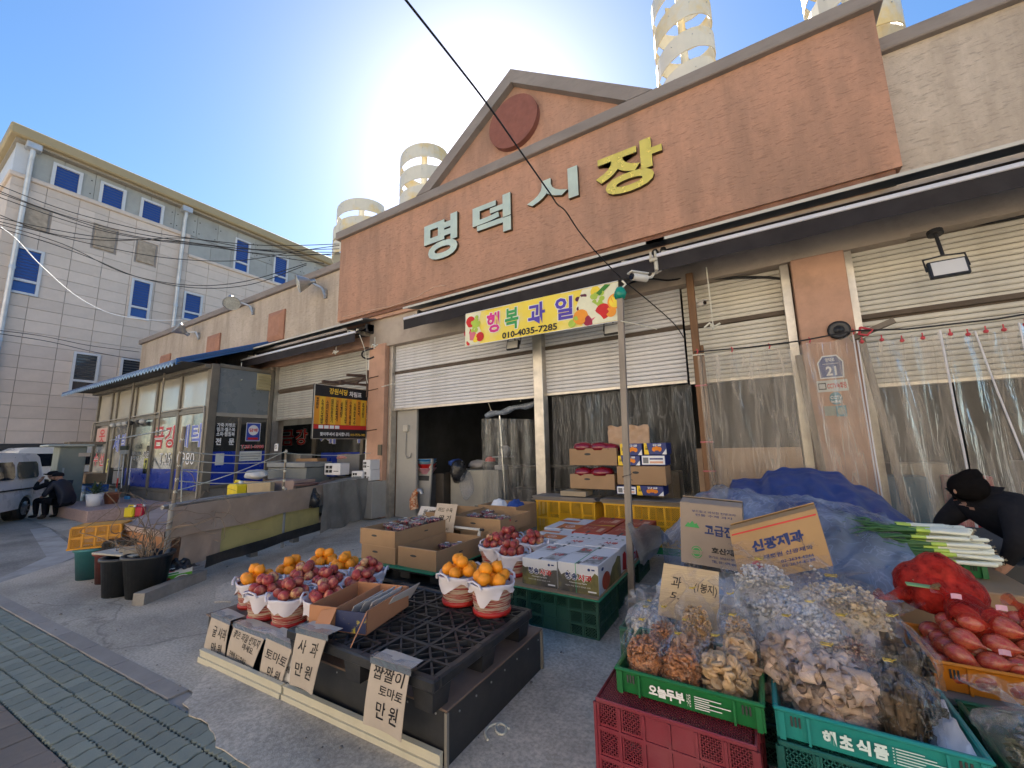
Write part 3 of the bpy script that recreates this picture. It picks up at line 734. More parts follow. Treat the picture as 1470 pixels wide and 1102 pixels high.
# ================================================================== VAN, SECOND CAR, CABINET
VW = M('van_white', (.85, .86, .87), .3, .03, 1, coat=.6, dirt=.15, dirtc=(.4, .38, .35))
TYRE = M('tyre_rubber', (.02, .02, .02), .8, .2, 10); RIM = M('alloy_rim', (.5, .5, .52), .35, .1, metal=.8)
PG = M('van_glass', (.015, .02, .03), .06, .1, spec=1., coat=.5); TRIM = M('black_trim', (.015, .015, .015), .5)
def van(loc, rz, label):
    t = thing('parked_van', label, 'van', loc, rz)
    # side profile (x forward, z up); the body is lofted across the width with tumblehome
    prof = [(-2.3, .42), (-2.38, .7), (-2.36, 1.1), (-2.2, 1.78), (-2.0, 1.9), (.3, 1.93), (.75, 1.82), (1.55, 1.16), (2.2, 1.0), (2.36, .8), (2.38, .45), (2.2, .34)]
    def arch(cx, r=.36): return [(cx+r*cos(a), .34+r*sin(a)) for a in [pi*k/8 for k in range(9)]]
    bottom = [(1.9-.0, .34)] + arch(1.5)[0:] + [(-1.1, .34)] + arch(-1.45)[0:] 
    pr = prof[:]+[(1.86, .34)]+[(1.5+.36*cos(pi*k/8), .34+.36*sin(pi*k/8)) for k in range(9)]+[(-1.45+.36*cos(pi*k/8), .34+.36*sin(pi*k/8)) for k in range(9)]+[(-1.83, .34)]
    N = len(pr); vs = []; ws = [(-.86, 0), (-.84, 0), (.84, 0), (.86, 0)]
    def wid(z): return .87-max(0, z-1.0)*.17
    for sgn in (-1, 1):
        for (x, z) in pr: vs.append((x, sgn*wid(z), z))
    g = MB(); g.add(vs, [(i, (i+1) % N, N+(i+1) % N, N+i) for i in range(N)])
    for s in (0, 1): g.add(vs[s*N:(s+1)*N], [tuple(range(N))])
    body = part('body', g, VW, t, world=False)
    def side(poly_, m, nm, off=.006, parent=t):
        for sg in (-1, 1):
            g = MB(); g.prism([(x, 0, z) for x, z in poly_], (0, 0, 0), (0, 0, 0)) if False else None
            top = [(x, sg*(wid(z)+off), z) for x, z in poly_]; bt = [(x, sg*(wid(z)-.01), z) for x, z in poly_]; n = len(top)
            g.add(top+bt, [tuple(range(n))]+[(i, (i+1) % n, n+(i+1) % n, n+i) for i in range(n)]); part(nm, g, m, parent, world=False)
    def rr(x0, x1, z0, z1, c=.08): return [(x0+c, z0), (x1-c, z0), (x1, z0+c), (x1, z1-c), (x1-c, z1), (x0+c, z1), (x0, z1-c), (x0, z0+c)]
    side(rr(-2.05, -.95, 1.18, 1.66), PG, 'side_window'); side(rr(-.8, .25, 1.18, 1.66), PG, 'side_window')
    side([(.35, 1.18), (1.25, 1.18), (.72, 1.64), (.35, 1.68)], PG, 'front_window')
    side([(-2.3, .86), (-1.9, .86), (1.1, .88), (1.1, .91), (-2.3, .9)], TRIM, 'side_moulding', .012)
    side([(-.88, .4), (-.865, .4), (-.865, 1.8), (-.88, 1.8)], TRIM, 'door_gap', .002)
    side([(.29, .4), (.305, .4), (.305, 1.8), (.29, 1.8)], TRIM, 'door_gap', .002)
    g = MB(); g.add([(.8, -.7, 1.79), (.8, .7, 1.79), (1.54, .76, 1.19), (1.54, -.76, 1.19)], [(0, 1, 2, 3)]); g.xf(Matrix.Translation((.012, 0, .012))); part('windscreen', g, PG, t, world=False)
    g = MB(); g.add([(-2.37, -.66, 1.2), (-2.37, .66, 1.2), (-2.25, .62, 1.7), (-2.25, -.62, 1.7)], [(0, 1, 2, 3)]); g.xf(Matrix.Translation((-.02, 0, 0))); part('rear_window', g, PG, t, world=False)
    for sx in (1.5, -1.45):
        for sy in (-1, 1):
            g = MB(); g.lathe([(.2, -.1), (.3, -.1), (.325, -.07), (.325, .07), (.3, .1), (.2, .1)], 28, (sx, sy*.76, .325), axis='y'); w = part('wheel', g, TYRE, t, world=False)
            g = MB(); g.lathe([(0, sy*.07), (.2, sy*.085)], 20, (sx, sy*.76, .325), axis='y')
            for k in range(7): a = 2*pi*k/7; g.bar((sx+.04*cos(a), sy*.862, .325+.04*sin(a)), (sx+.19*cos(a), sy*.862, .325+.19*sin(a)), .05, .02)
            part('rim', g, RIM, w, world=False)
            part('wheel_well', MB().cyl((sx, sy*.62-.1, .34), .34, .2, 18, axis='y'), TRIM, t, world=False)
    for sy in (-1, 1):
        part('rear_lamp', MB().cb(-2.41, -2.3, sy*.68-.09, sy*.68+.09, .8, 1.15, .02), M('red_lens', (.4, .01, .01), .2), t, world=False)
        part('headlight', MB().cb(2.22, 2.37, sy*.6-.17, sy*.6+.17, .72, .92, .03), M('clear_lens', (.5, .5, .5), .1), t, world=False)
    part('bumper', MB().cb(-2.45, -2.3, -.84, .84, .36, .62, .05), VW, t, world=False); part('bumper', MB().cb(2.3, 2.46, -.84, .84, .34, .6, .05), VW, t, world=False)
    part('mirror', MB().cb(1.2, 1.3, -1.05, -.85, 1.12, 1.3, .03), TRIM, t, world=False); part('mirror', MB().cb(1.2, 1.3, .85, 1.05, 1.12, 1.3, .03), TRIM, t, world=False)
    return t
vv = van((-15.09, 1.38, -.01), radians(-30), 'white van with black side windows parked behind the seated men'); vv.scale = (.85, .85, .85)
van((-24.6, 5.6, -.02), radians(100), 'white vehicle glimpsed between the grey-green cabinet and the laundry shop')
CG = M('cabinet_green', (.21, .23, .195), .55, .05, 2, dirt=.25, dirtc=(.12, .12, .1))
a = PZ(68, 738); 
xf = -16.6; ya_, yb_ = PX(79, 690, xf).y, PX(119, 690, xf).y; h = PX(79, 641, xf).z; cxl, cxr = xf-.62, xf
cb_ = thing('utility_cabinet', 'tall grey-green utility cabinet with overhanging lid beside the white van', 'cabinet', (xf-.3, ya_, 0))
part('body', MB().cb(cxl, xf, ya_, yb_, 0, h, .015), CG, cb_)
part('lid', MB().cb(cxl-.15, xf+.12, ya_-.25, yb_+.12, h, h+.06, .02), M('cabinet_lid', (.42, .44, .39), .5, .05), cb_)
part('door', MB().cb(xf, xf+.012, ya_+.05, yb_-.04, .2, h-.06, .004), CG, cb_)
part('door_handle', MB().cb(xf+.012, xf+.03, ya_+.1, ya_+.14, 1.0, 1.2, .004), GALV, cb_)
part('notice', MB().box(xf+.013, xf+.017, ya_+.38, ya_+.62, 1.5, 1.6), M('notice_paper', (.5, .42, .34), .8), cb_)
xm = xf-.1
pt = thing('wooden_pallet', 'weathered wooden pallet lying on the lid of the utility cabinet', 'pallet', (xm, ya_, h+.06))
WD = M('weathered_wood', (.2, .165, .125), .85, .2, 4, .3, 40, st=(1, 6, 1), rnd=.12)
for i in range(6): part('plank', MB().cb(xm-.35, xm+.2, ya_+.15+i*.13, ya_+.25+i*.13, h+.12, h+.135, .003), WD, pt)
for x in (xm-.33, xm-.1, xm+.1): part('bearer', MB().cb(x, x+.08, ya_+.15, ya_+.9, h+.061, h+.12, .003), WD, pt)

# ================================================================== LAUNDRY SHOP (glazed lean-to)
LF = M('bronze_frame', (.17, .15, .12), .5, .12, 4, metal=.3, dirt=.3, dirtc=(.3, .28, .24), ds=3)
LF2 = M('frame_capping', (.34, .31, .26), .55, .1, 3, dirt=.3)
PANEU = M('cream_reflection_glazing', (.42, .385, .3), .18, .06, 1.2, spec=1.2, bump=.02, bs=2, c2=(.36, .34, .29), c2s=.5)  # reflection of the cream building opposite is painted into the pane colour
PANES = M('obscured_grey_glazing', (.15, .175, .19), .3, .06, 1, spec=.8)
PANED = M('dark_window', (.03, .033, .035), .07, .2, 1, spec=1.2)
BFILM = M('blue_film', (.012, .04, .36), .3, .06, 1, spec=.6)
BASEP = M('base_panel', (.20, .185, .16), .8, .12, 3, .1, 30, dirt=.5)
LS = thing('laundry_shop', 'glazed laundry lean-to with blue corrugated eaves and red and blue Korean window lettering', 'shop', (-16, 5, 0))
Q = lambda n, mb, m, p=LS, **k: part(n, mb, m, p, **k)
YL, XC, XE = 4.92, -12.1, -20.9
Q('roof', MB().obox((XE-1.6, 4.25, 3.86), (-12.35-XE+1.6, 0, 0), (0, 2.35, .95), (0, -.02, .05)), M('blue_roof_sheet', (.03, .10, .28), .4, .1, 2, dirt=.3, dirtc=(.2, .2, .2)))
cor = MB(); CR = M('corrugated_edge', (.22, .32, .45), .45, .2, 2, dirt=.4, dirtc=(.3, .32, .33), ds=4)
ng = 44; x0 = -22.3; x1 = -12.5
cor.grid(lambda u, v: (x0+(x1-x0)*u, 4.18+v*.5, 3.8+v*.2+.035*sin(u*ng*2*pi)), ng*8, 1); cor.grid(lambda u, v: (x0+(x1-x0)*u, 4.18, 3.8-.06*v+.035*sin(u*ng*2*pi)), ng*8, 1)
Q('corrugated_eaves', cor, CR)
Q('verge_trim', MB().obox((-12.42, 4.2, 3.74), (.03, 0, 0), (0, 2.2, .92), (0, 0, .17)), M('verge_blue', (.03, .12, .34), .4, .08))
Q('eaves_beam', MB().box(XE-.1, XC, 4.72, 4.86, 3.72, 3.82), LF)
Q('eaves_beam', MB().obox((XE-.1, 4.72, 3.8), (XC-XE+.1, 0, 0), (0, -.5, -.02), (0, 0, .02)), DARKW)
# frame members
for x, w in ((-20.93, .1), (-19.5, .12), (-18.98, .1), (-17.65, .12), (-17.25, .06), (-15.6, .14), (-13.95, .12)):
    Q('mullion', MB().cb(x-w/2, x+w/2, YL-.03, YL+.1, .3, 3.75, .006), LF)
Q('corner_post', MB().cb(XC-.18, XC+.02, YL-.05, YL+.15, 0, 3.85, .008), LF)
Q('corner_post', MB().cb(XC-.1, XC+.02, 6.38, 6.5, 0, 3.9, .008), LF)
for z, h_ in ((3.7, .1), (2.58, .1), (.45, .1)): Q('rail', MB().cb(XE, XC-.18, YL-.02, YL+.08, z, z+h_, .006), LF)
Q('gutter_pipe', MB().tube([(XE-.1, YL-.07, 2.05), (XE-.1, YL-.07, 2.6), (XE, YL-.07, 2.72), (XC-.5, YL-.07, 2.74), (XC-.16, YL-.07, 2.72), (XC-.12, YL-.07, 2.5), (XC-.14, YL-.07, .4)], .022, 8), LF2)
Q('rail', MB().cb(XC-.05, XC+.01, YL+.15, 6.38, 2.47, 2.57, .006), LF2); Q('rail', MB().cb(XC-.05, XC+.01, YL+.15, 6.38, 3.78, 3.88, .006), LF)
Q('rail', MB().cb(XC-.05, XC+.01, YL+.15, 6.38, .62, .7, .006), LF); Q('mullion', MB().cb(XC-.05, XC+.01, 5.62, 5.7, .7, 2.47, .006), LF)
Q('base_wall', MB().box(XE, XC-.05, YL+.0, YL+.12, 0, .45), BASEP); Q('base_wall', MB().box(XC-.12, XC-.02, YL+.15, 6.45, 0, .62), BASEP)
xs = [-20.88, -19.56, -19.03, -17.71, -17.28, -15.67, -14.01, -12.28]
PANL = M('clear_window', (.10, .105, .095), .08, .5, .9, spec=1.2, c2=(.36, .32, .24), c2s=.45, c2t=.5)
panes = []
for i in range(7):
    a, b = xs[i]+.06, xs[i+1]-.0
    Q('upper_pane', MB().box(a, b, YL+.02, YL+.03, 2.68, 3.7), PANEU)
    panes.append(Q('lower_pane', MB().box(a, b, YL+.02, YL+.03, .55 if i < 2 else 1.1, 2.58), PANL))
    if i > 2: Q('blue_panel', MB().box(a, b, YL+.012, YL+.025, .56, 1.1), BFILM)
Q('door_leaf', MB().cb(-19.0, -17.75, YL-.02, YL+.012, .08, .52, .01), LF)
Q('upper_pane', MB().box(XC-.03, XC-.02, YL+.15, 6.38, 2.57, 3.78), PANES)
for a, b in ((YL+.15, 5.62), (5.7, 6.38)):
    Q('lower_pane', MB().box(XC-.03, XC-.02, a, b, 1.55, 2.47), PANED)
    Q('blue_panel', MB().box(XC-.03, XC-.018, a, b, .7, 1.55), BFILM)
Q('vent_louvre', MB().box(XC-.01, XC+.02, 6.02, 6.4, 3.28, 3.75), M('louvre_cream', (.42, .36, .2), .6))
for i in range(5): Q('louvre_slat', MB().obox((XC+.02, 6.03, 3.32+i*.088), (0, .36, 0), (.03, 0, -.03), (0, 0, .012)), M('louvre_cream', (.42, .36, .2)))
PF = lambda x0, x1, z0, z1, y=YL+.015: (V(x0, y, z0), V(x1-x0, 0, 0), V(0, 0, z1-z0))
def glazed(s, P, inkm, u0=0, u1=1, v0=0, v1=1, out=.03, bold=.02, parent=LS, outline=WHITE, **k):
    g = MB()
    if outline: quadtext(g, s, P, u0-.01, u1+.01, v0-.01, v1+.01, bold=bold+out, lift=.002)
    quadtext(g, s, P, u0, u1, v0, v1, bold=bold, lift=.005, mi=1); return part('lettering', g, [outline or WHITE, inkm], parent)
glazed('금', PF(-15.5, -14.85, 1.68, 2.32), RED); glazed('강', PF(-14.75, -14.02, 1.68, 2.32), RED)
LBLUE = M('lilac_blue_print', (.12, .16, .5), .5)
glazed('세', PF(-13.75, -13.2, 1.68, 2.3), LBLUE); glazed('탁', PF(-13.05, -12.4, 1.68, 2.3), LBLUE)
glazed('T.251', PF(-15.0, -14.05, 1.22, 1.55), WHITE, out=.02, bold=.0, outline=INK); glazed('0980', PF(-13.8, -12.75, 1.22, 1.55), WHITE, out=.02, bold=.0, outline=INK)
g = MB(); patch(g, PF(-20.8, -19.65, 1.95, 2.5), 0, 1, 0, 1, .003); part('window_sticker', g, M('pink_film', (.55, .36, .3), .5), LS)
glazed('옷', PF(-20.5, -19.9, 1.97, 2.45), RED, outline=None); glazed('수', PF(-20.75, -20.3, 1.15, 1.6), RED); glazed('선', PF(-20.15, -19.7, 1.15, 1.6), RED)
glazed('세', PF(-18.95, -18.4, 1.62, 2.2), LBLUE); glazed('탁', PF(-18.2, -17.8, 1.66, 2.22), LBLUE)
for x in (-19.35, -16.1):
    g = MB(); patch(g, PF(x, x+.32, .95, 1.4), 0, 1, 0, 1, .003); part('poster', g, M('yellow_poster', (.6, .56, .12), .6), LS); glazed('Z', PF(x+.06, x+.26, 1.0, 1.35), INK, outline=None, bold=.05)
glazed('드라이크리닝\n이불·커튼', PF(-17.15, -16.4, 1.35, 1.62), WHITE, outline=INK, bold=-.0, out=.02); glazed('전문', PF(-16.25, -15.75, 1.42, 1.62), WHITE, outline=INK, bold=0, out=.02)
PS = lambda y0, y1, z0, z1: (V(XC-.018, y0, z0), V(0, y1-y0, 0), V(0, 0, z1-z0))
glazed('가죽·카펫트\n밍크·헬스복\n소파·찜질복', PS(5.12, 5.56, 1.95, 2.3), WHITE, outline=None, bold=.02); glazed('전    문', PS(5.12, 5.56, 1.72, 1.9), WHITE, outline=None, bold=.03)
g = MB(); P = PS(5.84, 6.22, 1.82, 2.33); patch(g, P, 0, 1, 0, 1, .003, 0); patch(g, P, .04, .96, .03, .97, .005, 1); disc(g, P, .5, .6, .36, .28, .007, 0); quadtext(g, '담배', P, .22, .78, .5, .7, bold=.03, lift=.009, mi=2); patch(g, P, .15, .85, .08, .2, .007, 2)
part('tobacco_sign', g, [WHITE, BLUE, RED], LS)
glazed('T.251-0980', PS(5.74, 6.34, 1.62, 1.72), RED, out=.04)
g = MB(); patch(g, PS(5.15, 5.35, 1.2, 1.5), 0, 1, 0, 1, .003); part('notice', g, M('notice_white', (.6, .62, .6), .7), LS)
g = MB(); P = PS(5.72, 6.3, 1.28, 1.54); patch(g, P, 0, 1, 0, 1, .003)
for i in range(3): patch(g, P, .06, .94-.1*(i == 2), .7-i*.26, .76-i*.26, .005, 1)
part('notice', g, [M('notice_white', (.6, .62, .6)), M('grey_ink', (.2, .2, .2))], LS)
# rack pipes hanging from the eaves and the horizontal bar with its hooks
rk = thing('hanging_rail', 'grey pipe rack hanging from the laundry eaves with white cloth-covered hangers', 'rail', (-14.5, 4.5, 2.2))
part('hanger_pipe', MB().tube([(-16.35, 4.55, 3.72), (-16.35, 4.55, 1.9)], .022, 8), LF, rk); part('hanger_pipe', MB().tube([(-14.1, 4.55, 3.76), (-14.1, 4.55, 2.0)], .022, 8), LF, rk)
part('rail_pipe', MB().tube([(-17.4, 4.45, 1.98), (-13.2, 4.45, 2.14)], .018, 8), GALV, rk)
for k, x in enumerate((-18.3, -17.7, -17.2, -16.8, -16.1, -15.8)):
    part('lamp_globe', MB().ball((x, 4.7, 2.5+.03*nz(k)), .085, 2, sq=(1.3, 1, .9)), M('globe_white', (.45, .45, .43), .4) if k not in (3, 4) else DARKW, rk)
# inside lettering seen through the restaurant entrance (rear of the laundry's second window)
SI = thing('inner_window_sign', 'red and blue laundry lettering on dark glass beyond the restaurant entrance', 'window sign', (-12, 8.0, 0))
part('pane', MB().box(-14.8, -8.6, 8.02, 8.05, .6, 2.4), PANED, SI); part('blue_panel', MB().box(-11.9, -9.2, 8.0, 8.018, .9, 1.45), BFILM, SI)
for x in (-14.8, -12.35, -10.0, -8.7): part('mullion', MB().cb(x, x+.12, 7.95, 8.07, .4, 2.5, .005), LF, SI)
for s, a, b, c in (('금', -14.15, -13.45, RED), ('강', -13.35, -12.68, RED), ('세', -12.0, -11.2, LBLUE), ('탁', -10.7, -9.9, LBLUE)): glazed(s, PF(a, b, 1.72, 2.25, 8.0), c, parent=SI)

# ================================================================== AWNINGS
FAB = M('dark_brown_fabric', (.013, .009, .010), .8, .1, 2, .1, 150, dirt=.15, dirtc=(.08, .07, .06))
AB = M('awning_bar', (.62, .60, .60), .35, .05, 2, metal=.3); HOOD = M('awning_hood', (.12, .125, .12), .5, .1, 2, dirt=.3)
def awning(x0, x1, z, label, yr=6.2, yb=5.75, zb=4.12):
    t = thing('awning', label, 'awning', ((x0+x1)/2, yr, z), 0, 'retracted dark brown awnings')
    part('hood', MB().obox((x0-.15, yr-.35, z+.02), (x1-x0+.3, 0, 0), (0, .42, .1), (0, .01, .03)), HOOD, t)
    part('hood_edge', MB().obox((x0-.15, yr-.37, z+.0), (x1-x0+.3, 0, 0), (0, .02, .0), (0, 0, .04)), M('hood_edge', (.5, .48, .42), .5), t)
    part('roller', MB().tube([(x0, yr, z-.08), (x1, yr, z-.08)], .09, 12), FAB, t)
    part('canopy', MB().obox((x0, yr-.02, z-.06), (x1-x0, 0, 0), (0, yb-yr, zb+.03-z+.04), (0, .008, .012)), FAB, t)
    part('front_bar', MB().cb(x0, x1, yb-.05, yb+.0, zb-.01, zb+.045, .008), AB, t)
    g = MB(); n = 60
    g.grid(lambda u, v: (x0+(x1-x0)*u, yb-.035+.012*sin(u*37)*v+.01*v, zb-.01-.2*v+.006*sin(u*23)*v), n, 3); part('valance', g, FAB, t)
    for x in (x0+.04, x1-.04): part('end_cap', MB().cb(x-.04, x+.04, yr-.12, yr+.12, z-.2, z+.02, .02), BLACKP, t)
    CRM = M('cream_casting', (.5, .46, .36), .45, .1)
    for x in ((x0+.3), (x1-.25)):
        part('arm', MB().bar((x, yr-.02, z-.16), (x-.25, yr-.25, z-.14), .05).bar((x-.25, yr-.25, z-.14), (x+.05, yb, zb), .045), CRM, t)
        part('bracket', MB().cb(x-.05, x+.08, yr-.06, yr+.2, z-.22, z-.02, .01).cyl((x-.02, yr-.16, z-.2), .035, .1, 10), CRM, t)
    return t
awning(-5.98, -1.02, 4.42, 'dark brown retracted awning over the fruit shop, left part with banner below', zb=4.13)
awning(-.98, 6.5, 4.42, 'dark brown retracted awning over the right-hand shops', zb=4.13)
awning(-12.9, -7.75, 4.50, 'dark brown retracted awning over the restaurant entrance', zb=4.2, yr=6.35, yb=5.95)
for (x, z, y, L, lb) in ((-8.55, 4.25, 6.0, .38, 'white twist handle hanging from the awning above the menu board'), (-12.15, 4.0, 5.6, .5, 'white twist handle hanging at the left end of the restaurant awning'), (-7.05, 3.98, 5.9, .2, 'small white hook hanging at the left end of the fruit shop awning'), (-.38, 3.95, 6.05, .85, 'long white cord with a knot hanging before the cream shutter')):
    g = MB(); g.tube([(x, y, z), (x+.01, y, z-L)], .008, 6)
    g.tube([(x-.1, y, z-L-.02), (x-.03, y-.02, z-L+.03), (x+.03, y, z-L-.02), (x+.1, y, z-L+.01)], .016, 6).tube([(x-.02, y, z-L), (x+.02, y-.03, z-L-.05), (x, y, z-L-.06)], .014, 6)
    AW = [o for o in bpy.data.objects if o.name.startswith('awning')]; part('pull_cord', g, ROPE, AW[2] if x < -8 else AW[0] if x < -2 else AW[1], label=lb)

# ================================================================== BANNER
BN_ = thing('fruit_banner', 'yellow vinyl banner with colourful Korean letters, fruit pictures and phone number', 'banner', (-3.1, 5.95, 3.4))
bo = V(-4.62, 5.66, 3.44); ba = V(2.98, 0, .0); bb = V(0, 0, .56); bsh = V(0, 0, 0)
b0 = PY(668, 497, 5.66); b1 = PY(889, 460, 5.66); b2_ = PY(667, 458, 5.66)
bo = b0; ba = b1-b0; bb = PY(887, 403, 5.66)-b1
BP = (bo, ba, bb)
VIN = M('banner_vinyl', (.80, .62, .06), .45, .04, .9, spec=.5, c2=(.74, .66, .25), c2s=.8)
g = MB(); g.grid(lambda u, v: bo+ba*u+bb*v+V(0, .012*sin(u*9)+.006*sin(u*23+v*3), 0), 40, 6); part('sheet', g, VIN, BN_)
def lifted(mb):   # follow the sheet's gentle waves
    out = []
    for v in mb.v:
        v = Vector(v); u = (v-bo).dot(ba)/ba.length_squared; w = (v-bo-ba*u).dot(bb)/bb.length_squared
        out.append((v.x, v.y+.012*sin(u*9)+.006*sin(u*23+w*3)-.004, v.z))
    mb.v = out; return mb
cols = [M('magenta_print', (.6, .02, .22), .5), GRN, M('violet_print', (.07, .04, .36), .5), M('violet_print', (0, 0, 0))]
for s, u0, u1, c, z0 in (('행', .165, .26, 0, .27), ('복', .30, .40, 1, .27), ('과', .465, .575, 2, .27), ('일', .64, .745, 2, .27)):
    g = MB(); quadtext(g, s, BP, u0-.006, u1+.006, z0-.02, .90, bold=.06, lift=.002); quadtext(g, s, BP, u0, u1, z0, .88, bold=.03, lift=.005, mi=1)
    part('lettering', lifted(g), [M('pale_print', (.74, .72, .66)), cols[c]], BN_)
g = MB(); quadtext(g, '010-4035-7285', BP, .28, .65, .035, .22, bold=.03, lift=.005); part('lettering', lifted(g), INK, BN_)
g = MB(); rr = random.Random(3)
cg = [M('p_grape', (.10, .015, .04)), M('p_green', (.38, .52, .07)), M('p_red', (.55, .02, .02)), M('p_orange', (.8, .3, .03)), M('p_leaf', (.05, .2, .03)), M('p_pale', (.72, .7, .5)), M('p_pink', (.6, .15, .2)), M('p_yel', (.8, .6, .05)), M('p_mag', (.3, .02, .05))]
hv = ba.length/bb.length
def D(u, v, r, m, l=.003, n=12): disc(g, BP, u, v, r/hv, r, l, m, n)
poly(g, BP, [(.8, .02), (1, .02), (1, .98), (.8, .98), (.76, .5)], .002, 5)
for k in range(26): D(.80+rr.uniform(-.028, .03), .62+rr.uniform(-.22, .2), .065, 0, .004+k*.0001)
for k in range(22): D(.885+rr.uniform(-.03, .035), .58+rr.uniform(-.12, .2), .06, 1, .007+k*.0001)
D(.875, .86, .13, 7, .004); poly(g, BP, [(.9, .72), (.96, .95), (.93, .98), (.88, .8)], .01, 4)
for u, v, r, m in ((.79, .26, .2, 3), (.835, .13, .14, 8), (.865, .22, .15, 6), (.915, .3, .2, 2), (.96, .25, .13, 3), (.985, .5, .2, 3), (.985, .5, .16, 7), (.74, .12, .1, 1), (.765, .2, .1, 1)): D(u, v, r, m, .011+u*.003, 20)
poly(g, BP, [(0, .02), (.11, .02), (.13, .3), (.1, .6), (.12, .98), (0, .98)], .002, 5)
for u, v, r, m in ((.04, .72, .17, 2), (.02, .4, .14, 2), (.05, .28, .17, 6), (.08, .2, .13, 7), (.115, .22, .14, 2), (.115, .22, .1, 8), (.03, .1, .1, 2)): D(u, v, r, m, .005+u*.02, 20)
for k in range(22): D(.085+rr.uniform(-.03, .02), .62+rr.uniform(-.2, .22), .06, 1, .008+k*.0001)
part('fruit_print', lifted(g), cg, BN_, kind='stuff')
part('hem_rope', MB().tube([bo, bo+ba], .006, 5).tube([bo+bb, bo+ba+bb], .006, 5).tube([bo, bo+bb], .006, 5), WHITE, BN_)

# ================================================================== LED FLOODLIGHTS, BOWL LIGHTS, CCTV
LEDG = M('led_glass', (.62, .6, .56), .15, .05, 3, spec=.8)
def led(x, z, ztop, s, label, y=6.05):
    t = thing('led_floodlight', label, 'floodlight', (x, y, z), 0, 'square LED floodlights over the shutters')
    w, h = .15*s, .1*s
    part('housing', MB().cb(-w, w, -.02, .03, -h, h, .01).box(-w*.8, w*.8, .03, .06, -h*.7, h*.7), BLACKP, t, world=False)
    part('lens', MB().box(-w*.84, w*.84, -.026, -.02, -h*.78, h*.78), LEDG, t, world=False)
    part('yoke', MB().tube([(-w-.01, .01, 0), (-w-.01, .03, h+.06), (0, .03, h+.08), (w+.01, .03, h+.06), (w+.01, .01, 0)], .01, 6), BLACKP, t, world=False)
    part('stem', MB().tube([(0, .03, h+.08), (0, .05, ztop-z)], .018 if ztop-z > .3 else .012, 8), BLACKP, t, world=False)
    if ztop-z > .3: part('base_plate', MB().cyl((0, .05, ztop-z-.04), .07, .05, 16), BLACKP, t, world=False)
    for o in t.children: o.rotation_euler = (0, 0, 0)
    t.rotation_euler = (radians(-12), 0, 0)
led(-3.58, 3.3, 3.42, .85, 'small square floodlight tucked under the left half of the banner'); led(-1.78, 3.28, 3.42, .85, 'small square floodlight behind the wooden pole, under the banner end')
led(1.97, 3.33, 3.85, 1.05, 'square floodlight hanging on a black stem before the far right shutter')
BOWL = M('lamp_shade_metal', (.4, .4, .39), .35, .1, metal=.6, dirt=.3); LENS = M('ribbed_lens', (.5, .5, .42), .15, .3, 25, spec=1)
for (x, z, yaw_, tilt, lb) in ((-10.25, 6.05, -.5, .35, 'round floodlight nearest the orange fascia, showing its round lens'), (-14.1, 6.32, 1.3, .75, 'middle floodlight on the wing parapet turned edge-on to the street'), (-17.9, 6.08, -.1, -.5, 'farthest floodlight low on the wing parapet above the laundry')):
    t = thing('bowl_floodlight', lb, 'floodlight', (x, 6.05, z), 0, 'round floodlights on the parapet')
    mt = Matrix.Rotation(yaw_, 4, 'Z') @ Matrix.Rotation(tilt, 4, 'X')
    g = MB(); g.lathe([(.05, .24), (.1, .2), (.15, .1), (.23, -.06), (.25, -.1), (.235, -.1), (.21, -.05)], 26, axis='y'); g.xf(mt); part('shade', g, BOWL, t, world=False)
    g = MB(); g.lathe([(0, -.1), (.13, -.095), (.225, -.08)], 26, axis='y'); g.xf(mt); part('lens', g, LENS, t, world=False)
    tp = mt @ V(0, .22, 0)
    g = MB(); g.cyl((0, .2, 0), .07, .16, 12, axis='y'); g.xf(mt); part('ballast', g, GALV, t, world=False)
    part('arm', MB().bar(tp, (.28, .42, -.06), .045).bar((.28, .42, -.06), (.32, .5, -.28), .05).box(.27, .37, .49, .54, -.34, -.1), GALV, t, world=False)
def cctv(x, y, z, label, s=1., yaw_=0.):
    t = thing('cctv_camera', label, 'camera', (x, y, z), yaw_, 'white cctv cameras under the eaves')
    g = MB(); g.cyl((0, -.16*s, 0), .045*s, .2*s, 16, axis='y'); g.cb(-.05*s, .05*s, -.2*s, .05*s, .04*s, .06*s, .008); part('housing', g, M('camera_white', (.62, .6, .55), .4), t, world=False)
    g = MB(); g.cyl((0, -.175*s, 0), .038*s, .02, 16, axis='y'); part('lens', g, M('camera_lens', (.01, .01, .012), .08), t, world=False)
    part('mount', MB().tube([(0, .0, .0), (.02, .1*s, .02), (.06, .14*s, .1*s)], .02*s, 8).cb(.0, .12*s, .1*s, .18*s, .06*s, .2*s, .01), M('camera_white', (0, 0, 0)), t, world=False)
_c = PY(924, 399, 5.7); cctv(_c.x, _c.y, _c.z, 'white cctv camera under the gap between the two awnings', 1.2, -.7); _a = [o for o in bpy.data.objects if o.name == 'awning'][0]; _c = PY(938, 374, 5.72); part('bracket', MB().cb(_c.x-.05, _c.x+.06, 5.68, 5.76, _c.z-.02, _c.z+.03, .01).cb(_c.x-.045, _c.x-.015, 5.68, 5.74, _c.z+.03, _c.z+.13, .008).cb(_c.x+.02, _c.x+.05, 5.68, 5.74, _c.z+.03, _c.z+.13, .008).cb(_c.x+.01, _c.x+.06, 5.69, 5.75, _c.z-.16, _c.z-.02, .01), M('cream_casting', (.5, .46, .36)), _a); cctv(-.56, 6.38, 3.52, 'small white cctv camera on the brown wooden post', .75, .9)

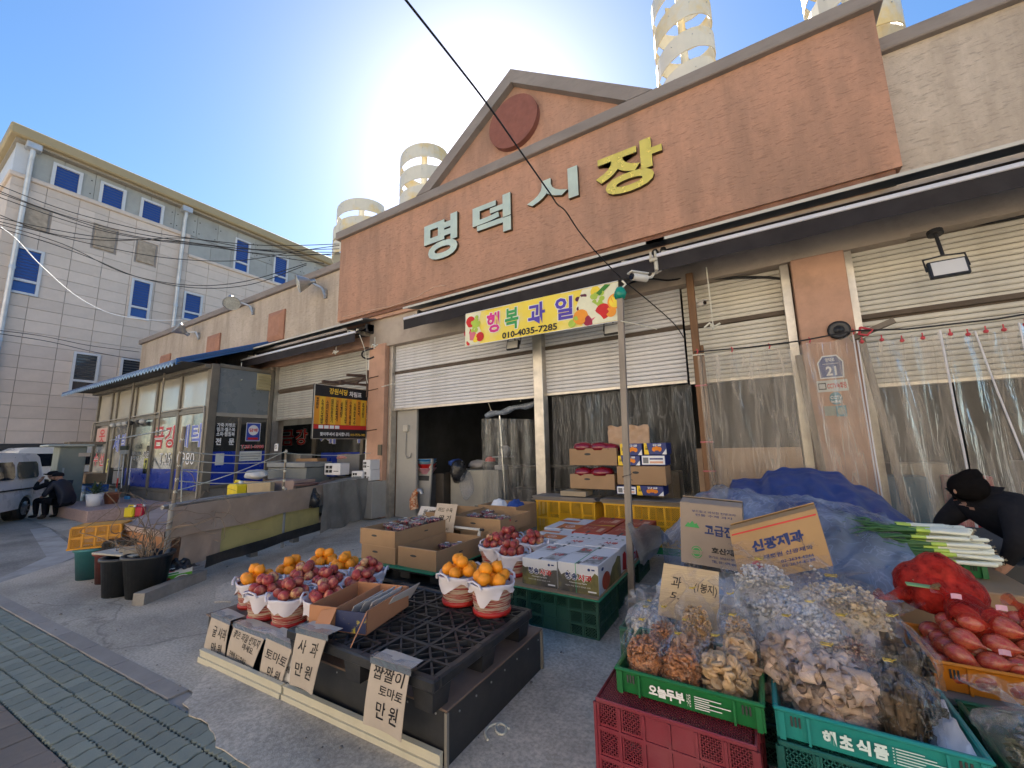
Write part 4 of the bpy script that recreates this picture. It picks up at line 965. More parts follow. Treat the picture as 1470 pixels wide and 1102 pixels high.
# ================================================================== MENU BOARD on its rusty bracket
XM = -8.0
mc = [PX(*p, XM) for p in ((447, 628), (530, 633), (453, 550), (538, 562))]
y0, y1 = 5.15, 6.62; z0, z1 = 1.76, 2.94
MBD = thing('menu_board', 'black and yellow hanging restaurant menu board with columns of Korean dishes', 'menu sign', (XM, 5.9, z0))
part('panel', MB().cb(XM-.05, XM, y0, y1, z0, z1, .004), INK, MBD)
MP = (V(XM, y0, z0), V(0, y1-y0, 0), V(0, 0, z1-z0))
g = MB(); patch(g, MP, .0, 1, .265, .78, .002); part('price_field', g, M('menu_yellow', (.72, .42, .03), .5), MBD)
g = MB()
for k in range(0, 11, 2): patch(g, MP, k/11, (k+1)/11, .265, .78, .003)
part('price_field', g, M('menu_orange', (.7, .28, .02), .5), MBD)
g = MB(); patch(g, MP, .0, 1, .185, .262, .003); part('red_stripe', g, RED, MBD)
g = MB()
for k in range(4): patch(g, MP, .09+k*.09, .165+k*.09, .19, .25, .005)
part('stripe_print', g, WHITE, MBD)
g = MB(); quadtext(g, '강원식당', MP, .24, .56, .835, .95, bold=.03, lift=.004); part('lettering', g, M('menu_gold', (.8, .5, .05)), MBD)
g = MB(); quadtext(g, '차림표', MP, .59, .82, .825, .93, bold=.03, lift=.004); part('lettering', g, WHITE, MBD)
g = MB()
for k, s in enumerate(('콩밥', '소고기국밥', '소머리곰탕', '돼지두루치기', '김치찌개', '삼계탕', '돼지머리국밥', '오징어볶음', '소면 칼국수', '만둣국', '추어탕', '순대국밥')):
    x = .035+k*.0805; s2 = '\n'.join(s.replace(' ', '')); h_ = min(.45, .1*len(s.replace(' ', '')))
    quadtext(g, s2, MP, x, x+.042, .75-h_-.02*(k % 3), .75-.02*(k % 3), bold=.02, lift=.005, line=.8)
part('lettering', g, INK, MBD)
g = MB(); quadtext(g, '찾아주셔서 감사합니다.', MP, .12, .63, .055, .125, bold=.03, lift=.004); part('lettering', g, WHITE, MBD)
g = MB(); quadtext(g, '010-7576-1482', MP, .64, .92, .06, .105, bold=.02, lift=.004); part('lettering', g, M('menu_gold', (0, 0, 0)), MBD)
g = MB(); e = .012
for b in ((y0, y1, z1-e, z1), (y0, y1, z0, z0+e), (y0, y0+e, z0, z1), (y1-e, y1, z0, z1)): g.box(XM, XM+.008, *b)
part('frame', g, ALU, MBD)
br = thing('sign_bracket', 'rusty iron bracket arm holding the menu board on the orange pier', 'bracket', (-7.95, 6.4, 3))
part('arm', MB().bar((XM+.03, 6.5, 3.06), (XM+.03, 5.3, 3.0), .05), RUST, br); part('arm', MB().bar((XM+.05, 6.5, 3.28), (XM+.05, 5.9, 3.22), .06), RUST, br)
part('strut', MB().bar((XM+.1, 6.4, 3.25), (XM+.05, 6.1, 3.02), .04).bar((XM+.13, 6.42, 3.4), (XM+.13, 6.42, 2.75), .05), RUST, br)
part('clamp', MB().cb(XM-.02, XM+.1, 5.7, 5.82, 2.98, 3.08, .01), RUST, br)

# ================================================================== PIER FITTINGS
cw = thing('power_socket', 'cream wall socket box with a hanging cable beside the fruit shop opening', 'socket', (-6.85, 6.7, 1.9))
part('box', MB().cb(-6.92, -6.78, 6.66, 6.72, 1.9, 2.05, .008), M('socket_cream', (.5, .47, .4), .5), cw)
part('cable', MB().tube([(-6.85, 6.7, 1.9), (-6.85, 6.69, 1.4), (-6.8, 6.69, 1.3), (-6.7, 6.69, 1.33), (-6.68, 6.69, 1.42)], .012, 6), M('cable_grey', (.3, .3, .28), .5), cw)
ph = thing('wall_bell', 'round black bell on the orange pier above the blue number plate', 'bell', (.93, 6.4, 2.62))
g = MB(); c = PY(1204, 474, 6.4); g.lathe([(0, 0), (.1, -.01), (.12, -.04), (.08, -.055), (.06, -.03), (.055, -.05), (0, -.07)], 24, (c.x, 6.42, c.z), axis='y'); part('dome', g, BLACKP, ph)
a = PY(1172, 515, 6.4); b = PY(1214, 541, 6.4)
sg = thing('address_plate', 'blue house-shaped address plate reading 21 on the orange pier behind the clear curtain', 'sign', ((a.x+b.x)/2, 6.4, b.z))
AP = (V(a.x, 6.405, b.z), V(b.x-a.x, 0, 0), V(0, 0, a.z-b.z+.03))
g = MB(); poly(g, AP, [(.04, 0), (.96, 0), (1, .7), (.78, 1), (.22, 1), (0, .7)], .002, 0); poly(g, AP, [(.08, .05), (.92, .05), (.95, .68), (.76, .94), (.24, .94), (.05, .68)], .005, 1)
quadtext(g, '21', AP, .3, .7, .12, .52, bold=.03, lift=.008); quadtext(g, '명덕로', AP, .32, .68, .72, .88, bold=.01, lift=.008); patch(g, AP, .2, .8, .62, .635, .008)
part('plate', g, [WHITE, M('sign_blue', (.06, .09, .25), .4)], sg)
def sticker(p0, p1, label, build):
    a = PY(*p0, 6.4); b = PY(*p1, 6.4); P = (V(a.x, 6.412, b.z), V(b.x-a.x, 0, 0), V(0, 0, a.z-b.z))
    g = MB(); mats = build(g, P); o = solo('cctv_sticker', g, mats, label, 'sticker', loc=(a.x, 6.41, b.z)); return o
def b1_(g, P):
    patch(g, P, 0, 1, 0, 1, .001, 0); patch(g, P, .04, .3, .2, .8, .003, 1); patch(g, P, .07, .27, .3, .7, .005, 0); quadtext(g, 'CCTV녹화중', P, .33, .96, .22, .78, bold=.03, lift=.004, mi=2); return [M('notice_white', (.6, .62, .6)), INK, RED]
def b2__(g, P):
    disc(g, P, .5, .55, .42, .5, .001, 0); quadtext(g, 'CCTV', P, .15, .9, .5, .75, bold=.02, lift=.004, mi=1); quadtext(g, '녹화중', P, .15, .9, .18, .42, bold=.02, lift=.004, mi=1); return [M('sticker_teal', (.05, .22, .3)), WHITE]
def b3_(g, P):
    patch(g, P, 0, .5, .1, 1, .001, 0); patch(g, P, .52, 1, 0, 1, .001, 1); disc(g, P, .76, .5, .17, .34, .003, 0); return [M('sticker_pale', (.3, .34, .3)), M('sticker_teal', (0, 0, 0))]
sticker((1172, 547), (1219, 560), 'white CCTV notice with red Korean print on the orange pier', b1_); sticker((1188, 564), (1213, 581), 'round teal CCTV sticker on the orange pier', b2__); sticker((1183, 583), (1217, 597), 'small square teal sticker lowest on the orange pier', b3_)

# ================================================================== OVERHEAD CABLES
CB = M('black_cable', (.012, .012, .013), .6)
def cable(pts, r, label, cat='cable', m=CB, group='overhead cables across the street', seg=10, sag=.0):
    out = []
    for i in range(len(pts)-1):
        a, b = Vector(pts[i]), Vector(pts[i+1])
        for j in range(seg): t = j/seg; p = a.lerp(b, t); p.z -= sag*4*t*(1-t); out.append(p)
    out.append(Vector(pts[-1])); g = MB(); g.tube(out, r, 6)
    return solo('overhead_cable', g, m, label, cat, group, loc=out[0])
import itertools
def wirepx(px, d0, d1, r, label, **k):
    n = len(px); pts = []
    for i, (x, y) in enumerate(px):
        t = i/(n-1); d = ray(x, y).normalized(); pts.append(CAM+d*(d0+(d1-d0)*t))
    # smooth catenary-like run through the surveyed points
    out = []
    for i in range(n-1):
        p0, p1, p2, p3 = pts[max(i-1, 0)], pts[i], pts[i+1], pts[min(i+2, n-1)]
        for j in range(8):
            t = j/8; out.append(.5*((2*p1)+(p2-p0)*t+(2*p0-5*p1+4*p2-p3)*t*t+(3*p1-p0-3*p2+p3)*t**3))
    out.append(pts[-1]); g = MB(); g.tube(out, r, 6)
    return solo('overhead_cable', g, k.get('m', CB), label, 'cable', k.get('group', 'overhead cables across the street'), loc=out[0])
lab = ['highest', 'second highest', 'third', 'fourth', 'fifth', 'sixth', 'seventh', 'eighth', 'lowest long']
W1 = [([(-20, 258), (80, 297), (170, 322), (260, 340), (380, 352), (487, 350)]), ([(-20, 266), (60, 298), (150, 325), (262, 346), (370, 358), (487, 357)]),
      ([(-20, 270), (80, 306), (165, 333), (260, 348), (390, 360), (487, 362)]), ([(-20, 276), (100, 318), (190, 340), (300, 354), (400, 366), (488, 364)]),
      ([(-20, 308), (70, 328), (160, 342), (265, 347), (380, 366), (465, 378)]), ([(-20, 313), (50, 330), (140, 352), (240, 370), (340, 374), (430, 360), (487, 352)]),
      ([(-20, 300), (70, 334), (160, 345), (270, 342), (380, 360), (475, 366)]), ([(-20, 316), (90, 350), (180, 392), (270, 409), (350, 404), (440, 378)]),
      ([(-20, 322), (60, 345), (130, 370), (200, 398), (280, 413), (360, 408), (440, 380)])]
for k, px in enumerate(W1): wirepx(px, 17, 13.2, .011, '%s black cable of the bundle sagging across the granite building' % lab[k])
wirepx([(-20, 312), (20, 340), (60, 382), (110, 425), (160, 450), (215, 459), (262, 459)], 16, 19, .011, 'white cable sagging alone in front of the granite building', m=WHITE)
wirepx([(-20, 472), (60, 482), (130, 496), (200, 505)], 18, 22, .010, 'thin black cable low across the granite tiles, upper one')
wirepx([(-20, 476), (70, 490), (140, 506), (202, 517)], 18, 22, .010, 'thin black cable low across the granite tiles, lower one')
wirepx([(578, -6), (650, 85), (700, 150), (748, 218), (790, 278), (800, 293), (812, 303), (830, 330), (856, 362), (893, 400), (935, 435), (968, 465), (985, 490)], 3.6, 6.9, .008, 'single black wire crossing the sky and the orange fascia down to the brown post')
wirepx([(883, 420), (900, 408), (930, 400), (960, 402), (985, 398)], 6.9, 7.0, .014, 'short black cable looping below the awning toward the brown post', group='short cables on the shop front')
wirepx([(990, 402), (1060, 398), (1120, 400), (1145, 415), (1150, 470), (1160, 500)], 7.0, 7.1, .02, 'thick black cable running over the cream shutter to the pier', group='short cables on the shop front')
wirepx([(1000, 500), (1060, 475), (1130, 465), (1180, 480), (1228, 440)], 6.9, 7.0, .006, 'thin black wire draped across the orange pier', group='short cables on the shop front')
wirepx([(1205, 352), (1260, 345), (1330, 332), (1400, 322), (1470, 310)], 7.2, 7.6, .02, 'black cable stapled along the lintel above the far right shutter', group='short cables on the shop front')
wirepx([(516, 480), (523, 500), (526, 520), (526, 540), (528, 550)], 8.6, 8.7, .007, 'white cord hanging from the restaurant awning end', m=ROPE, group='short cables on the shop front')
wirepx([(536, 500), (522, 504), (520, 511), (528, 515), (537, 512)], 8.75, 8.8, .018, 'black hose loop on the left side of the orange pier', group='short cables on the shop front')
wirepx([(548, 555), (560, 552), (590, 545), (640, 536)], 8.3, 8.1, .008, 'pale string tied to the iron bracket and across the shutter', m=ROPE, group='short cables on the shop front')

# ================================================================== LEFT SIDE CLUTTER
TEAL = M('teal_plastic', (.05, .22, .24), .5, .12, 5, dirt=.4, dirtc=(.1, .12, .12)); DRED = M('dark_red_plastic', (.16, .035, .03), .6, .15, 5, dirt=.3)
BLKT = M('black_tub', (.022, .025, .03), .45, .2, 4, .05, 60, dirt=.4, dirtc=(.09, .09, .085), ds=3)
YPL = M('yellow_crate_plastic', (.62, .27, .015), .45, .12, 5, dirt=.35, dirtc=(.3, .16, .03), ds=4)
def tub(px, r0, r1, h, m, label, z0=0, rim=.02, name='plastic_tub', back=.12):
    p = PZ(*px, z0); d = V(p.x, p.y, 0).normalized(); p = p+d*r0
    g = MB(); g.lathe([(0, .012), (r0*.97, .012), (r0, 0), (r1, h-.03), (r1+rim, h-.03), (r1+rim, h), (r1-.008, h), (r0-.01, .03), (0, .03)], 30)
    t = thing(name, label, 'tub', p); part('shell', g, m, t, world=False); return t, p
td, tp = tub((129, 832), .13, .17, .37, TEAL, 'faded teal plastic drum under the orange-yellow crate at the left')
rd, rp = tub((152, 838), .10, .13, .36, DRED, 'dark red plastic pot squeezed between the teal drum and the black tubs')
b1, bp1 = tub((172, 857), .15, .19, .40, BLKT, 'black plastic tub under the pale plank'); b2t, bp2 = tub((207, 859), .16, .215, .43, BLKT, 'largest charcoal tub full of dried vine stems beside the grey post')
part('soil', MB().lathe([(0, .35), (.19, .34)], 20), M('soil', (.05, .04, .03), .95, .3, 20), b2t, world=False)
def crate(name, label, loc, rz, L, W_, H_, m, nx=4, ny=3, nz_=2, mesh_=True, rim=.018, solid_mid=False, wall=.006, openings='mesh', group=None, text_=None, cat='crate', lattice=.022, floor_lattice=False, inverted=False):
    """lattice-sided plastic crate: corner posts, ribs, rim, diagonal mesh between ribs, floor"""
    t = thing(name, label, cat, loc, rz, group)
    if inverted: t.rotation_euler = (pi, 0, rz); t.location.z += H_
    g = MB(); x, y = L/2, W_/2; tp_ = .012
    for z, hh, ex in ((H_-.022, .022, rim), (0, .018, .004)):
        for a in ((-x-ex, x+ex, -y-ex, -y+.004), (-x-ex, x+ex, y-.004, y+ex), (-x-ex, -x+.004, -y+.004, y-.004), (x-.004, x+ex, -y+.004, y-.004)): g.cb(*a, z, z+hh, .004)
    for k in range(1, nz_):
        z = H_*k/nz_
        for a in ((-x-.008, x+.008, -y-.008, -y+.002), (-x-.008, x+.008, y-.002, y+.008), (-x-.008, -x+.002, -y+.002, y-.002), (x-.002, x+.008, -y+.002, y-.002)): g.box(*a, z-.006, z+.006)
    part('rim', g, m, t, world=False)
    g = MB()
    for i in range(nx+1):
        X = -x+L*i/nx; w = .012 if i in (0, nx) else .005
        for yy in (-y-.007, y-.001): g.box(X-w, X+w, yy, yy+.008, .016, H_-.02)
    for i in range(ny+1):
        Y = -y+W_*i/ny; w = .012 if i in (0, ny) else .005
        for xx in (-x-.007, x-.001): g.box(xx, xx+.008, Y-w, Y+w, .016, H_-.02)
    part('rib', g, m, t, kind='stuff', world=False)
    # walls
    g = MB(); s = lattice
    def lat(o, a, b, la, lb):
        # diagonal lattice clipped to rectangle la x lb
        n = a.cross(b).normalized(); wd = .0022
        k = -lb
        def seg(u0, v0, u1, v1):
            p = o+a*u0+b*v0; q = o+a*u1+b*v1
            if (q-p).length > .003: g.bar(p, q, .0042, .003, up=n)
        while k < la:
            u0 = max(0, k); u1 = min(la, k+lb)
            if u1 > u0: seg(u0, u0-k, u1, u1-k)
            if u1 > u0: seg(u0, lb-(u0-k), u1, lb-(u1-k))
            k += s
    def face(o, a, b, la, lb, n, cells):
        for i in range(n):
            for k in range(nz_):
                c0 = la*i/n+.006; c1 = la*(i+1)/n-.006; d0 = lb*k/nz_+.006; d1 = lb*(k+1)/nz_-.006
                if openings == 'mesh' and not (solid_mid and n//2-1 <= i <= n//2+(n % 2)*0 and k < nz_-1 and k >= 0 and n > 3):
                    fr = .008; lat(o+a*(c0+fr)+b*(d0+fr), a, b, c1-c0-2*fr, d1-d0-2*fr)
                    for (e0, e1, f0, f1) in ((c0, c1, d0, d0+fr), (c0, c1, d1-fr, d1), (c0, c0+fr, d0+fr, d1-fr), (c1-fr, c1, d0+fr, d1-fr)):
                        nn = a.cross(b).normalized()*.003; g.obox(o+a*e0+b*f0-nn/2, a*(e1-e0), b*(f1-f0), nn)
                else:
                    nn = a.cross(b).normalized()*.003; g.obox(o+a*c0+b*d0-nn/2, a*(c1-c0), b*(d1-d0), nn)
    A, B = V(1, 0, 0), V(0, 0, 1); C_ = V(0, 1, 0)
    face(V(-x, -y, 0), A, B, L, H_, nx, 0); face(V(-x, y, 0), A, B, L, H_, nx, 0); face(V(-x, -y, 0), C_, B, W_, H_, ny, 0); face(V(x, -y, 0), C_, B, W_, H_, ny, 0)
    part('mesh_wall', g, m, t, kind='stuff', world=False)
    g = MB()
    if floor_lattice: lat(V(-x+.01, -y+.01, .008), A, C_, L-.02, W_-.02)
    else: g.box(-x+.005, x-.005, -y+.005, y-.005, .004, .01)
    part('floor', g, m, t, world=False)
    return t
crate('yellow_crate', 'sun-faded orange-yellow crate upside down on the teal drum', (tp.x+.02, tp.y+.05, .375), radians(58), .46, .34, .27, YPL, 4, 3, 2, inverted=True)
crate('black_crate', 'black plastic crate lying on the dark red pot behind the pale plank', (rp.x-.05, rp.y+.16, .37), radians(60), .36, .26, .1, BLACKP, 4, 3, 1, inverted=True)
pl = MB().cb(-.34, .34, -.11, .11, 0, .018, .003); pl.xf(Matrix.Translation((bp1.x-.12, bp1.y+.02, .402)) @ Matrix.Rotation(radians(14), 4, 'Z'))
solo('board', pl, M('pale_board', (.42, .4, .34), .8, .1, 5, dirt=.3), 'pale painted board laid over the black tub', 'board', loc=(bp1.x, bp1.y, .402))
for k, (dx, dy, rz_, lb) in enumerate(((-.1, .08, 1.2, 'grey brick at the far end of the pale board'), (.1, .06, 1.1, 'grey brick lying nearer the vines on the pale board'))):
    g = MB().cb(-.1, .1, -.035, .035, 0, .05, .006); g.xf(Matrix.Translation((bp1.x+dx, bp1.y+dy, .421)) @ Matrix.Rotation(rz_, 4, 'Z')); solo('brick', g, M('grey_brick', (.3, .27, .23), .9, .15, 10, .3, 60), lb, 'brick', loc=(bp1.x+dx, bp1.y+dy, .421))
# vines: dried stems looping out of the big tub
VNE = M('dry_vine', (.22, .16, .11), .85, .25, 12, .2, 60)
rv = random.Random(5); vb = thing('dried_vine', 'tangle of bare dried vine stems growing up from the charcoal tub onto the ropes', 'vine', (bp2.x, bp2.y, .36))
for k in range(24):
    p = V(bp2.x+rv.uniform(-.1, .1), bp2.y+rv.uniform(-.1, .1), .36); pts = [p]; d = V(rv.uniform(-.5, .3), rv.uniform(-.3, .6), 1.2).normalized()
    for j in range(rv.choice((9, 13, 17))):
        d = (d+V(rv.uniform(-.8, .8), rv.uniform(-.8, .9), rv.uniform(-.85, .6)))
        if p.z < .5: d.z += .5
        if p.z > 1.35: d.z -= .5
        d += (V(bp2.x-.15, bp2.y+.35, .9)-p)*.28
        d.normalize(); p = p+d*.1; pts.append(p)
    sm_ = []
    for i in range(len(pts)-1):
        for j in range(3): sm_.append(pts[i].lerp(pts[i+1], j/3))
    for it in range(3): sm_ = [sm_[0]]+[(sm_[i-1]+sm_[i]*2+sm_[i+1])/4 for i in range(1, len(sm_)-1)]+[sm_[-1]]
    part('stem', MB().tube(sm_, [.0055*(1-.6*i/len(sm_)) for i in range(len(sm_))], 5), VNE, vb)
# fence: posts, rail, ropes, tarp
PA = PZ(232, 846); FE = V(-7.62, 6.3, 0)
DF = (FE-PA); 
POST = M('grey_post', (.25, .26, .27), .6, .15, 6, dirt=.4, dirtc=(.25, .24, .22))
FN = thing('tarp_fence', 'low fence of grey pipe hung with brown translucent tarp and yellow boards', 'fence', PA)
part('post', MB().tube([PA, PA+V(-.02, .03, .93)], .034, 12), POST, FN)
mid = PA+DF*.42; part('post', MB().tube([mid, mid+V(0, 0, .92)], .022, 10), POST, FN)
part('post', MB().tube([FE+V(0, -.1, 0), FE+V(0, -.1, 1.0)], .022, 10), POST, FN)
part('rail', MB().tube([PA+V(-.05, -.06, .895)+DF*t+V(0, 0, .03*sin(t*9)-.02*sin(t*pi)) for t in [i/24 for i in range(25)]], .026, 10), POST, FN)
part('rail', MB().tube([PA+V(-.03, -.06, .885)+DF*t+V(0, 0, .02*sin(t*7+1)) for t in [i/24 for i in range(25)]], .016, 8), GALV, FN)
TARP = film('brown_tarp_film', (.88, .85, .80), .10, .3, 6, .8, hazec=(.45, .40, .34), gloss=.08, crease_glint=.22, dist=.8, cw=.03)
GTARP = M('grey_tarp', (.24, .23, .21), .4, .25, 3, .8, 7, dirt=.4); BROWNB = M('brown_tarp', (.40, .30, .23), .5, .15, 2.5, .6, 7, dirt=.3, dirtc=(.14, .11, .08)); YB_ = M('yellow_board', (.52, .44, .17), .8, .12, 2, .1, 20, dirt=.5, dirtc=(.2, .17, .1))
def tarpf(t0, t1, z0, z1, off, amp=.02, fr=18, sagb=0.):
    N = V(DF.y, -DF.x, 0).normalized()
    return lambda u, v: PA+DF*(t0+(t1-t0)*u)+N*(off+amp*sin(fr*u*(t1-t0)+v*2.5)+amp*.8*nz(u*6, v*3, off*50)+.03*(1-v)*nz(u*3, 5))+V(0, 0, z0+(z1-z0)*v+sagb*nz(u*4+3)*(1-v))
g = MB(); g.grid(tarpf(-.01, .62, .54, .9, .085, .022, 24, .05), 90, 12); part('brown_tarp', g, BROWNB, FN)
g = MB(); g.grid(tarpf(.14, .62, .2, .6, .0, .004, 14), 40, 6); part('yellow_board', g, YB_, FN)
g = MB(); g.grid(tarpf(.02, .15, .2, .62, .07, .02, 30), 14, 8); part('brown_tarp', g, BROWNB, FN)
g = MB(); g.grid(tarpf(.6, 1.0, .05, .9, .09, .035, 50, .08), 110, 20); part('grey_tarp', g, GTARP, FN)
g = MB(); g.grid(tarpf(.1, .62, .10, .24, .075, .012, 26, .04), 40, 4); part('grey_tarp', g, BLACKP, FN)
g = MB(); 
for t in (.3, .5, .8): p = PA+DF*t; g.box(p.x-.16, p.x-.04, p.y-.05, p.y+.05, 0, .2)
part('foot_block', g, M('block_concrete', (.2, .19, .17), .9), FN)
Nv = V(DF.y, -DF.x, 0).normalized()
g = MB(); c = PA+DF*.55+Nv*.1; g.lathe([(0, 0), (.1, .02), (.13, .12), (.1, .22), (.04, .28), (.02, .34)], 18, (c.x, c.y, .52), fn=lambda a, i: 1+.15*sin(a*3+i)); solo('black_bag', g, M('black_poly', (.02, .02, .022), .3, .2, 8, .5, 20), 'small black bag of onions hung on the tarp fence', 'bag', loc=c)
# raised planter slab behind the tubs
c0 = PZ(178, 753, .62); c1 = PZ(236, 764, .62)
pln = thing('planter_ledge', 'low raised planting ledge with pinkish slab top and orange-brown front behind the tubs', 'planter', (-7.2, 3.0, 0))
ex = (c1-c0); dn = V(-ex.y, ex.x, 0).normalized()*-1; dn = -dn if dn.x > 0 else dn
g = MB(); g.obox(c0+V(0, 0, -.06), ex, V(-2.6, 1.4, 0), V(0, 0, .06)); part('slab', g, M('pink_slab', (.34, .26, .23), .85, .12, 3, .1, 30, dirt=.5), pln)
g = MB(); g.obox(V(c0.x, c0.y, 0)+V(-.05, .04, 0), ex, V(-2.4, 1.3, 0), V(0, 0, .56)); part('front', g, M('orange_brown_board', (.35, .16, .075), .75, .2, 3, dirt=.5, dirtc=(.16, .08, .04)), pln)
# sticks and rope trellis
TR = thing('rope_trellis', 'makeshift trellis of two thin sticks joined by pale ropes', 'trellis', (-6.1, 2.3, .9))
s0, s1 = PZ(246, 742, .9), None
sa = [PX(246, 745, -6.08), PX(265, 612, -6.0)]; sb = [PX(405, 722, -7.0), PX(411, 645, -7.0)]
part('stick', MB().tube([sa[0], sa[1]], .022, 8), WD, TR); part('stick', MB().tube([sb[0], sb[1]], .018, 8), WD, TR)
for (q0, q1) in ((( 262, 648), (410, 649)), ((260, 660), (411, 660)), ((255, 675), (410, 672)), ((252, 690), (410, 688)), ((408, 650), (534, 650)), ((250, 705), (411, 647)), ((262, 632), (260, 742)), ((411, 712), (470, 722))):
    a = PX(*q0, -6.03 if q0[0] < 400 else -7.0); b = PX(*q1, -6.98 if q1[0] < 420 and q1[0] > 300 else (-7.7 if q1[0] > 420 else -6.06))
    pts = [a.lerp(b, i/12)+V(0, 0, -.05*4*(i/12)*(1-i/12)) for i in range(13)]; part('rope', MB().tube(pts, .007, 5), ROPE, TR)
for (x, y) in ((411, 648), (410, 662), (409, 676), (408, 690), (407, 700)): part('knot', MB().ball(PX(x, y, -6.98), .024, 1), ROPE, TR)
for i in range(7):
    p = sa[0].lerp(sa[1], i/7); part('knot', MB().ball(p, .026, 1), ROPE, TR)
# timber beam and the green carton with black bag
ba_ = PZ(206, 869); bb_ = PZ(296, 832); d = (bb_-ba_).normalized()
solo('timber_beam', MB().obox(ba_, (bb_-ba_), V(-d.y, d.x, 0)*.12, V(0, 0, .115)), M('concrete_beam', (.27, .25, .225), .9, .2, 8, .6, 30, dirt=.5), 'square grey beam lying on the ground below the green carton', 'beam', loc=ba_)
gc = PZ(240, 848, .02); gt = thing('green_carton', 'green and white carton with a picture of a red bowl beside the beam', 'carton', gc+V(0, 0, 0))
ga = PZ(281, 838, .02)-gc; gn = V(-ga.y, ga.x, 0).normalized(); LW = ga.length
gb = gc+V(0, 0, .1)
gc2 = gc+gn*.13+V(0, 0, 0)
part('box', MB().obox(gc2, ga, gn*.13, V(0, 0, .2)), M('carton_green', (.12, .42, .03), .5), gt)
P = (gc2, ga, V(0, 0, .2)); g = MB(); patch(g, P, 0, 1, .62, 1, .001, 0); disc(g, P, .62, .32, .3, .24, .002, 0, 20); disc(g, P, .62, .33, .25, .18, .003, 1, 20); disc(g, P, .15, .35, .1, .18, .002, 1, 12); patch(g, P, .1, .5, .66, .74, .003, 2); patch(g, P, .1, .35, .8, .95, .003, 3)
part('print', g, [WHITE, M('bowl_red', (.25, .05, .03)), GRN, RED], gt)
g = MB(); c = gc2+ga*.5+gn*.06; g.grid(lambda u, v: (c.x+(u-.5)*.3*cos(.5)+.03*nz(u*7, v*7), c.y+(v-.5)*.24+.1*(u-.5)+.03*nz(u*7, v*7, 3), .205+.10*max(0, 1-((u-.5)**2+(v-.5)**2)*4)+.04*nz(u*6, v*6, 9)), 22, 22)
solo('black_bag', g, M('black_poly', (.02, .02, .022)), 'crumpled black bag on top of the green carton', 'bag', loc=(c.x, c.y, .205))
# broom, mop and cans at the laundry front
def pole_tool(nm, cat, lb, p0, p1, Yv, headfn, r=.012, m=M('white_handle', (.55, .55, .53), .4)):
    a, b = PY(*p0, Yv), PY(*p1, Yv-.25); t = thing(nm, lb, cat, b); part('handle', MB().tube([a, b], r, 8), m, t); headfn(a, b, t); return t
def mop_head(a, b, t):
    g = MB(); rr = random.Random(2)
    for k in range(60):
        an = rr.uniform(0, 2*pi); r = rr.uniform(.05, .2); g.tube([b, b+V(r*.5*cos(an), r*.4*sin(an), -.1), b+V(r*cos(an), r*.6*sin(an), -.3-.15*rr.random())], .008, 4)
    part('mop_strings', g, M('mop_grey', (.24, .26, .28), .9, .2, 10), t, kind='stuff'); part('socket', MB().tube([b+V(0, 0, .22), b], .03, 8), M('socket_blue', (.08, .3, .5)), t); part('grip', MB().tube([b+V(0, 0, .5), b+V(0, 0, .22)], .018, 8), RED, t)
pole_tool('mop', 'mop', 'grey string mop leaning on the laundry front', (173, 652), (166, 712), 4.55, mop_head)
def broom_head(a, b, t):
    part('brush_block', MB().cb(a.x-.24, a.x+.24, a.y-.04, a.y+.04, a.z, a.z+.13, .01), M('broom_grey', (.3, .31, .3)), t); part('bristles', MB().cb(a.x-.24, a.x+.24, a.y-.05, a.y+.05, a.z+.13, a.z+.26, .02), M('bristle_green', (.05, .06, .04), .9, .3, 40), t)
pole_tool('push_broom', 'broom', 'push broom standing upside down with its dark green brush at the top', (178, 652), (174, 700), 4.62, broom_head)
def scraper(a, b, t): part('blade', MB().cb(b.x-.14, b.x+.12, b.y-.03, b.y+.03, b.z-.08, b.z, .01), M('socket_blue', (0, 0, 0)), t); part('grip', MB().tube([b+V(0, 0, .3), b], .018, 8), BLACKP, t)
pole_tool('floor_squeegee', 'squeegee', 'floor squeegee with light blue blade and black grip leaning on the laundry front', (189, 655), (183, 712), 4.55, scraper)
def jerry(px, z, s, m, label, rz_=0.):
    p = PZ(*px, z); t = thing('jerrycan', label, 'jerrycan', p, rz_); g = MB(); w, d_, h_ = .12*s, .09*s, .3*s
    g.cb(-w, w, -d_, d_, 0, h_*.86, .03*s); part('body', g, m, t, world=False)
    part('handle', MB().tube([(-w*.6, 0, h_*.84), (-w*.45, 0, h_), (w*.35, 0, h_), (w*.5, 0, h_*.84)], .018*s, 8), m, t, world=False)
    part('cap', MB().cyl((w*.72, 0, h_*.84), .028*s, .05*s, 12), WHITE, t, world=False); return t
YJ = M('jerry_yellow', (.75, .58, .02), .35, .05, 3, sub=.0); RJ = M('jerry_red', (.5, .015, .05), .35, .05)
jerry((187, 742), .05, .9, YJ, 'small yellow jerrycan beside the red one on the ground', .6); jerry((199, 741), .05, .9, RJ, 'red jerrycan lying by the dried vines', .9)
PK = M('pink_granite', (.42, .30, .27), .6, .2, 25, .05, 60, dirt=.2)
l0 = PZ(93, 744); l1 = PZ(75, 733)
g = MB(); g.cb(l0.x-1.05, -13.2, l0.y, 4.7, 0, .27, .01); solo('granite_ledge', g, PK, 'low pink granite ledge the two men sit on', 'ledge', loc=(l0.x, l0.y, 0))
solo('granite_ledge', MB().cb(l0.x-1.6, l0.x-1.06, l0.y+.05, 4.7, 0, .269, .01), PK, 'short far end of the pink granite ledge behind the seated men', 'ledge', loc=(l0.x-1.3, l0.y, 0))
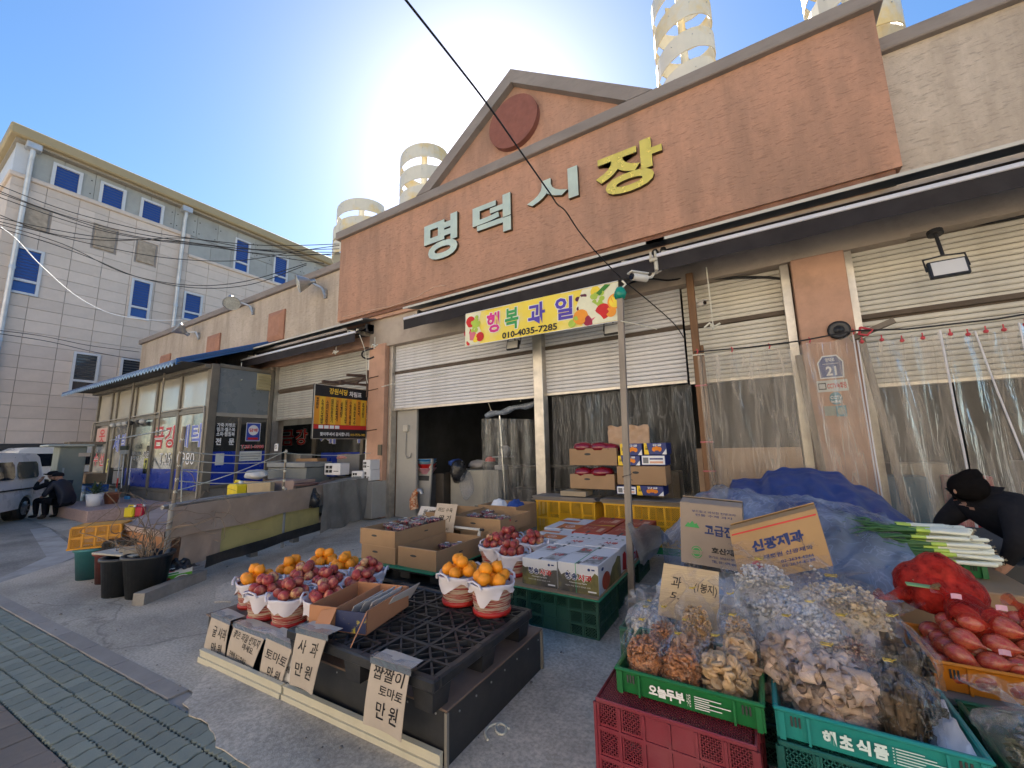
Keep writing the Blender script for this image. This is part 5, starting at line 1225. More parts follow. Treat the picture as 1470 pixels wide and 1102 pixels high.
# plants, bucket, boxes at the far left
def pxbox(px0, px1, Yv, dep, nm, cat, lb, m): 
    a, b = PY(*px0, Yv), PY(*px1, Yv); return solo(nm, MB().cb(a.x, b.x, Yv, Yv+dep, b.z, a.z, .01), m, lb, cat, loc=(a.x, Yv, b.z))
wb = thing('white_bucket', 'white bucket with a spiky houseplant before the laundry', 'bucket', PZ(128, 727, .27)+V(-.1, .1, 0)); part('shell', MB().lathe([(0, 0), (.13, 0), (.17, .3), (.155, .3), (.15, .26), (0, .26)], 22), WHITE, wb, world=False)
g = MB(); rr = random.Random(8)
for k in range(46):
    an = rr.uniform(0, 2*pi); L = rr.uniform(.3, .6); e = rr.uniform(.3, 1.3); p0 = V(0, 0, .28); d_ = V(cos(an)*cos(e), sin(an)*cos(e), sin(e)); s_ = V(-sin(an), cos(an), 0)*.014
    p1 = p0+d_*L*.6; p2 = p0+d_*L+V(0, 0, -.14*L*2); g.add([p0-s_, p0+s_, p1+s_*1.4, p1-s_*1.4, p2], [(0, 1, 2, 3), (3, 2, 4)])
part('leaf', g, M('plant_leaf', (.05, .085, .04), .5, .3, 5), wb, kind='stuff', world=False)
tc_ = thing('terracotta_pot', 'terracotta flower pot right of the white bucket', 'flower pot', PZ(138, 724, .27)+V(.12, .25, 0)); part('shell', MB().lathe([(0, 0), (.12, 0), (.16, .24), (.18, .24), (.18, .28), (.15, .28), (.14, .22), (0, .22)], 20), M('terracotta', (.35, .13, .07), .8), tc_, world=False)
pxbox((99, 679), (122, 694), 3.95, .45, 'cardboard_box', 'box', 'brown cardboard box stacked on the blue bag behind the seated men', CARD)
pxbox((99, 695), (122, 708), 3.95, .5, 'storage_box', 'box', 'blue box under the cardboard box behind the seated men', M('blue_box', (.02, .12, .4), .5, .15))
g = MB(); a = PY(103, 722, 3.9); b = PY(121, 706, 3.9); g.grid(lambda u, v: (a.x+(b.x-a.x)*u, 3.86+.05*nz(u*8, v*8)+.1*v, a.z+(b.z-a.z)*v), 16, 12); g.box(a.x, b.x, 3.95, 4.3, a.z, b.z); solo('plastic_bag', g, M('bag_whitish', (.5, .5, .52), .4, .2, 8, .3, 20), 'white bag filled with rags under the blue box', 'bag', loc=(a.x, 3.9, a.z))

# ================================================================== PEOPLE
SKIN = M('skin', (.42, .23, .155), .55, .06, 12, spec=.4); BLKC = M('black_cloth', (.012, .012, .015), .9, .2, 14, .25, 60, spec=.2); NAVY = M('navy_padded', (.014, .016, .028), .6, .2, 8, .4, 12); HAIR = M('black_hair', (.008, .007, .007), .95, .2, 40, .5, 120, spec=.05)
SHOE = M('black_shoe', (.01, .01, .01), .35)
def body(name, chain, fn, mats, parent, sub=2):
    """chain: {id: (pos, radius, parent id)} -> one continuous skinned surface"""
    ids = list(chain); me = bpy.data.meshes.new(name)
    me.from_pydata([chain[i][0] for i in ids], [(ids.index(chain[i][2]), ids.index(i)) for i in ids if chain[i][2] is not None], [])
    o = bpy.data.objects.new(name, me); col.objects.link(o)
    md = o.modifiers.new('s', 'SKIN'); me.skin_vertices[0].data[0].use_root = True
    for k, i in enumerate(ids):
        r = chain[i][1]; me.skin_vertices[0].data[k].radius = r if isinstance(r, tuple) else (r, r)
    sb = o.modifiers.new('b', 'SUBSURF'); sb.levels = sub; md.use_smooth_shade = True
    m2 = bpy.data.meshes.new_from_object(o.evaluated_get(bpy.context.evaluated_depsgraph_get()))
    bpy.data.objects.remove(o); m2.name = name
    for m in mats: m2.materials.append(m)
    for p in m2.polygons: p.material_index = fn(p.center); p.use_smooth = True
    ob = bpy.data.objects.new(name, m2); col.objects.link(ob); ob.parent = parent; return ob
def head_bits(t, c, fwd, side, r=.1, hair=HAIR, cap=None):
    """eyes, ears and hair or cap around the head centre; fwd/side unit vectors"""
    up = V(0, 0, 1)
    g = MB(); mt = Matrix((fwd, side, up)).transposed().to_4x4(); mt.translation = c
    if cap:
        g.lathe([(r*1.04, .01), (r*1.05, .04), (r*.95, .075), (r*.6, .105), (0, .115)], 20, fn=lambda a, i: 1+.06*cos(a)**2); g.grid(lambda u, v: (r*.9+v*.075, (u-.5)*.15*(1-.3*v*v), .028-.012*v), 8, 3); g.grid(lambda u, v: (r*.9+v*.075, (u-.5)*.15*(1-.3*v*v), .020-.012*v), 8, 3)
        g.xf(mt); part('cap', g, cap, t, world=False)
    g = MB(); g.lathe([(r*.99, -.045), (r*1.04, .0), (r*1.03, .05), (r*.85, .092), (r*.45, .115), (0, .12)], 20, (-.012, 0, 0), fn=lambda a, i: (1 if abs(math.atan2(sin(a), cos(a))) > .9 or i > 2 else .93)); g.xf(mt)
    if not cap: part('hair', g, hair, t, world=False)
    for s in (-1, 1):
        g = MB(); g.ball((0, s*r*.98, -.01), .028, 2, sq=(.6, .35, 1)); g.xf(mt); part('ear', g, SKIN, t, world=False)
        g = MB(); g.ball((r*.9, s*.034, .012), .009, 2); g.xf(mt); part('eye', g, INK, t, world=False)
    g = MB(); g.ball((r*.88, 0, -.045), .018, 2, sq=(.5, 1.3, .3)); g.xf(mt); part('mouth', g, M('lips', (.3, .12, .09), .5), t, world=False)
def seated(px_hip, label, raise_, cap, hunch, mat_j, off=0.):
    hp = V(*px_hip, 0); F_ = V(-.86, -.5, 0).normalized(); S_ = V(F_.y, -F_.x, 0); S_ = S_ if S_.x*-1 < 0 else -S_
    t = thing('person', label, 'person', hp, 0, 'men sitting on the granite ledge')
    def q(u, w, z): return F_*u+S_*w+V(0, 0, z)
    hx, hz_ = hunch
    c = {}
    c['pel'] = (q(0, 0, .40), (.15, .13), None); c['abd'] = (q(.06*hx*4, 0, .58), (.15, .13), 'pel'); c['chest'] = (q(hx*.75, 0, .76), (.165, .13), 'abd'); c['neck0'] = (q(hx*1.05, 0, .90), (.085, .08), 'chest')
    c['neck'] = (q(hx*1.2, 0, .95), .055, 'neck0'); hc = q(hx*1.2+.05, 0, hz_); c['hd0'] = (hc-V(0, 0, .05), .082, 'neck'); c['hd1'] = (hc+V(0, 0, .03), .098, 'hd0'); c['hd2'] = (hc+V(0, 0, .09), .06, 'hd1'); c['nose'] = (hc+F_*.112+V(0, 0, -.02), .014, 'hd0')
    for s in (-1, 1):
        n = 'ab'[s > 0]
        c['hip'+n] = (q(.03, s*.1, .38), .105, 'pel'); c['kn'+n] = (q(.44, s*(.12+.03*off), .45), (.075, .07), 'hip'+n); c['sh'+n] = (q(.42, s*.12, .25), .06, 'kn'+n); c['an'+n] = (q(.40, s*.12, .09), .042, 'sh'+n); c['hl'+n] = (q(.40, s*.12, .045), .045, 'an'+n); c['to'+n] = (q(.56, s*.13, .035), (.042, .03), 'hl'+n)
        c['so'+n] = (q(hx*.95, s*.17, .84), .075, 'chest')
        if raise_ and s > 0:
            c['el'+n] = (q(hx+.22, s*.24, .72), .055, 'so'+n); c['wr'+n] = (q(hx+.3, s*.12, .88), .036, 'el'+n); c['ha'+n] = (q(hx+.28, s*.06, .95), .034, 'wr'+n)
            tip = c['ha'+n][0]
        else:
            c['el'+n] = (q(hx+.1, s*.25, .58), .055, 'so'+n); c['wr'+n] = (q(.42, s*.15, .56), .034, 'el'+n); c['ha'+n] = (q(.49, s*.12, .56), (.036, .022), 'wr'+n); tip = c['ha'+n][0]
        for f in range(4): a = tip+S_*(f-1.5)*.018*1.0; c['f%d'%f+n] = (a+(F_*.045+V(0, 0, -.02) if not (raise_ and s > 0) else V(0, 0, .05)-F_*.01), .0085, 'ha'+n); c['g%d'%f+n] = (a+(F_*.07+V(0, 0, -.055) if not (raise_ and s > 0) else V(0, 0, .065)-F_*.04), .0075, 'f%d'%f+n)
        c['th'+n] = (tip-S_*s*.045+F_*.03, .009, 'ha'+n)
    wr = [c['wr'+k][0] for k in 'ab']; sk = hc
    def fn(p):
        if (p-hc).length < .135 and p.z > hc.z-.085: return 0
        if any((p-w).length < .0 or (p-c['ha'+k][0]).length < .1 and (p-c['ha'+k][0]).length < (p-c['el'+k][0]).length*.6 for w, k in zip(wr, 'ab')): return 0
        if p.z < .10: return 3
        if p.z < .50 and (p.dot(F_) > .14 or p.z < .36): return 2
        return 1
    body('body', c, fn, [SKIN, mat_j, BLKC, SHOE], t)
    head_bits(t, hc+V(0, 0, .01), F_, S_, cap=cap); return t, q
ma, qa = seated((-15.42, 3.12), 'seated man in black cap raising a hand to his mouth, beside the white van', True, BLKC, (.16, 1.03), BLKC)
mb_, qb = seated((-14.93, 3.18), 'seated man in dark navy jacket leaning forward with hands on his knees', False, BLKC, (.24, 1.0), NAVY)
pc = thing('paper_cup', 'white paper cup held by the seated man in the black cap', 'cup', ma.location+qa(.5, -.02, .55)); part('cup', MB().lathe([(0, 0), (.025, 0), (.035, .08), (.032, .08), (0, .01)], 14), WHITE, pc, world=False)
ph_ = thing('folded_paper', 'small white paper held low by the leaning seated man', 'paper', mb_.location+qb(.5, 0, .36)); part('sheet', MB().cb(-.06, .06, -.004, .004, 0, .09, .002), WHITE, ph_, world=False)

# ================================================================== FRUIT STAND
PLY = M('brown_plywood', (.17, .115, .085), .75, .12, 4, .1, 60, dirt=.4); BLKV = M('black_vinyl', (.022, .023, .026), .4, .25, 2, .12, 12, dirt=.25, dirtc=(.07, .065, .06), ds=4)
ZP = .26
pf = thing('stall_platform', 'low black-sided stall platform with brown plywood top beside the street', 'platform', (-2.6, 2.15, 0))
for a, b, n in ((-3.84, -2.86, 0), (-2.855, -1.4, 1)):
    part('side_panel', MB().cb(a+.01, b-.01, 1.68, 2.66, 0, ZP-.012, .006), BLKV, pf); part('top_board', MB().cb(a, b, 1.665, 2.675, ZP-.012, ZP, .003), PLY, pf)
g = MB()
for (x, y) in ((-1.4, 1.67), (-1.4, 2.67), (-2.86, 1.67)): g.box(x-.012, x+.004, y-.008, y+.008, 0, ZP-.013)
part('corner_strip', g, M('corner_strip', (.3, .28, .24), .5, metal=.5), pf)
g = MB()
for k in range(7): g.cyl((-1.391, 1.75+k*.14, ZP-.04), .005, .004, 8, axis='x')
for k in range(9): g.cyl((-3.0+k*.19, 1.676, ZP-.04), .005, .004, 8, axis='y')
part('nail', g, GALV, pf, kind='stuff')
CRB = M('cream_trim_board', (.56, .52, .40), .5, .06, 3, .05, 40, dirt=.4, dirtc=(.3, .25, .17), ds=3)
def trim(xa, ya, xb, yb, label):
    t = thing('trim_board', label, 'board', (xa, ya, 0), 0, 'cream boards along the foot of the stall platform'); d = V(xb-xa, yb-ya, 0); n = V(-d.y, d.x, 0).normalized()
    part('plank', MB().obox(V(xa, ya, 0), d, n*.022, V(0, 0, .075)), CRB, t)
    part('plank', MB().obox(V(xa, ya, 0)-n*.012, d, n*.012, V(0, 0, .036)), CRB, t); part('lip', MB().obox(V(xa, ya, .075)-n*.006, d, n*.03, V(0, 0, .008)), CRB, t)
trim(-3.66, 1.57, -2.66, 1.60, 'cream trim board at the left foot of the platform'); trim(-2.645, 1.605, -1.42, 1.64, 'cream trim board at the right foot of the platform, nearest the viewer')
# ---- plastic pallet with its open lattice deck
def pallet(label, loc, L=1.2, W_=.98, h=.15, rz_=0., m=BLACKP):
    t = thing('plastic_pallet', label, 'pallet', loc, rz_); g = MB(); x0, x1, y0, y1 = -L/2, L/2, -W_/2, W_/2; z0, z1 = h-.03, h; bw = .022
    for b in ((x0, x1, y0, y0+.05), (x0, x1, y1-.05, y1), (x0, x0+.05, y0+.05, y1-.05), (x1-.05, x1, y0+.05, y1-.05)): g.cb(*b, h-.055, h, .008)
    nx, ny = 5, 4; cx_, cy_ = (L-.1)/nx, (W_-.1)/ny
    for i in range(1, nx): X = x0+.05+i*cx_; g.box(X-bw/2, X+bw/2, y0+.05, y1-.05, z0, z1-.0005)
    for j in range(1, ny): Y = y0+.05+j*cy_; g.box(x0+.05, x1-.05, Y-bw/2, Y+bw/2, z0+.001, z1-.001)
    for i in range(nx):
        for j in range(ny):
            X, Y = x0+.05+i*cx_, y0+.05+j*cy_; c = V(X+cx_/2, Y+cy_/2, z0+.014)
            for (dx, dy) in ((0, 0), (1, 0), (0, 1), (1, 1)): g.bar(V(X+dx*cx_, Y+dy*cy_, z0+.014), c, .012, .024)
            for (a, b) in (((.5, 0), (1, .5)), ((1, .5), (.5, 1)), ((.5, 1), (0, .5)), ((0, .5), (.5, 0))): g.bar(V(X+a[0]*cx_, Y+a[1]*cy_, z0+.012), V(X+b[0]*cx_, Y+b[1]*cy_, z0+.012), .01, .02)
    part('deck', g, m, t, world=False)
    for i in range(3):
        for j in range(3):
            X, Y = x0+.085+i*(L-.17)/2, y0+.085+j*(W_-.17)/2; a, b = .075, .055; g = MB()
            vs = [(X-a, Y-a, h-.01), (X+a, Y-a, h-.01), (X+a, Y+a, h-.01), (X-a, Y+a, h-.01), (X-b, Y-b, 0), (X+b, Y-b, 0), (X+b, Y+b, 0), (X-b, Y+b, 0)]
            g.add(vs, [(4, 5, 6, 7), (0, 1, 5, 4), (1, 2, 6, 5), (2, 3, 7, 6), (3, 0, 4, 7)])
            for q in range(4):   # open pocket rim
                d_ = [(-a, -a, a, -a+.015), (-a, a-.015, a, a), (-a, -a+.015, -a+.015, a-.015), (a-.015, -a+.015, a, a-.015)][q]; g.box(X+d_[0], X+d_[2], Y+d_[1], Y+d_[3], h-.03, h+.002)
            part('leg', g, m, t, world=False)
    return t
pallet('black plastic lattice pallet lying on the brown platform, carrying two orange baskets', (-2.01, 2.07, ZP+.001), h=.158)
# ---- hanging price cards
KR = M('kraft_card', (.47, .40, .33), .8, .07, 4, .05, 60, dirt=.12); KW = M('white_card', (.58, .56, .54), .7, .04)
MARK = M('marker_ink', (.01, .009, .012), .5)
TAPE = film('clear_tape', (.85, .83, .78), .25, .2, 10, .3, gloss=.3)
def price_card(label, quad, Yp, lines, m=KR, flap=.1, topz=None, curl=.012):
    """quad: tl tr br bl in the photo; the card hangs at depth Yp"""
    tl, tr, br, bl = [PY(*q, Yp) for q in quad]
    t = thing('price_card', label, 'price card', (tl+tr)/2, 0, 'handwritten price cards on the fruit stand')
    for p in (br, bl): p.y -= .02
    def S(u, v): return bl.lerp(br, u).lerp(tl.lerp(tr, u), v)+V(0, -curl*sin(v*pi)*.6+curl*sin(u*3)*(1-v), 0)
    g = MB(); g.grid(lambda u, v: S(u, v)+V(0, .0015, 0), 6, 8); g.grid(lambda u, v: S(u, v)+V(0, -.0015, 0), 6, 8); part('card', g, m, t)
    if flap:
        g = MB(); g.grid(lambda u, v: tl.lerp(tr, u)+V(0, v*flap, (.004+.003*sin(u*5))*(1 if v else 0)), 4, 3); part('taped_flap', g, m, t)
        g = MB(); g.grid(lambda u, v: tl.lerp(tr, -.06+u*1.12)+V(0, -.004+v*.05, .007+.003*sin(u*9)), 6, 2); g.grid(lambda u, v: tl.lerp(tr, -.04+u*1.08)+V(0, -.006, .004-v*.03), 6, 2); part('tape', g, TAPE, t)
    for (s, u0, u1, v0, v1) in lines:
        g = MB(); vs, fs = glyphs(s, .012, 2, .12)
        g.add([S(u0+(u1-u0)*(x+.03*nz(x*5, y*4, len(s))), v0+(v1-v0)*(y+.05*nz(x*6, y*3, 5)))+V(0, -.0035, 0) for x, y in vs], fs); part('handwriting', g, MARK, t)
    return t
k_ = 2.882
qd = lambda *p: [(290+x/k_, 860+y/k_) for x, y in p]
price_card('leftmost grey card taped on the platform reading apples 만원', qd((45, 58), (118, 90), (104, 262), (14, 236)), 1.655, [('굴 사과', .25, .95, .52, .78), ('만 원', .3, .8, .16, .4)], KR)
price_card('card asking customers not to touch the fruit, second from the left', qd((137, 100), (265, 148), (208, 322), (112, 240)), 1.65, [('좋은 과일 만지지', .08, .95, .66, .86), ('마세요.', .45, .85, .48, .64), ('구매해 보고 주세요', .08, .7, .14, .3)], KR)
price_card('partly hidden pale card behind the tomato and apple cards', qd((350, 205), (395, 225), (378, 430), (340, 395)), 1.66, [('배', .2, .6, .55, .7), ('원', .3, .9, .2, .38)], KW, flap=0)
price_card('card reading 토마토 만원 below the apple baskets', qd((272, 142), (380, 190), (326, 405), (244, 350)), 1.645, [('토마토', .1, .95, .56, .76), ('만 원', .3, .85, .22, .46)], KR)
price_card('tall card reading 사과 만원 hung beside the open carton', qd((396, 118), (520, 150), (468, 390), (376, 345)), 1.553, [('사  과', .15, .85, .6, .84), ('만 원', .15, .8, .2, .44)], KR)
price_card('nearest tall card reading 짭짤이 토마토 만원 on the pallet corner', qd((706, 240), (862, 290), (836, 582), (680, 505)), 1.555, [('짭짤이', .1, .92, .72, .92), ('토마토', .3, .92, .5, .66), ('만 원', .28, .85, .16, .42)], KR, flap=.09)
# ---- fruit
def fruit_mesh(kind, seed):
    r = random.Random(seed); g = MB(); vs, fs = ICO[3]
    if kind == 'apple':
        def f(v):
            z = v.z; rad = math.hypot(v.x, v.y); d = 1+.04*nz(v.x*1.5+seed, v.y*1.5, v.z*1.5)
            zz = z*.88-(.30*max(0, 1-rad*2.4) if z > 0 else -.16*max(0, 1-rad*2.6)); s = 1-.08*max(0, -z)
            return Vector((v.x*s*d, v.y*s*d, zz*d))
    else:
        def f(v):
            rad = math.hypot(v.x, v.y); d = 1+.03*nz(v.x*3+seed, v.y*3, v.z*3); z = v.z*.88*d
            if v.z > .5 and kind == 'knob': z += .30*max(0, 1-rad*2.2)+.03*sin(math.atan2(v.y, v.x)*5)*(rad < .5)
            return Vector((v.x*d, v.y*d, z))
    g.add([f(v)*.5 for v in vs], fs, 0, True)
    if kind == 'apple': g.tube([(0, 0, .16), (.02, .01, .3), (.05, .02, .42)], .018, 5, 1)
    else: g.ball((0, 0, .44 if kind != 'knob' else .57), .03, 1, 1, sq=(1.4, 1.4, .5))
    return g
def orange_mat(nm, c):
    return M(nm, c, .42, .07, 6, .25, 55, rnd=.10, spec=.45, sub=0)
ORM = orange_mat('orange_peel', (.85, .30, .012)); CALYX = M('calyx', (.1, .16, .03), .7); STEM = M('fruit_stem', (.12, .07, .03), .8)
APM = M('apple_skin', (.30, .04, .04), .42, .2, 5, rnd=.22, spec=.4, c2=(.46, .17, .10), c2s=1.6, c2t=.56, coat=.05)
APM2 = M('apple_blush', (.30, .06, .05), .38, .15, 5, rnd=.12, spec=.5, c2=(.62, .36, .16), c2s=1.4, c2t=.5, coat=.1)
OM = [fruit_mesh('orange', 1).mesh('orange', [ORM, CALYX]), fruit_mesh('knob', 2).mesh('orange', [ORM, CALYX]), fruit_mesh('knob', 5).mesh('orange', [ORM, CALYX])]
AM = [fruit_mesh('apple', s).mesh('apple', [m, STEM]) for s, m in ((1, APM), (2, APM), (3, APM2), (4, APM), (6, APM))]
# ---- woven baskets with white net liners
WOV = M('woven_basket', (.50, .40, .30), .75, .25, 2, .5, 30, st=(3, 3, 40), c2=(.32, .03, .03), c2s=2.2, c2t=.5)
WRED = M('basket_red_rim', (.42, .02, .015), .4, .1); LIN = M('white_liner', (.66, .62, .66), .55, .06, 6, .35, 25)
def liner_mesh(seed, r=.1, h=.2):
    q = random.Random(seed); ph = q.uniform(0, 6); g = MB()
    prof = [(r*.7, h*.62), (r*1.0, h*.86), (r*1.08, h*1.0), (r*1.12, h*1.02), (r*1.15, h*.98), (r*1.11, h*.87), (r*1.07, h*.74), (r*1.08, h*.60)]
    def fn(a, i):
        w = 1+.035*sin(a*5+ph)+.02*nz(cos(a)*3, sin(a)*3, seed+i)
        dz = 0
        if i >= 6: dz = (.035 if i == 7 else .012)*sin(a*3+ph)+.03*nz(cos(a)*2.5, sin(a)*2.5, seed)*(i-5)
        if i in (2, 3): dz = .006*sin(a*4+ph)
        if i == 7: w += .05*sin(a*7+ph)
        return (w, dz)
    g.lathe(prof, 40, fn=fn)
    for a0 in (ph, ph+pi): # handles of the bag standing out
        c = V(cos(a0)*r*1.16, sin(a0)*r*1.16, h*.93); t = V(-sin(a0), cos(a0), 0); o = V(cos(a0), sin(a0), 0)
        g.tube([c-t*.045, c-t*.04+V(0, 0, .03)+o*.004, c+V(0, 0, .045)+o*.008, c+t*.04+V(0, 0, .03)+o*.004, c+t*.045], .0065, 6)
    return g.mesh('liner', LIN)
def basket_mesh(r=.1, h=.2):
    g = MB(); prof = [(r*.8, .002)]; n = 11
    for i in range(n+1): z = .02+(h-.03)*i/n; prof += [(r*.84+r*.18*i/n+.003*(i % 2), z)]
    g.lathe(prof, 36, fn=lambda a, i: 1+(.012 if (int(a*36/(2*pi)+.5)+i) % 2 else -.012)); g.lathe([(0, .004), (r*.8, .004)], 36)
    return g.mesh('woven_body', WOV)
def foot_mesh(r=.1):
    g = MB(); g.lathe([(r*.78, 0), (r*.9, .0), (r*.93, .012), (r*.93, .028), (r*.87, .032)], 36); return g.mesh('base_ring', WRED)
BM_, FMh = basket_mesh(), foot_mesh(); LM = [liner_mesh(s) for s in range(4)]
BK = 1.38
def basket(k, x, y, z, kind, label, s=BK):
    t = thing('fruit_basket', label, 'basket', (x, y, z), R_.uniform(0, 6), 'woven fruit baskets with white liners'); t.scale = (s, s, .98)
    link('woven_body', BM_, t); link('base_ring', FMh, t); link('liner', LM[k % 4], t)
    rr = random.Random(k*7+1); D_ = .09 if kind == 'o' else .085; rb = .1*s
    lay = []
    nb = 5 if kind == 'o' else 6
    for i in range(nb): a = 2*pi*i/nb+k; lay.append((x+cos(a)*rb*.62, y+sin(a)*rb*.62, z+.215+rr.uniform(-.006, .006)))
    lay.append((x+rr.uniform(-.01, .01), y, z+.205 if kind == 'a' else z+.20))
    nt = 2 if kind == 'o' else 3
    for i in range(nt): a = 2*pi*i/nt+k*1.7; lay.append((x+cos(a)*rb*.32, y+sin(a)*rb*.32, z+.215+D_*.66+rr.uniform(-.004, .006)))
    for p in lay:
        me = rr.choice(OM) if kind == 'o' else rr.choice(AM); nm = 'orange' if kind == 'o' else 'apple'
        o = link(nm, me); o.location = p; d = D_*rr.uniform(.93, 1.07); o.scale = (d, d, d*(1 if kind == 'a' else 1.0)); o.rotation_euler = (rr.uniform(-1.0, 1.0), rr.uniform(-1.0, 1.0), rr.uniform(0, 6))
        short = label.split(' basket')[0]
        tag(o, ('orange' if kind == 'o' else 'red apple')+' piled in the '+short.replace('woven ', '')+' basket', nm, ('oranges' if kind == 'o' else 'apples')+' in the '+short+' basket')
    return t
BL = [(-3.69, 1.95, 'o', 'leftmost front'), (-3.36, 1.86, 'a', 'second front'), (-3.07, 1.88, 'a', 'third front'), (-3.69, 2.25, 'o', 'left back'), (-3.66, 2.55, 'o', 'far left rear'), (-3.36, 2.55, 'o', 'far middle rear'),
      (-3.40, 2.2, 'a', 'left middle'), (-3.10, 2.2, 'a', 'centre middle'), (-2.80, 1.98, 'a', 'half hidden behind the carton front'), (-2.80, 2.28, 'a', 'right middle'), (-3.03, 2.55, 'a', 'rear right')]
for k, (x, y, kd, w_) in enumerate(BL): basket(k, x, y, ZP+.001, kd, '%s basket of %s on the stall platform' % (w_, 'oranges' if kd == 'o' else 'red apples'), s=1.30)
basket(20, -1.93, 2.44, .421, 'o', 'left pallet basket heaped with knobbly oranges'); basket(21, -1.63, 2.40, .421, 'o', 'right pallet basket heaped with knobbly oranges, nearest the green crates')
ZT_ = .318
basket(22, -2.42, 3.62, ZT_, 'a', 'left front table basket of red apples beside the apple cartons'); basket(23, -2.10, 3.45, ZT_, 'a', 'front table basket of red apples touching the apple cartons')
basket(24, -2.47, 3.98, ZT_, 'a', 'rear left table basket of red apples'); basket(25, -2.13, 3.92, ZT_, 'a', 'rear right table basket of red apples before the orange cartons')
# ---- open carton of bags on the pallet corner
CO = M('orange_brown_card', (.43, .20, .10), .8, .06, 3, .06, 120); CI = M('orange_brown_card_inner', (.36, .17, .09), .85, .06)
c_t = thing('open_carton', 'open orange-brown carton divided in two with envelopes inside, on the pallet edge', 'carton', (-2.35, 1.85, .42))
def wallq(g, a, b, h, th=.006): 
    d = (b-a); n = V(-d.y, d.x, 0).normalized()*th; g.obox(a, d, n, V(0, 0, h))
zc_ = .422
A0, A1 = PZ(478, 912, zc_), PZ(518, 925, zc_); B0 = PZ(592, 885, zc_)
ax = V(.84, .2, 0).normalized(); ay = V(-ax.y, ax.x, 0); o0 = V(-2.50, 1.66, zc_)
g = MB(); Wd, Ln, Hh = .42, .50, .13
wallq(g, o0, o0+ay*Ln*.9, Hh); wallq(g, o0+ax*Wd, o0+ax*Wd+ay*Ln*.9, Hh); wallq(g, o0+ay*Ln*.9, o0+ax*Wd+ay*Ln*.9, Hh); wallq(g, o0+ax*Wd*.46, o0+ax*Wd*.46+ay*Ln*.9, Hh-.004); wallq(g, o0, o0+ax*Wd*.46, Hh)
g.obox(o0+V(0, 0, -.002), ax*Wd, ay*Ln*.9, V(0, 0, .004)); part('carton_wall', g, CO, c_t)
g = MB(); g.obox(o0+ax*Wd*.46+V(0, 0, 0), ax*Wd*.54, ay*.006, V(0, 0, Hh*.9)); part('printed_front', g, M('navy_yellow_print', (.03, .04, .10), .4, c2=(.75, .6, .03), c2s=14, c2t=.62), c_t)
g = MB(); g.obox(o0+ax*Wd*.48+V(0, 0, Hh), -ax*.10-ay*.02+V(0, 0, -.02), V(0, 0, -Hh*1.0)-ay*.1, ay*.004); part('open_flap', g, CO, c_t)
g = MB(); g.obox(o0+ax*Wd+V(0, 0, Hh), ax*.02-ay*.03+V(0, 0, -.0), V(0, 0, -Hh*1.0)-ay*.13+ax*.0, -ax*.004); part('open_flap', g, CO, c_t)
for k in range(6):
    p = o0+ax*(Wd*(.54+.07*k))+ay*(.06+.02*k)+V(0, 0, .03); solo('paper_bag', MB().obox(p+ay*(.03*(k % 3)), ax*.004, ay*.30+ax*.02*(k % 2), ax*(.05+.012*(k % 3))+V(0, 0, .095+.012*(k % 2))), KW, 'white paper bag sleeve standing in the open orange-brown carton', 'paper bag', 'paper bag sleeves in the open carton', loc=p)
rp_ = [PZ(*p, .012) for p in ((700, 1062), (695, 1050), (703, 1041), (718, 1037), (728, 1043), (724, 1055), (713, 1052), (711, 1042), (719, 1036), (731, 1046))]
for _ in (1, 2): rp_ = [rp_[0]]+[p for a, b in zip(rp_, rp_[1:]) for p in (a.lerp(b, .25), a.lerp(b, .75))]+[rp_[-1]]
solo('rope_scrap', MB().tube([q for i in range(len(rp_)-1) for q in [rp_[i].lerp(rp_[i+1], j/3) for j in range(3)]], .006, 6), ROPE, 'loop of pale string lying on the concrete beside the platform', 'string', loc=rp_[0])

# ================================================================== CARDBOARD TRAYS OF STRAWBERRIES
BER = M('strawberry', (.45, .015, .03), .35, .3, 30, .4, 120); CLAM = film('clamshell', (.9, .85, .9), .10, .06, 30, .4, gloss=.45)
def tray(x0, x1, y0, y1, z0, h, label, group='brown cardboard trays on the strawberry table', hole=True, m=CARD):
    t = thing('cardboard_tray', label, 'box', ((x0+x1)/2, (y0+y1)/2, z0), 0, group); g = MB(); th = .008
    g.box(x0, x1, y0, y0+th, z0, z0+h); g.box(x0, x1, y1-th, y1, z0, z0+h); g.box(x0, x0+th, y0+th, y1-th, z0, z0+h); g.box(x1-th, x1, y0+th, y1-th, z0, z0+h); g.box(x0+th, x1-th, y0+th, y1-th, z0, z0+.006)
    part('carton_wall', g, m, t)
    g = MB(); e = .03
    for b in ((x0+th, x0+th+e, y0+th, y0+th+e), (x1-th-e, x1-th, y0+th, y0+th+e), (x0+th, x0+th+e, y1-th-e, y1-th), (x1-th-e, x1-th, y1-th-e, y1-th)): g.box(*b, z0+h-.006, z0+h-.001)
    g.box(x0-.002, x1+.002, y0-.003, y0+.02, z0+h-.001, z0+h+.004); part('folded_rim', g, M('cardboard_light', (.42, .27, .15), .85, .05), t)
    if hole:
        cx_ = (x0+x1)/2-.02; g = MB(); P = (V(x0, y0, z0), V(x1-x0, 0, 0), V(0, 0, h)); disc(g, P, .42, .62, .045/(x1-x0), .011/h, .0015, 0, 16); part('hand_hole', g, DARKW, t)
        g = MB(); g.box(x1+.0005, x1+.0015, (y0+y1)/2-.03, (y0+y1)/2+.03, z0+h*.55, z0+h*.55+.012); part('hand_hole', g, DARKW, t)
    return t
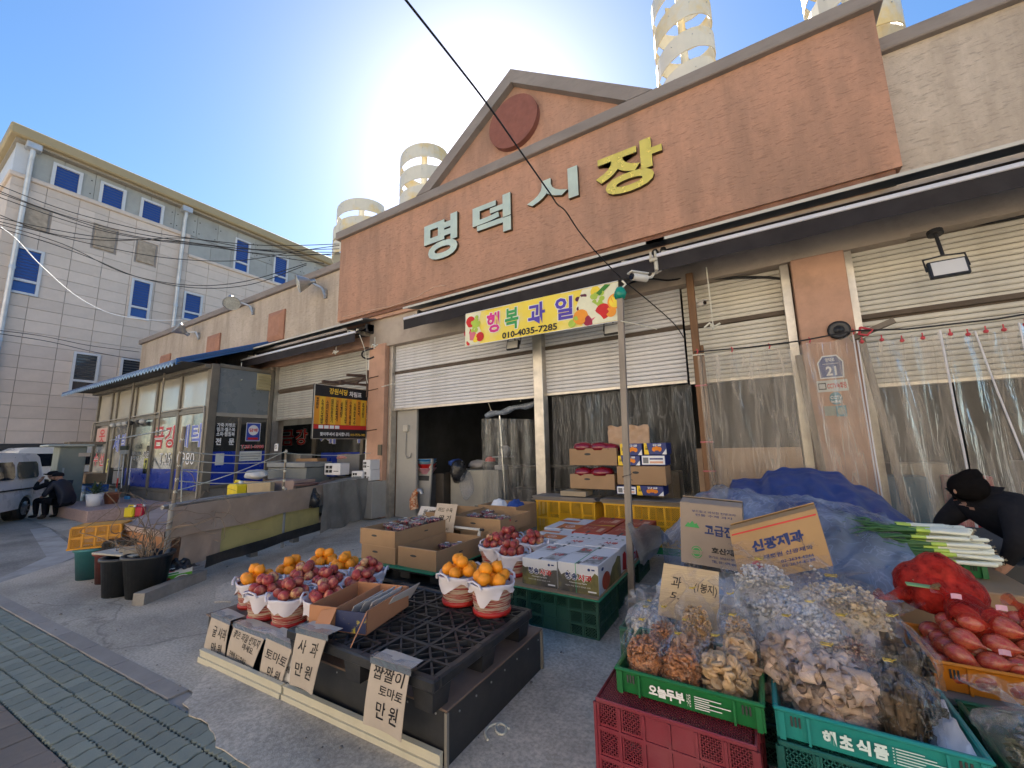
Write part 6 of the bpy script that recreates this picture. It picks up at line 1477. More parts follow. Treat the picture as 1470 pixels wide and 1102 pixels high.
def pack(x, y, z, label, rz_=0., group='clear packs of strawberries in the cardboard trays'):
    t = thing('strawberry_pack', label, 'strawberry pack', (x, y, z), rz_, group); w, d_ = .1, .075; g = MB()
    sh = lambda a: (abs(cos(a))**4+abs(sin(a))**4)**-.25
    g.lathe([(0, .0), (.06, 0), (.085, .03), (.1, .06), (.105, .062), (.085, .085), (0, .092)], 24, fn=lambda a, i: sh(a)*(1+.02*sin(a*12)*(i in (2, 5)))); g.xf(Matrix.Diagonal((1, .78, 1, 1))); part('clamshell', g, CLAM, t, world=False)
    g = MB(); rr = random.Random(int(x*991+y*77))
    for k in range(26): g.ball((rr.uniform(-.075, .075), rr.uniform(-.055, .055), .018+rr.random()*.045), .018, 1, sq=(1, 1, 1.2))
    part('strawberries', g, BER, t, kind='stuff', world=False); g = MB(); disc(g, (V(-.03, -.02, .095), V(.06, 0, 0), V(0, .04, 0)), .5, .5, .5, .5, .0, 0, 16); part('label_sticker', g, WHITE, t, world=False); return t
lt = thing('low_table', 'green-edged board on stacked black pallets carrying the strawberry trays', 'table', (-3.4, 4, 0))
part('board', MB().cb(-3.98, -2.82, 3.14, 5.0, .285, .30, .004), M('green_board_edge', (.02, .22, .10), .5, .1), lt)
for k in (0, 1):
    for i in range(3):
        for j in range(3): part('leg', MB().cb(-3.85+i*.42, -3.7+i*.42, 3.3+j*.7, 3.45+j*.7, .003+k*.14, .10+k*.14, .01), BLACKP, lt)
    part('deck', MB().cb(-3.92, -2.88, 3.22, 4.95, .10+k*.14, .141+k*.14, .006), BLACKP, lt)
tray(-3.92, -3.39, 3.19, 4.15, .301, .165, 'lower closed tray of the front left stack on the strawberry table'); tray(-3.95, -3.40, 3.19, 4.15, .467, .165, 'upper tray of the front left stack holding strawberry packs')
tray(-3.36, -2.83, 3.2, 3.98, .301, .19, 'front right open tray with one strawberry pack at its back')
tray(-3.36, -2.83, 4.25, 4.95, .301, .16, 'plain lower tray behind the front right tray'); tray(-3.45, -2.75, 4.25, 5.0, .462, .17, 'rear tray with dark packs of strawberries behind the price card')
tray(-4.0, -3.5, 4.3, 5.0, .301, .34, 'tall tray behind the front left stack')
tray(-3.65, -3.0, 5.05, 5.65, .301, .36, 'farthest tray near the shop with white and blue goods inside', hole=True)
for k, (x, y, z) in enumerate(((-3.8, 3.5, .56), (-3.55, 3.42, .56), (-3.82, 3.75, .57), (-3.57, 3.7, .57), (-3.8, 3.98, .56), (-3.55, 3.95, .57))): pack(x, y, z, 'clear pack of strawberries in the upper tray of the front left stack', k*.2-.4, 'strawberry packs in the front left stack')
g = MB(); g.box(-3.93, -3.41, 3.2, 4.14, .55, .555); solo('card_insert', g, CARDIN, 'flat card insert under the strawberry packs in the upper tray', 'card', loc=(-3.9, 3.2, .55))
pack(-3.0, 3.78, .36, 'single strawberry pack in the front right tray, right one', .3, 'strawberry packs in the front right tray'); pack(-3.2, 3.8, .33, 'single strawberry pack in the front right tray, left one', .1, 'strawberry packs in the front right tray')
for k in range(4): pack(-3.28+.22*(k % 3), 4.45+.25*(k//3)+.05*(k % 2), .56, 'strawberry pack in the rear tray behind the price card', k*.5, 'strawberry packs in the rear tray')
for k, (x, y, m, nm) in enumerate(((-3.45, 5.3, WHITE, 'white cloth bundle in the farthest cardboard tray'), (-3.18, 5.35, M('blue_cloth', (.02, .06, .25), .7, .2), 'blue cloth bundle in the farthest cardboard tray'))):
    g = MB(); g.grid(lambda u, v: (x+(u-.5)*.26, y+(v-.5)*.3, .62+.1*(1-4*((u-.5)**2+(v-.5)**2))*(1+.0)+.05*nz(u*6, v*6, k)), 18, 18); solo('cloth_bundle', g, m, nm, 'cloth', loc=(x, y, .62))
# white folding frame and its cards
fr_ = thing('folding_stand', 'white metal folding frame standing beside the strawberry trays', 'frame', (-2.8, 4.1, .3)); WM = M('white_tube', (.62, .62, .6), .35, .05)
fa, fb, fc, fd = PY(614, 752, 4.06), PY(690, 760, 4.06), PY(684, 791, 4.06), PY(672, 790, 4.06)
part('bar', MB().bar(fa, fb, .022), WM, fr_); part('bar', MB().bar(fb, fc, .02), WM, fr_); part('bar', MB().bar(fb+V(-.03, .02, 0), fc+V(-.04, .02, 0), .016), WM, fr_); part('bar', MB().bar(fc+V(.01, 0, 0), fc+V(-.28, .03, .02), .018), WM, fr_)
part('knob', MB().cyl(fb+V(.0, -.01, 0), .016, .05, 12, axis='x'), BLACKP, fr_)
price_card('kraft card reading 딸기 standing behind the white frame', [(628, 722), (657, 724), (652, 764), (621, 762)], 4.02, [('하드 수육', .12, .82, .70, .86), ('딸 기', .25, .8, .38, .6), ('21일까지', .15, .75, .04, .16)], KR, flap=0)
price_card('rounded white card reading 딸기 at the back left of the strawberry table', [(605, 726), (627, 728), (615, 755), (597, 752)], 4.6, [('딸 기', .3, .85, .55, .85)], KW, flap=0)

# ================================================================== GREEN CRATES AND APPLE CARTONS
DG = M('dark_green_plastic', (.018, .085, .055), .45, .12, 5, .05, 60, dirt=.25, dirtc=(.08, .09, .08), rnd=.05)
GC_ = [(-1.80+.01, 3.47, 'front right', 1.0), (-2.62, 3.5, 'front left', 1.0)]
crate('green_crate', 'dark green lattice crate under the front of the apple carton board', (-1.50, 3.47, 0), 0, .60, .48, .30, DG, 5, 3, 3, rim=.014, solid_mid=True, group='dark green crates carrying the apple carton board')
crate('green_crate', 'dark green crate left of the front crate, half hidden by the pallet', (-2.14, 3.50, 0), 0, .60, .48, .30, DG, 5, 3, 3, rim=.014, group='dark green crates carrying the apple carton board')
crate('green_crate', 'dark green crate in the middle row under the right side of the board', (-1.54, 4.15, 0), 0, .60, .48, .30, DG, 5, 3, 3, rim=.014, group='dark green crates carrying the apple carton board')
crate('green_crate', 'dark green crate behind the wooden pole under the red cartons', (-1.56, 4.95, 0), 0, .60, .48, .30, DG, 5, 3, 3, rim=.014, group='dark green crates carrying the apple carton board')
crate('green_crate', 'dark green crate farthest left under the table baskets', (-2.2, 4.3, 0), 0, .60, .48, .30, DG, 5, 3, 3, rim=.014, group='dark green crates carrying the apple carton board')
bd = thing('table_board', 'brown board with green edge lying on the dark green crates', 'board', (-1.9, 4.3, .303))
part('board', MB().cb(-2.62, -1.16, 3.18, 5.75, .302, .310, .003), M('green_board_edge', (0, 0, 0)), bd); part('top_sheet', MB().box(-2.6, -1.18, 3.2, 5.73, .3105, .3165), CARD, bd)
LITC = M('white_carton', (.66, .66, .67), .45, .04, 3, spec=.4, dirt=.06); MTN = M('mountain_print', (.10, .095, .085), .5, .5, 6, c2=(.17, .15, .05), c2s=3.0); SKYP = M('print_mist', (.5, .5, .5), .5, .1, 4)
ORC = M('orange_carton', (.62, .17, .04), .5, .06); RDC = M('red_carton', (.42, .055, .03), .5, .08, 2)
def carton(x0, x1, y0, y1, z0, h, label, style, group):
    t = thing('apple_carton', label, 'carton', ((x0+x1)/2, (y0+y1)/2, z0), 0, group); m = {'w': LITC, 'o': LITC, 'r': RDC, 'w2': LITC}[style]
    part('box', MB().cb(x0, x1, y0, y1, z0, z0+h, .003), m, t)
    F = (V(x0, y0, z0), V(x1-x0, 0, 0), V(0, 0, h)); S = (V(x1, y0, z0), V(0, y1-y0, 0), V(0, 0, h)); T = (V(x0, y0, z0+h), V(x1-x0, 0, 0), V(0, y1-y0, 0))
    T2 = (V(x0, y1, z0+h), V(0, -(y1-y0), 0), V(x1-x0, 0, 0))
    g = MB(); patch(g, T, 0, 1, .495, .503, .001, 0); patch(g, T, .46, .54, 0, .12, .0012, 0); patch(g, T, .46, .54, .88, 1, .0012, 0); part('flap_joint', g, M('flap_shadow_gap', (.12, .12, .12), .8), t)
    if style == 'w':
        g = MB(); rr = random.Random(int(x0*100)); ridge = [(0, 0)]+[(1, 0)]+[(1-i/12, .62+.16*nz(i*.9, x0)+.12*abs(i/12-.55)) for i in range(13)]
        poly(g, F, ridge, .0015, 0); disc(g, F, .78, .84, .035, .05, .002, 4, 14); patch(g, F, .84, .92, .82, .87, .002, 4)
        quadtext(g, '청송', F, .17, .5, .42, .70, bold=.09, lift=.003, mi=1); quadtext(g, '사과', F, .5, .86, .40, .68, bold=.09, lift=.003, mi=1); quadtext(g, '청송', F, .18, .49, .44, .68, bold=.03, lift=.004, mi=4); quadtext(g, '사과', F, .51, .85, .42, .66, bold=.03, lift=.004, mi=2)
        quadtext(g, 'Cheongsong Apple', F, .28, .72, .31, .37, bold=.01, lift=.003, mi=1); quadtext(g, '자연이 키운 청송의 맛있는 사과', F, .18, .8, .2, .25, bold=0, lift=.003, mi=1); patch(g, F, .74, .94, .08, .13, .003, 1)
        part('front_print', g, [MTN, WHITE, RED, GRN, M('navy_print', (.02, .04, .15))], t)
        g = MB(); poly(g, S, [(.25, 0), (1, 0), (1, .75), (.85, .85), (.75, .7), (.6, .6), (.45, .3)], .0015, 0); disc(g, S, .3, .33, .17, .30, .002, 1, 20); disc(g, S, .17, .8, .05, .06, .002, 2); part('side_print', g, [MTN, M('apple_print', (.42, .06, .02), .4, .2, 9), M('navy_print', (0, 0, 0))], t)
        g = MB(); rr = random.Random(4+int(-x0*50)); poly(g, T, [(.55, .06)]+[(.97, .06), (.97, .55)]+[(.97-i*.045, .5+.1*nz(i*.8, x0)) for i in range(9)], .0012, 0); quadtext(g, '사과', T, .6, .9, .3, .45, bold=.03, lift=.002, mi=1)
        poly(g, T, [(.05, .56), (.45, .56), (.48, .9), (.3, .97), (.1, .86)], .0012, 0); quadtext(g, '청송', T, .1, .4, .68, .82, bold=.03, lift=.002, mi=1); part('top_print', g, [M('mountain_grey_print', (.22, .225, .22), .5, .5, 14, c2=(.4, .4, .4), c2s=14), RED], t)
        if x0 > -1.6:
            g = MB(); g.box(x0+.155, x0+.16, y0-.003, y1, z0+h, z0+h+.002); g.box(x0+.155, x0+.16, y0-.003, y0-.001, z0, z0+h); part('green_strap', g, M('strap_green', (.05, .35, .16)), t)
    if style == 'w2':
        g = MB(); quadtext(g, '청송', T, .3, .7, .1, .2, bold=.0, lift=.002, mi=0); quadtext(g, '사과', T, .4, .8, .22, .4, bold=.04, lift=.002, mi=1)
        for k in range(4): disc(g, T, .2+k*.2, .62, .05, .03, .002, 2, 8)
        part('top_print', g, [M('grey_ink', (.2, .2, .2)), RED, M('dark_green_print', (.03, .12, .06))], t)
        g = MB(); poly(g, S, [(.1, .1), (.32, .0), (.35, .6), (.28, .75), (.15, .7)], .0015, 0); disc(g, S, .24, .5, .1, .25, .002, 0, 16); quadtext(g, '사과', S, .5, .9, .5, .85, bold=.05, lift=.002, mi=0); patch(g, S, .45, .95, .1, .4, .0015, 0); quadtext(g, '꿀사과', S, .5, .9, .15, .34, bold=.03, lift=.003, mi=1); part('side_print', g, [RED, WHITE], t)
    if style == 'r':
        g = MB()
        for k in range(2): quadtext(g, '꿀사과', T, .15+.1*k, .55+.1*k, .2+k*.42, .34+k*.42, bold=.01, lift=.002, mi=0)
        patch(g, T, .68, .88, .65, .86, .002, 1); patch(g, T, .7, .86, .1, .3, .002, 1); poly(g, T, [(.0, .42), (.04, .42), (1, .5), (1, .46)], .0015, 2); part('top_print', g, [M('pale_orange_print', (.7, .38, .25)), M('pale_orange_print', (0, 0, 0)), YEL], t)
    if style == 'o':
        g = MB(); patch(g, T, .3, 1, .05, .45, .001, 0); patch(g, T, .0, .6, .62, .78, .001, 0); disc(g, T, .62, .25, .13, .1, .002, 1, 20); disc(g, T, .62, .25, .11, .08, .003, 0, 20); quadtext(g, '사과', T, .55, .7, .2, .3, bold=.02, lift=.004, mi=1); patch(g, T, .28, .40, .45, .47, .002, 2); part('top_print', g, [ORC, WHITE, INK], t)
    return t
g1 = 'apple cartons stacked on the green crate board'
carton(-1.89, -1.555, 3.27, 3.84, .318, .215, 'front left white apple carton printed with a dark mountain scene', 'w', g1); carton(-1.54, -1.19, 3.26, 3.86, .318, .225, 'front right mountain-print apple carton nearest the wooden pole', 'w', g1)
carton(-1.87, -1.555, 3.87, 4.42, .318, .215, 'white apple carton behind the front left one', 'w2', g1); carton(-1.54, -1.2, 3.89, 4.45, .318, .225, 'white apple carton with red side print behind the front right one', 'w2', g1)
carton(-1.92, -1.57, 4.46, 5.5, .318, .215, 'left long red carton behind the white apple cartons', 'r', g1); carton(-1.54, -1.2, 4.48, 5.5, .318, .22, 'right long red carton behind the wooden pole', 'r', g1)
carton(-2.35, -1.95, 4.2, 4.72, .318, .17, 'orange and white carton behind the table baskets', 'o', g1); carton(-2.42, -1.97, 4.76, 5.5, .318, .17, 'farthest orange and white carton on the board', 'o', g1)
# ---- wooden pole
pb, ptp = PZ(908, 872), None
pt_ = PY(890, 422, pb.y); PW_ = M('grey_pole_wood', (.27, .23, .19), .85, .2, 3, .4, 30, st=(6, 6, .7))
pw = thing('wooden_pole', 'weathered squared wooden pole wrapped with green tape at its top, holding the banner', 'pole', pb)
part('pole', MB().bar(pb, pt_, .058, .05, up=(0, 1, 0)), PW_, pw); part('green_wrap', MB().lathe([(0, -.06), (.045, -.05), (.062, 0), (.05, .045), (.03, .07), (0, .075)], 16, pt_+V(0, 0, .0), fn=lambda a, i: 1+.15*sin(a*4+i)), M('green_tape', (.01, .25, .17), .3), pw)
part('white_tie', MB().tube([pt_+V(.02, 0, .06), pt_+V(.06, .02, .1), pt_+V(.03, 0, .14)], .012, 6).tube([pt_+V(0, -.04, -.3), pt_+V(.15, .05, -.34), pt_+V(.3, .2, -.38)], .006, 5), ROPE, pw)
for z in (1.15,): part('wire_band', MB().tube([pb.lerp(pt_, .38)+V(cos(a)*.045, sin(a)*.04, .01*a) for a in [i*.5 for i in range(14)]], .003, 4), INK, pw)
# ---- yellow crates by the curtain
YC = M('yellow_crate_bright', (.85, .47, .02), .42, .08, 5, dirt=.1, dirtc=(.4, .25, .05))
za = PY(812, 719, 6.0).z
print('yellow top', za)
def ycr(px0, px1, lb):
    a, b = PY(px0, 720, 6.0).x, PY(px1, 722, 6.0).x
    crate('yellow_crate', lb, ((a+b)/2, 6.22, .10), 0, b-a, .44, za-.10, YC, 5, 3, 2, rim=.02, solid_mid=True, group='yellow crates in front of the clear curtain', lattice=.026)
    return a, b
y1a = ycr(771, 853, 'left yellow crate loaded with flattened cardboard in front of the curtain'); y2a = ycr(868, 976, 'right yellow crate behind the wooden pole'); 
solo('crate_base', MB().cb(-3.2, -.95, 6.0, 6.44, 0, .095, .01), M('green_base', (.02, .22, .06), .5), 'green plastic base under the yellow crates', 'pallet', loc=(-2, 6.2, 0))
for (a, b), nm in ((y1a, 'left'), (y2a, 'right')):
    rr = random.Random(int(a*10)); z = za+.002
    for k in range(7):
        h = rr.uniform(.006, .012); g = MB(); g.obox((a-.06+rr.uniform(-.03, .05), 5.96+rr.uniform(-.02, .03), z), (b-a+.08, rr.uniform(-.02, .02), 0), (0, .42, 0), (0, 0, h)); z += h+.0015
        solo('flat_cardboard', g, M('grey_cardboard', (.25, .215, .18), .85, .12, rnd=.15), 'flattened grey-brown carton sheet lying on the %s yellow crate' % nm, 'cardboard sheet', 'flattened cartons on the %s yellow crate' % nm, loc=(a, 6.0, z))
    zt2 = z
fold = MB(); a = y1a[0]+.42
for k in range(6): fold.box(a, a+.42, 6.0, 6.3, za+.08+k*.012, za+.09+k*.012)
solo('folded_sack', fold, M('kraft_fold', (.45, .36, .24), .8, .1), 'bundle of folded kraft sheets on the left yellow crate', 'paper stack', loc=(a, 6.0, za+.08))
def ybox(px0, px1, lb, m, nm='cardboard_box', hole=False, Yv=6.04, dep=.38, deco=None):
    p, q = PY(*px0, Yv), PY(*px1, Yv); t = thing(nm, lb, 'box', ((p.x+q.x)/2, Yv, q.z), 0, 'boxes piled on the yellow crates'); part('carton_wall', MB().cb(p.x, q.x, Yv, Yv+dep, q.z, p.z, .004), m, t)
    P = (V(p.x, Yv, q.z), V(q.x-p.x, 0, 0), V(0, 0, p.z-q.z))
    if hole: g = MB(); disc(g, P, .4, .66, .07, .07, .002, 0, 14); part('hand_hole', g, DARKW, t)
    if deco: deco(P, t)
    return p, q
NVY = M('navy_carton', (.015, .03, .17), .45)
def mand(P, t):
    g = MB(); poly(g, P, [(0, 0), (.22, 0), (.12, 1), (0, 1)], .0015, 0); poly(g, P, [(.8, 0), (1, 0), (1, .5)], .0015, 2)
    for k in range(3): disc(g, P, .45+k*.13, .45+.08*(k % 2), .09, .2, .002+k*.0005, 1, 14)
    quadtext(g, '귤', P, .05, .2, .4, .7, bold=.02, lift=.003, mi=3); quadtext(g, '감귤', P, .4, .8, .72, .92, bold=.02, lift=.003, mi=2); part('print', g, [YEL, M('mandarin_print', (.8, .25, .02)), WHITE, INK], t)
def lab(P, t):
    g = MB(); patch(g, P, .03, .97, .08, .92, .0015, 0); patch(g, P, .08, .3, .2, .75, .002, 2); patch(g, P, .36, .9, .55, .7, .002, 1); patch(g, P, .36, .9, .2, .4, .002, 3); part('print', g, [WHITE, M('navy_carton', (0, 0, 0)), M('grey_ink', (.2, .2, .2)), M('pale_orange_print', (0, 0, 0))], t)
ybox((818, 680), (883, 703), 'lower left brown box holding dark red packs, on the left yellow crate', CARD, hole=True); ybox((817, 644), (886, 668), 'upper left brown box holding dark red packs', CARD, hole=True)
ybox((885, 669), (957, 697), 'brown box on the right behind the pole, between mandarin cartons', CARD, hole=True)
ybox((885, 697), (914, 710), 'white-labelled mandarin carton at the bottom right pile', NVY, 'fruit_carton', deco=lab); ybox((914, 697), (953, 712), 'navy mandarin carton at the bottom of the right pile', NVY, 'fruit_carton', deco=mand)
ybox((887, 654), (919, 668), 'navy mandarin carton on the right pile, lower left', NVY, 'fruit_carton', deco=mand); ybox((920, 653), (956, 668), 'labelled white carton on the right pile, lower right', NVY, 'fruit_carton', deco=lab)
ybox((890, 637), (922, 653), 'navy mandarin carton at the top left of the right pile', NVY, 'fruit_carton', deco=mand); ybox((924, 636), (957, 652), 'navy mandarin carton at the top right of the right pile', NVY, 'fruit_carton', deco=mand)
RP = M('dark_red_pack', (.2, .008, .02), .2, .2, 10, coat=.5)
for k, (x, y, r) in enumerate(((838, 638, 12), (862, 638, 12), (877, 640, 10), (838, 674, 11), (865, 674, 13))):
    p = PY(x, y+5, 6.18); rr = r*6.6/579*1.25; g = MB(); g.lathe([(0, 0), (rr*.9, 0), (rr, .04), (rr*.85, .1), (0, .13)], 20, p+V(0, 0, -.03)); solo('fruit_pack', g, RP, 'dark red wrapped fruit pack in the %s left box' % ('upper' if y < 650 else 'lower'), 'fruit pack', 'dark red packs in the left boxes', loc=p)
# brown paper bundle behind
a, b = PY(872, 612, 6.35), PY(932, 634, 6.35)
g = MB(); g.grid(lambda u, v: (a.x+(b.x-a.x)*u, 6.33+.05*nz(u*7, v*6)+.03, b.z-.15+(a.z-b.z+.15)*v+.03*nz(u*6)), 20, 10); g.box(a.x, b.x, 6.38, 6.42, b.z-.15, a.z-.03); solo('paper_sack', g, M('paper_tan', (.45, .3, .19), .7, .15, 5, .3, 12), 'crumpled tan paper sack standing behind the mandarin cartons', 'sack', loc=(a.x, 6.35, b.z-.15))

# ================================================================== RIGHT STALL: crates and bagged goods
RC = M('wine_red_plastic', (.20, .022, .035), .45, .12, 5, .05, 60, dirt=.3, dirtc=(.2, .1, .1), ds=4); GT = M('green_tray_plastic', (.012, .14, .04), .38, .08, 5, .04, 60, dirt=.15); TT = M('teal_tray_plastic', (.015, .22, .20), .38, .08, 5, .04, 60, dirt=.15, dirtc=(.1, .2, .2)); OT = M('orange_tray_plastic', (.66, .22, .015), .4, .1, 5)
crate('red_crate', 'wine red lattice crate turned upside down under the green tofu tray', (-.40, 1.99, .128), 0, .58, .40, .322, RC, 6, 4, 3, rim=.016, solid_mid=True, lattice=.017, floor_lattice=True, inverted=True)
crate('red_crate', 'lower wine red crate hidden beneath the upper red crate', (-.40, 1.99, -.0), 0, .58, .40, .126, RC, 6, 4, 1, rim=.016, lattice=.02)
def tray_crate(nm, label, x0, x1, y0, y1, z0, z1, m, slots=True, rim=.014, cat='tray'):
    t = thing(nm, label, cat, ((x0+x1)/2, (y0+y1)/2, z0)); g = MB(); ta = .012; th = .006
    def ring(z, ex, a): return [(x0-ex+a, y0-ex+a, z), (x1+ex-a, y0-ex+a, z), (x1+ex-a, y1+ex-a, z), (x0-ex+a, y1+ex-a, z)]
    # tapered walls, outer and inner skins
    vs = ring(z0, -ta, 0)+ring(z1-.012, 0, 0)+ring(z1-.012, 0, th)+ring(z0+.006, -ta, th)
    fs = [(a*4+i, a*4+(i+1) % 4, (a+1)*4+(i+1) % 4, (a+1)*4+i) for a in (0, 2) for i in range(4)]+[(0, 1, 2, 3), (12, 13, 14, 15)]
    g.add(vs, fs); part('shell', g, m, t)
    g = MB()
    for b in ((x0-rim, x1+rim, y0-rim, y0+.004), (x0-rim, x1+rim, y1-.004, y1+rim), (x0-rim, x0+.004, y0+.004, y1-.004), (x1-.004, x1+rim, y0+.004, y1-.004)): g.cb(*b, z1-.014, z1, .005)
    part('rim', g, m, t)
    g = MB(); n = 9
    for s in range(4):
        p, q = [((x0, y0), (x1, y0)), ((x1, y0), (x1, y1)), ((x1, y1), (x0, y1)), ((x0, y1), (x0, y0))][s]; p, q = Vector((*p, 0)), Vector((*q, 0)); d = (q-p).normalized(); o = V(d.y, -d.x, 0)
        for u in ((.0, .035), (.16, .175), (.825, .84), (.965, 1.0)) if s % 2 == 0 else ((0, .04), (.96, 1)):
            a = p+(q-p)*u[0]; g.obox(a+o*.009+V(0, 0, z0+.002), (q-p)*(u[1]-u[0]), -o*.022, V(0, 0, z1-z0-.017))
    part('rib', g, m, t, kind='stuff')
    if slots:
        g = MB()
        for s in (0, 1, 3):
            p, q = [((x0, y0), (x1, y0)), ((x1, y0), (x1, y1)), None, ((x0, y1), (x0, y0))][s]; p, q = Vector((*p, 0)), Vector((*q, 0)); d = (q-p).normalized(); o = V(d.y, -d.x, 0)
            for u0 in (.07, .88):
                for k in range(3): a = p+(q-p)*u0+d*(k*.012); g.obox(a+o*.0005-o*.006+V(0, 0, z0+(z1-z0)*.45), d*.006, o*.0075, V(0, 0, (z1-z0)*.3))
        part('slot', g, DARKW, t, kind='stuff')
    return t
tr1 = tray_crate('green_tray', 'green plastic tray printed 오늘두부 full of bagged nuts, on the red crate', -.615, -.085, 1.87, 2.29, .452, .553, GT)
P = (V(-.615, 1.872, .452), V(.53, 0, 0), V(0, .0, .1)); P = (P[0]+V(0, -.0145, 0), P[1], P[2])
g = MB(); quadtext(g, '오늘두부', P, .24, .50, .22, .66, bold=.05, lift=.0); quadtext(g, '우리콩', P, .515, .545, .2, .68, bold=.0, lift=.0, line=.8)
for k in range(6): patch(g, P, .57, .57+.1+.08*(k % 2 == 0)+(.06 if k == 2 else 0), .62-k*.085, .655-k*.085, .0)
g.v = [(x, y+.0075*(1-(z-.452)/.1)*1.6-.0, z) for x, y, z in g.v]; part('lettering', g, WHITE, tr1)
tr2 = tray_crate('teal_tray', 'teal plastic tray printed 해초식품 full of bagged dried snacks, nearest the viewer', -.035, .50, 1.91, 2.31, .432, .54, TT)
P = (V(-.035, 1.897, .432), V(.535, 0, 0), V(0, 0, .108))
g = MB()
for k, ch in enumerate('해초식품'): quadtext(g, ch, P, .24+k*.085, .31+k*.085, .22, .66, bold=.05, lift=.0)
for k in range(6): patch(g, P, .60, .60+.13+.1*((k*7) % 3)*.5, .64-k*.085, .67-k*.085, .0)
for k in range(6): patch(g, P, .585, .592, .64-k*.085, .67-k*.085, .0)
g.v = [(x, y+.012*(1-(z-.432)/.108), z) for x, y, z in g.v]; part('lettering', g, M('pale_mint_print', (.6, .72, .7), .5), tr2)
crate('teal_crate', 'blue-green lattice crate beneath the teal snack tray', (.235, 2.11, .11), 0, .55, .40, .315, M('blue_green_plastic', (.01, .10, .085), .42, .1, 5), 5, 4, 3, rim=.016, lattice=.02, floor_lattice=True, inverted=True)
crate('teal_crate', 'lowest blue-green crate standing on the ground by the red crates', (.235, 2.11, 0), 0, .55, .40, .108, M('blue_green_plastic', (0, 0, 0)), 5, 4, 1, rim=.016)
crate('green_crate', 'dark green crate behind the tofu tray holding popcorn bags', (-.46, 2.60, .19), 0, .58, .42, .31, DG, 5, 3, 2, rim=.014)
crate('green_crate', 'lower dark green crate on the ground behind the red crate', (-.46, 2.60, 0), 0, .58, .42, .188, DG, 5, 3, 2, rim=.014)
crate('green_crate', 'dark green crate under the large bags of white snacks', (.12, 2.66, .19), 0, .52, .44, .31, DG, 5, 3, 2, rim=.014)
crate('green_crate', 'lower dark green crate under the large bags of white snacks', (.12, 2.66, 0), 0, .52, .44, .188, DG, 5, 3, 2, rim=.014)
# ---- contents of the bags
BAGF = film('bag_film', (.95, .95, .97), .0, .08, 20, .8, gloss=.038, hazec=(.95, .93, .90), crease_glint=.09, cw=.022, cs=.7, edge=.05); BAGF2 = film('bag_film_milky', (.93, .94, .97), .04, .10, 20, .8, gloss=.045, hazec=(.92, .91, .89), crease_glint=.16, cw=.035, cs=.8, edge=.18)
ALM = M('almond', (.40, .17, .065), .55, .3, 40, .3, 120, c2=(.28, .11, .04), c2s=25, isl=.32); ALM2 = M('glazed_nut', (.36, .15, .06), .35, .35, 40, .3, 90, isl=.32); PEA = M('peanut_gold', (.50, .28, .09), .4, .3, 40, .2, 90, isl=.32); RINGM = M('rolled_biscuit', (.50, .33, .17), .6, .2, 30, .3, 90, isl=.32); WHB = M('white_puff', (.66, .60, .50), .6, .15, 40, .3, 90, c2=(.40, .30, .22), c2s=45, c2t=.64, isl=.32); CRB_ = M('cream_puff', (.62, .47, .27), .6, .15, 40, .3, 90, c2=(.35, .22, .12), c2s=45, c2t=.68, isl=.32)
TUB = M('dried_roll', (.52, .39, .29), .75, .2, 12, .5, 50, c2=(.40, .30, .24), c2s=8, isl=.32); KELP = M('dark_chip', (.13, .085, .045), .7, .35, 12, .4, 60, c2=(.05, .045, .03), c2s=9, isl=.32); MIXM = M('mixed_grain', (.36, .16, .10), .6, .4, 45, .3, 90, c2=(.55, .4, .25), c2s=30, isl=.32); POPM = M('popcorn', (.62, .53, .38), .7, .2, 30, .4, 60, isl=.32)
def inside(rr, rx, ry, h, surf=.55):
    while True:
        x, y, z = rr.uniform(-1, 1), rr.uniform(-1, 1), rr.uniform(0, 1); q = x*x+y*y
        lim = 1-max(0, z-.80-.12*sin(x*2+1))*3.2
        if q < lim and (q > surf*lim*.8 or z > .72): return V(x*rx*.95, y*ry*.95, .010+z*h)
def rrot(rr): return Matrix.Rotation(rr.uniform(0, 6.3), 3, 'Z') @ Matrix.Rotation(rr.uniform(0, 3.1), 3, 'X')
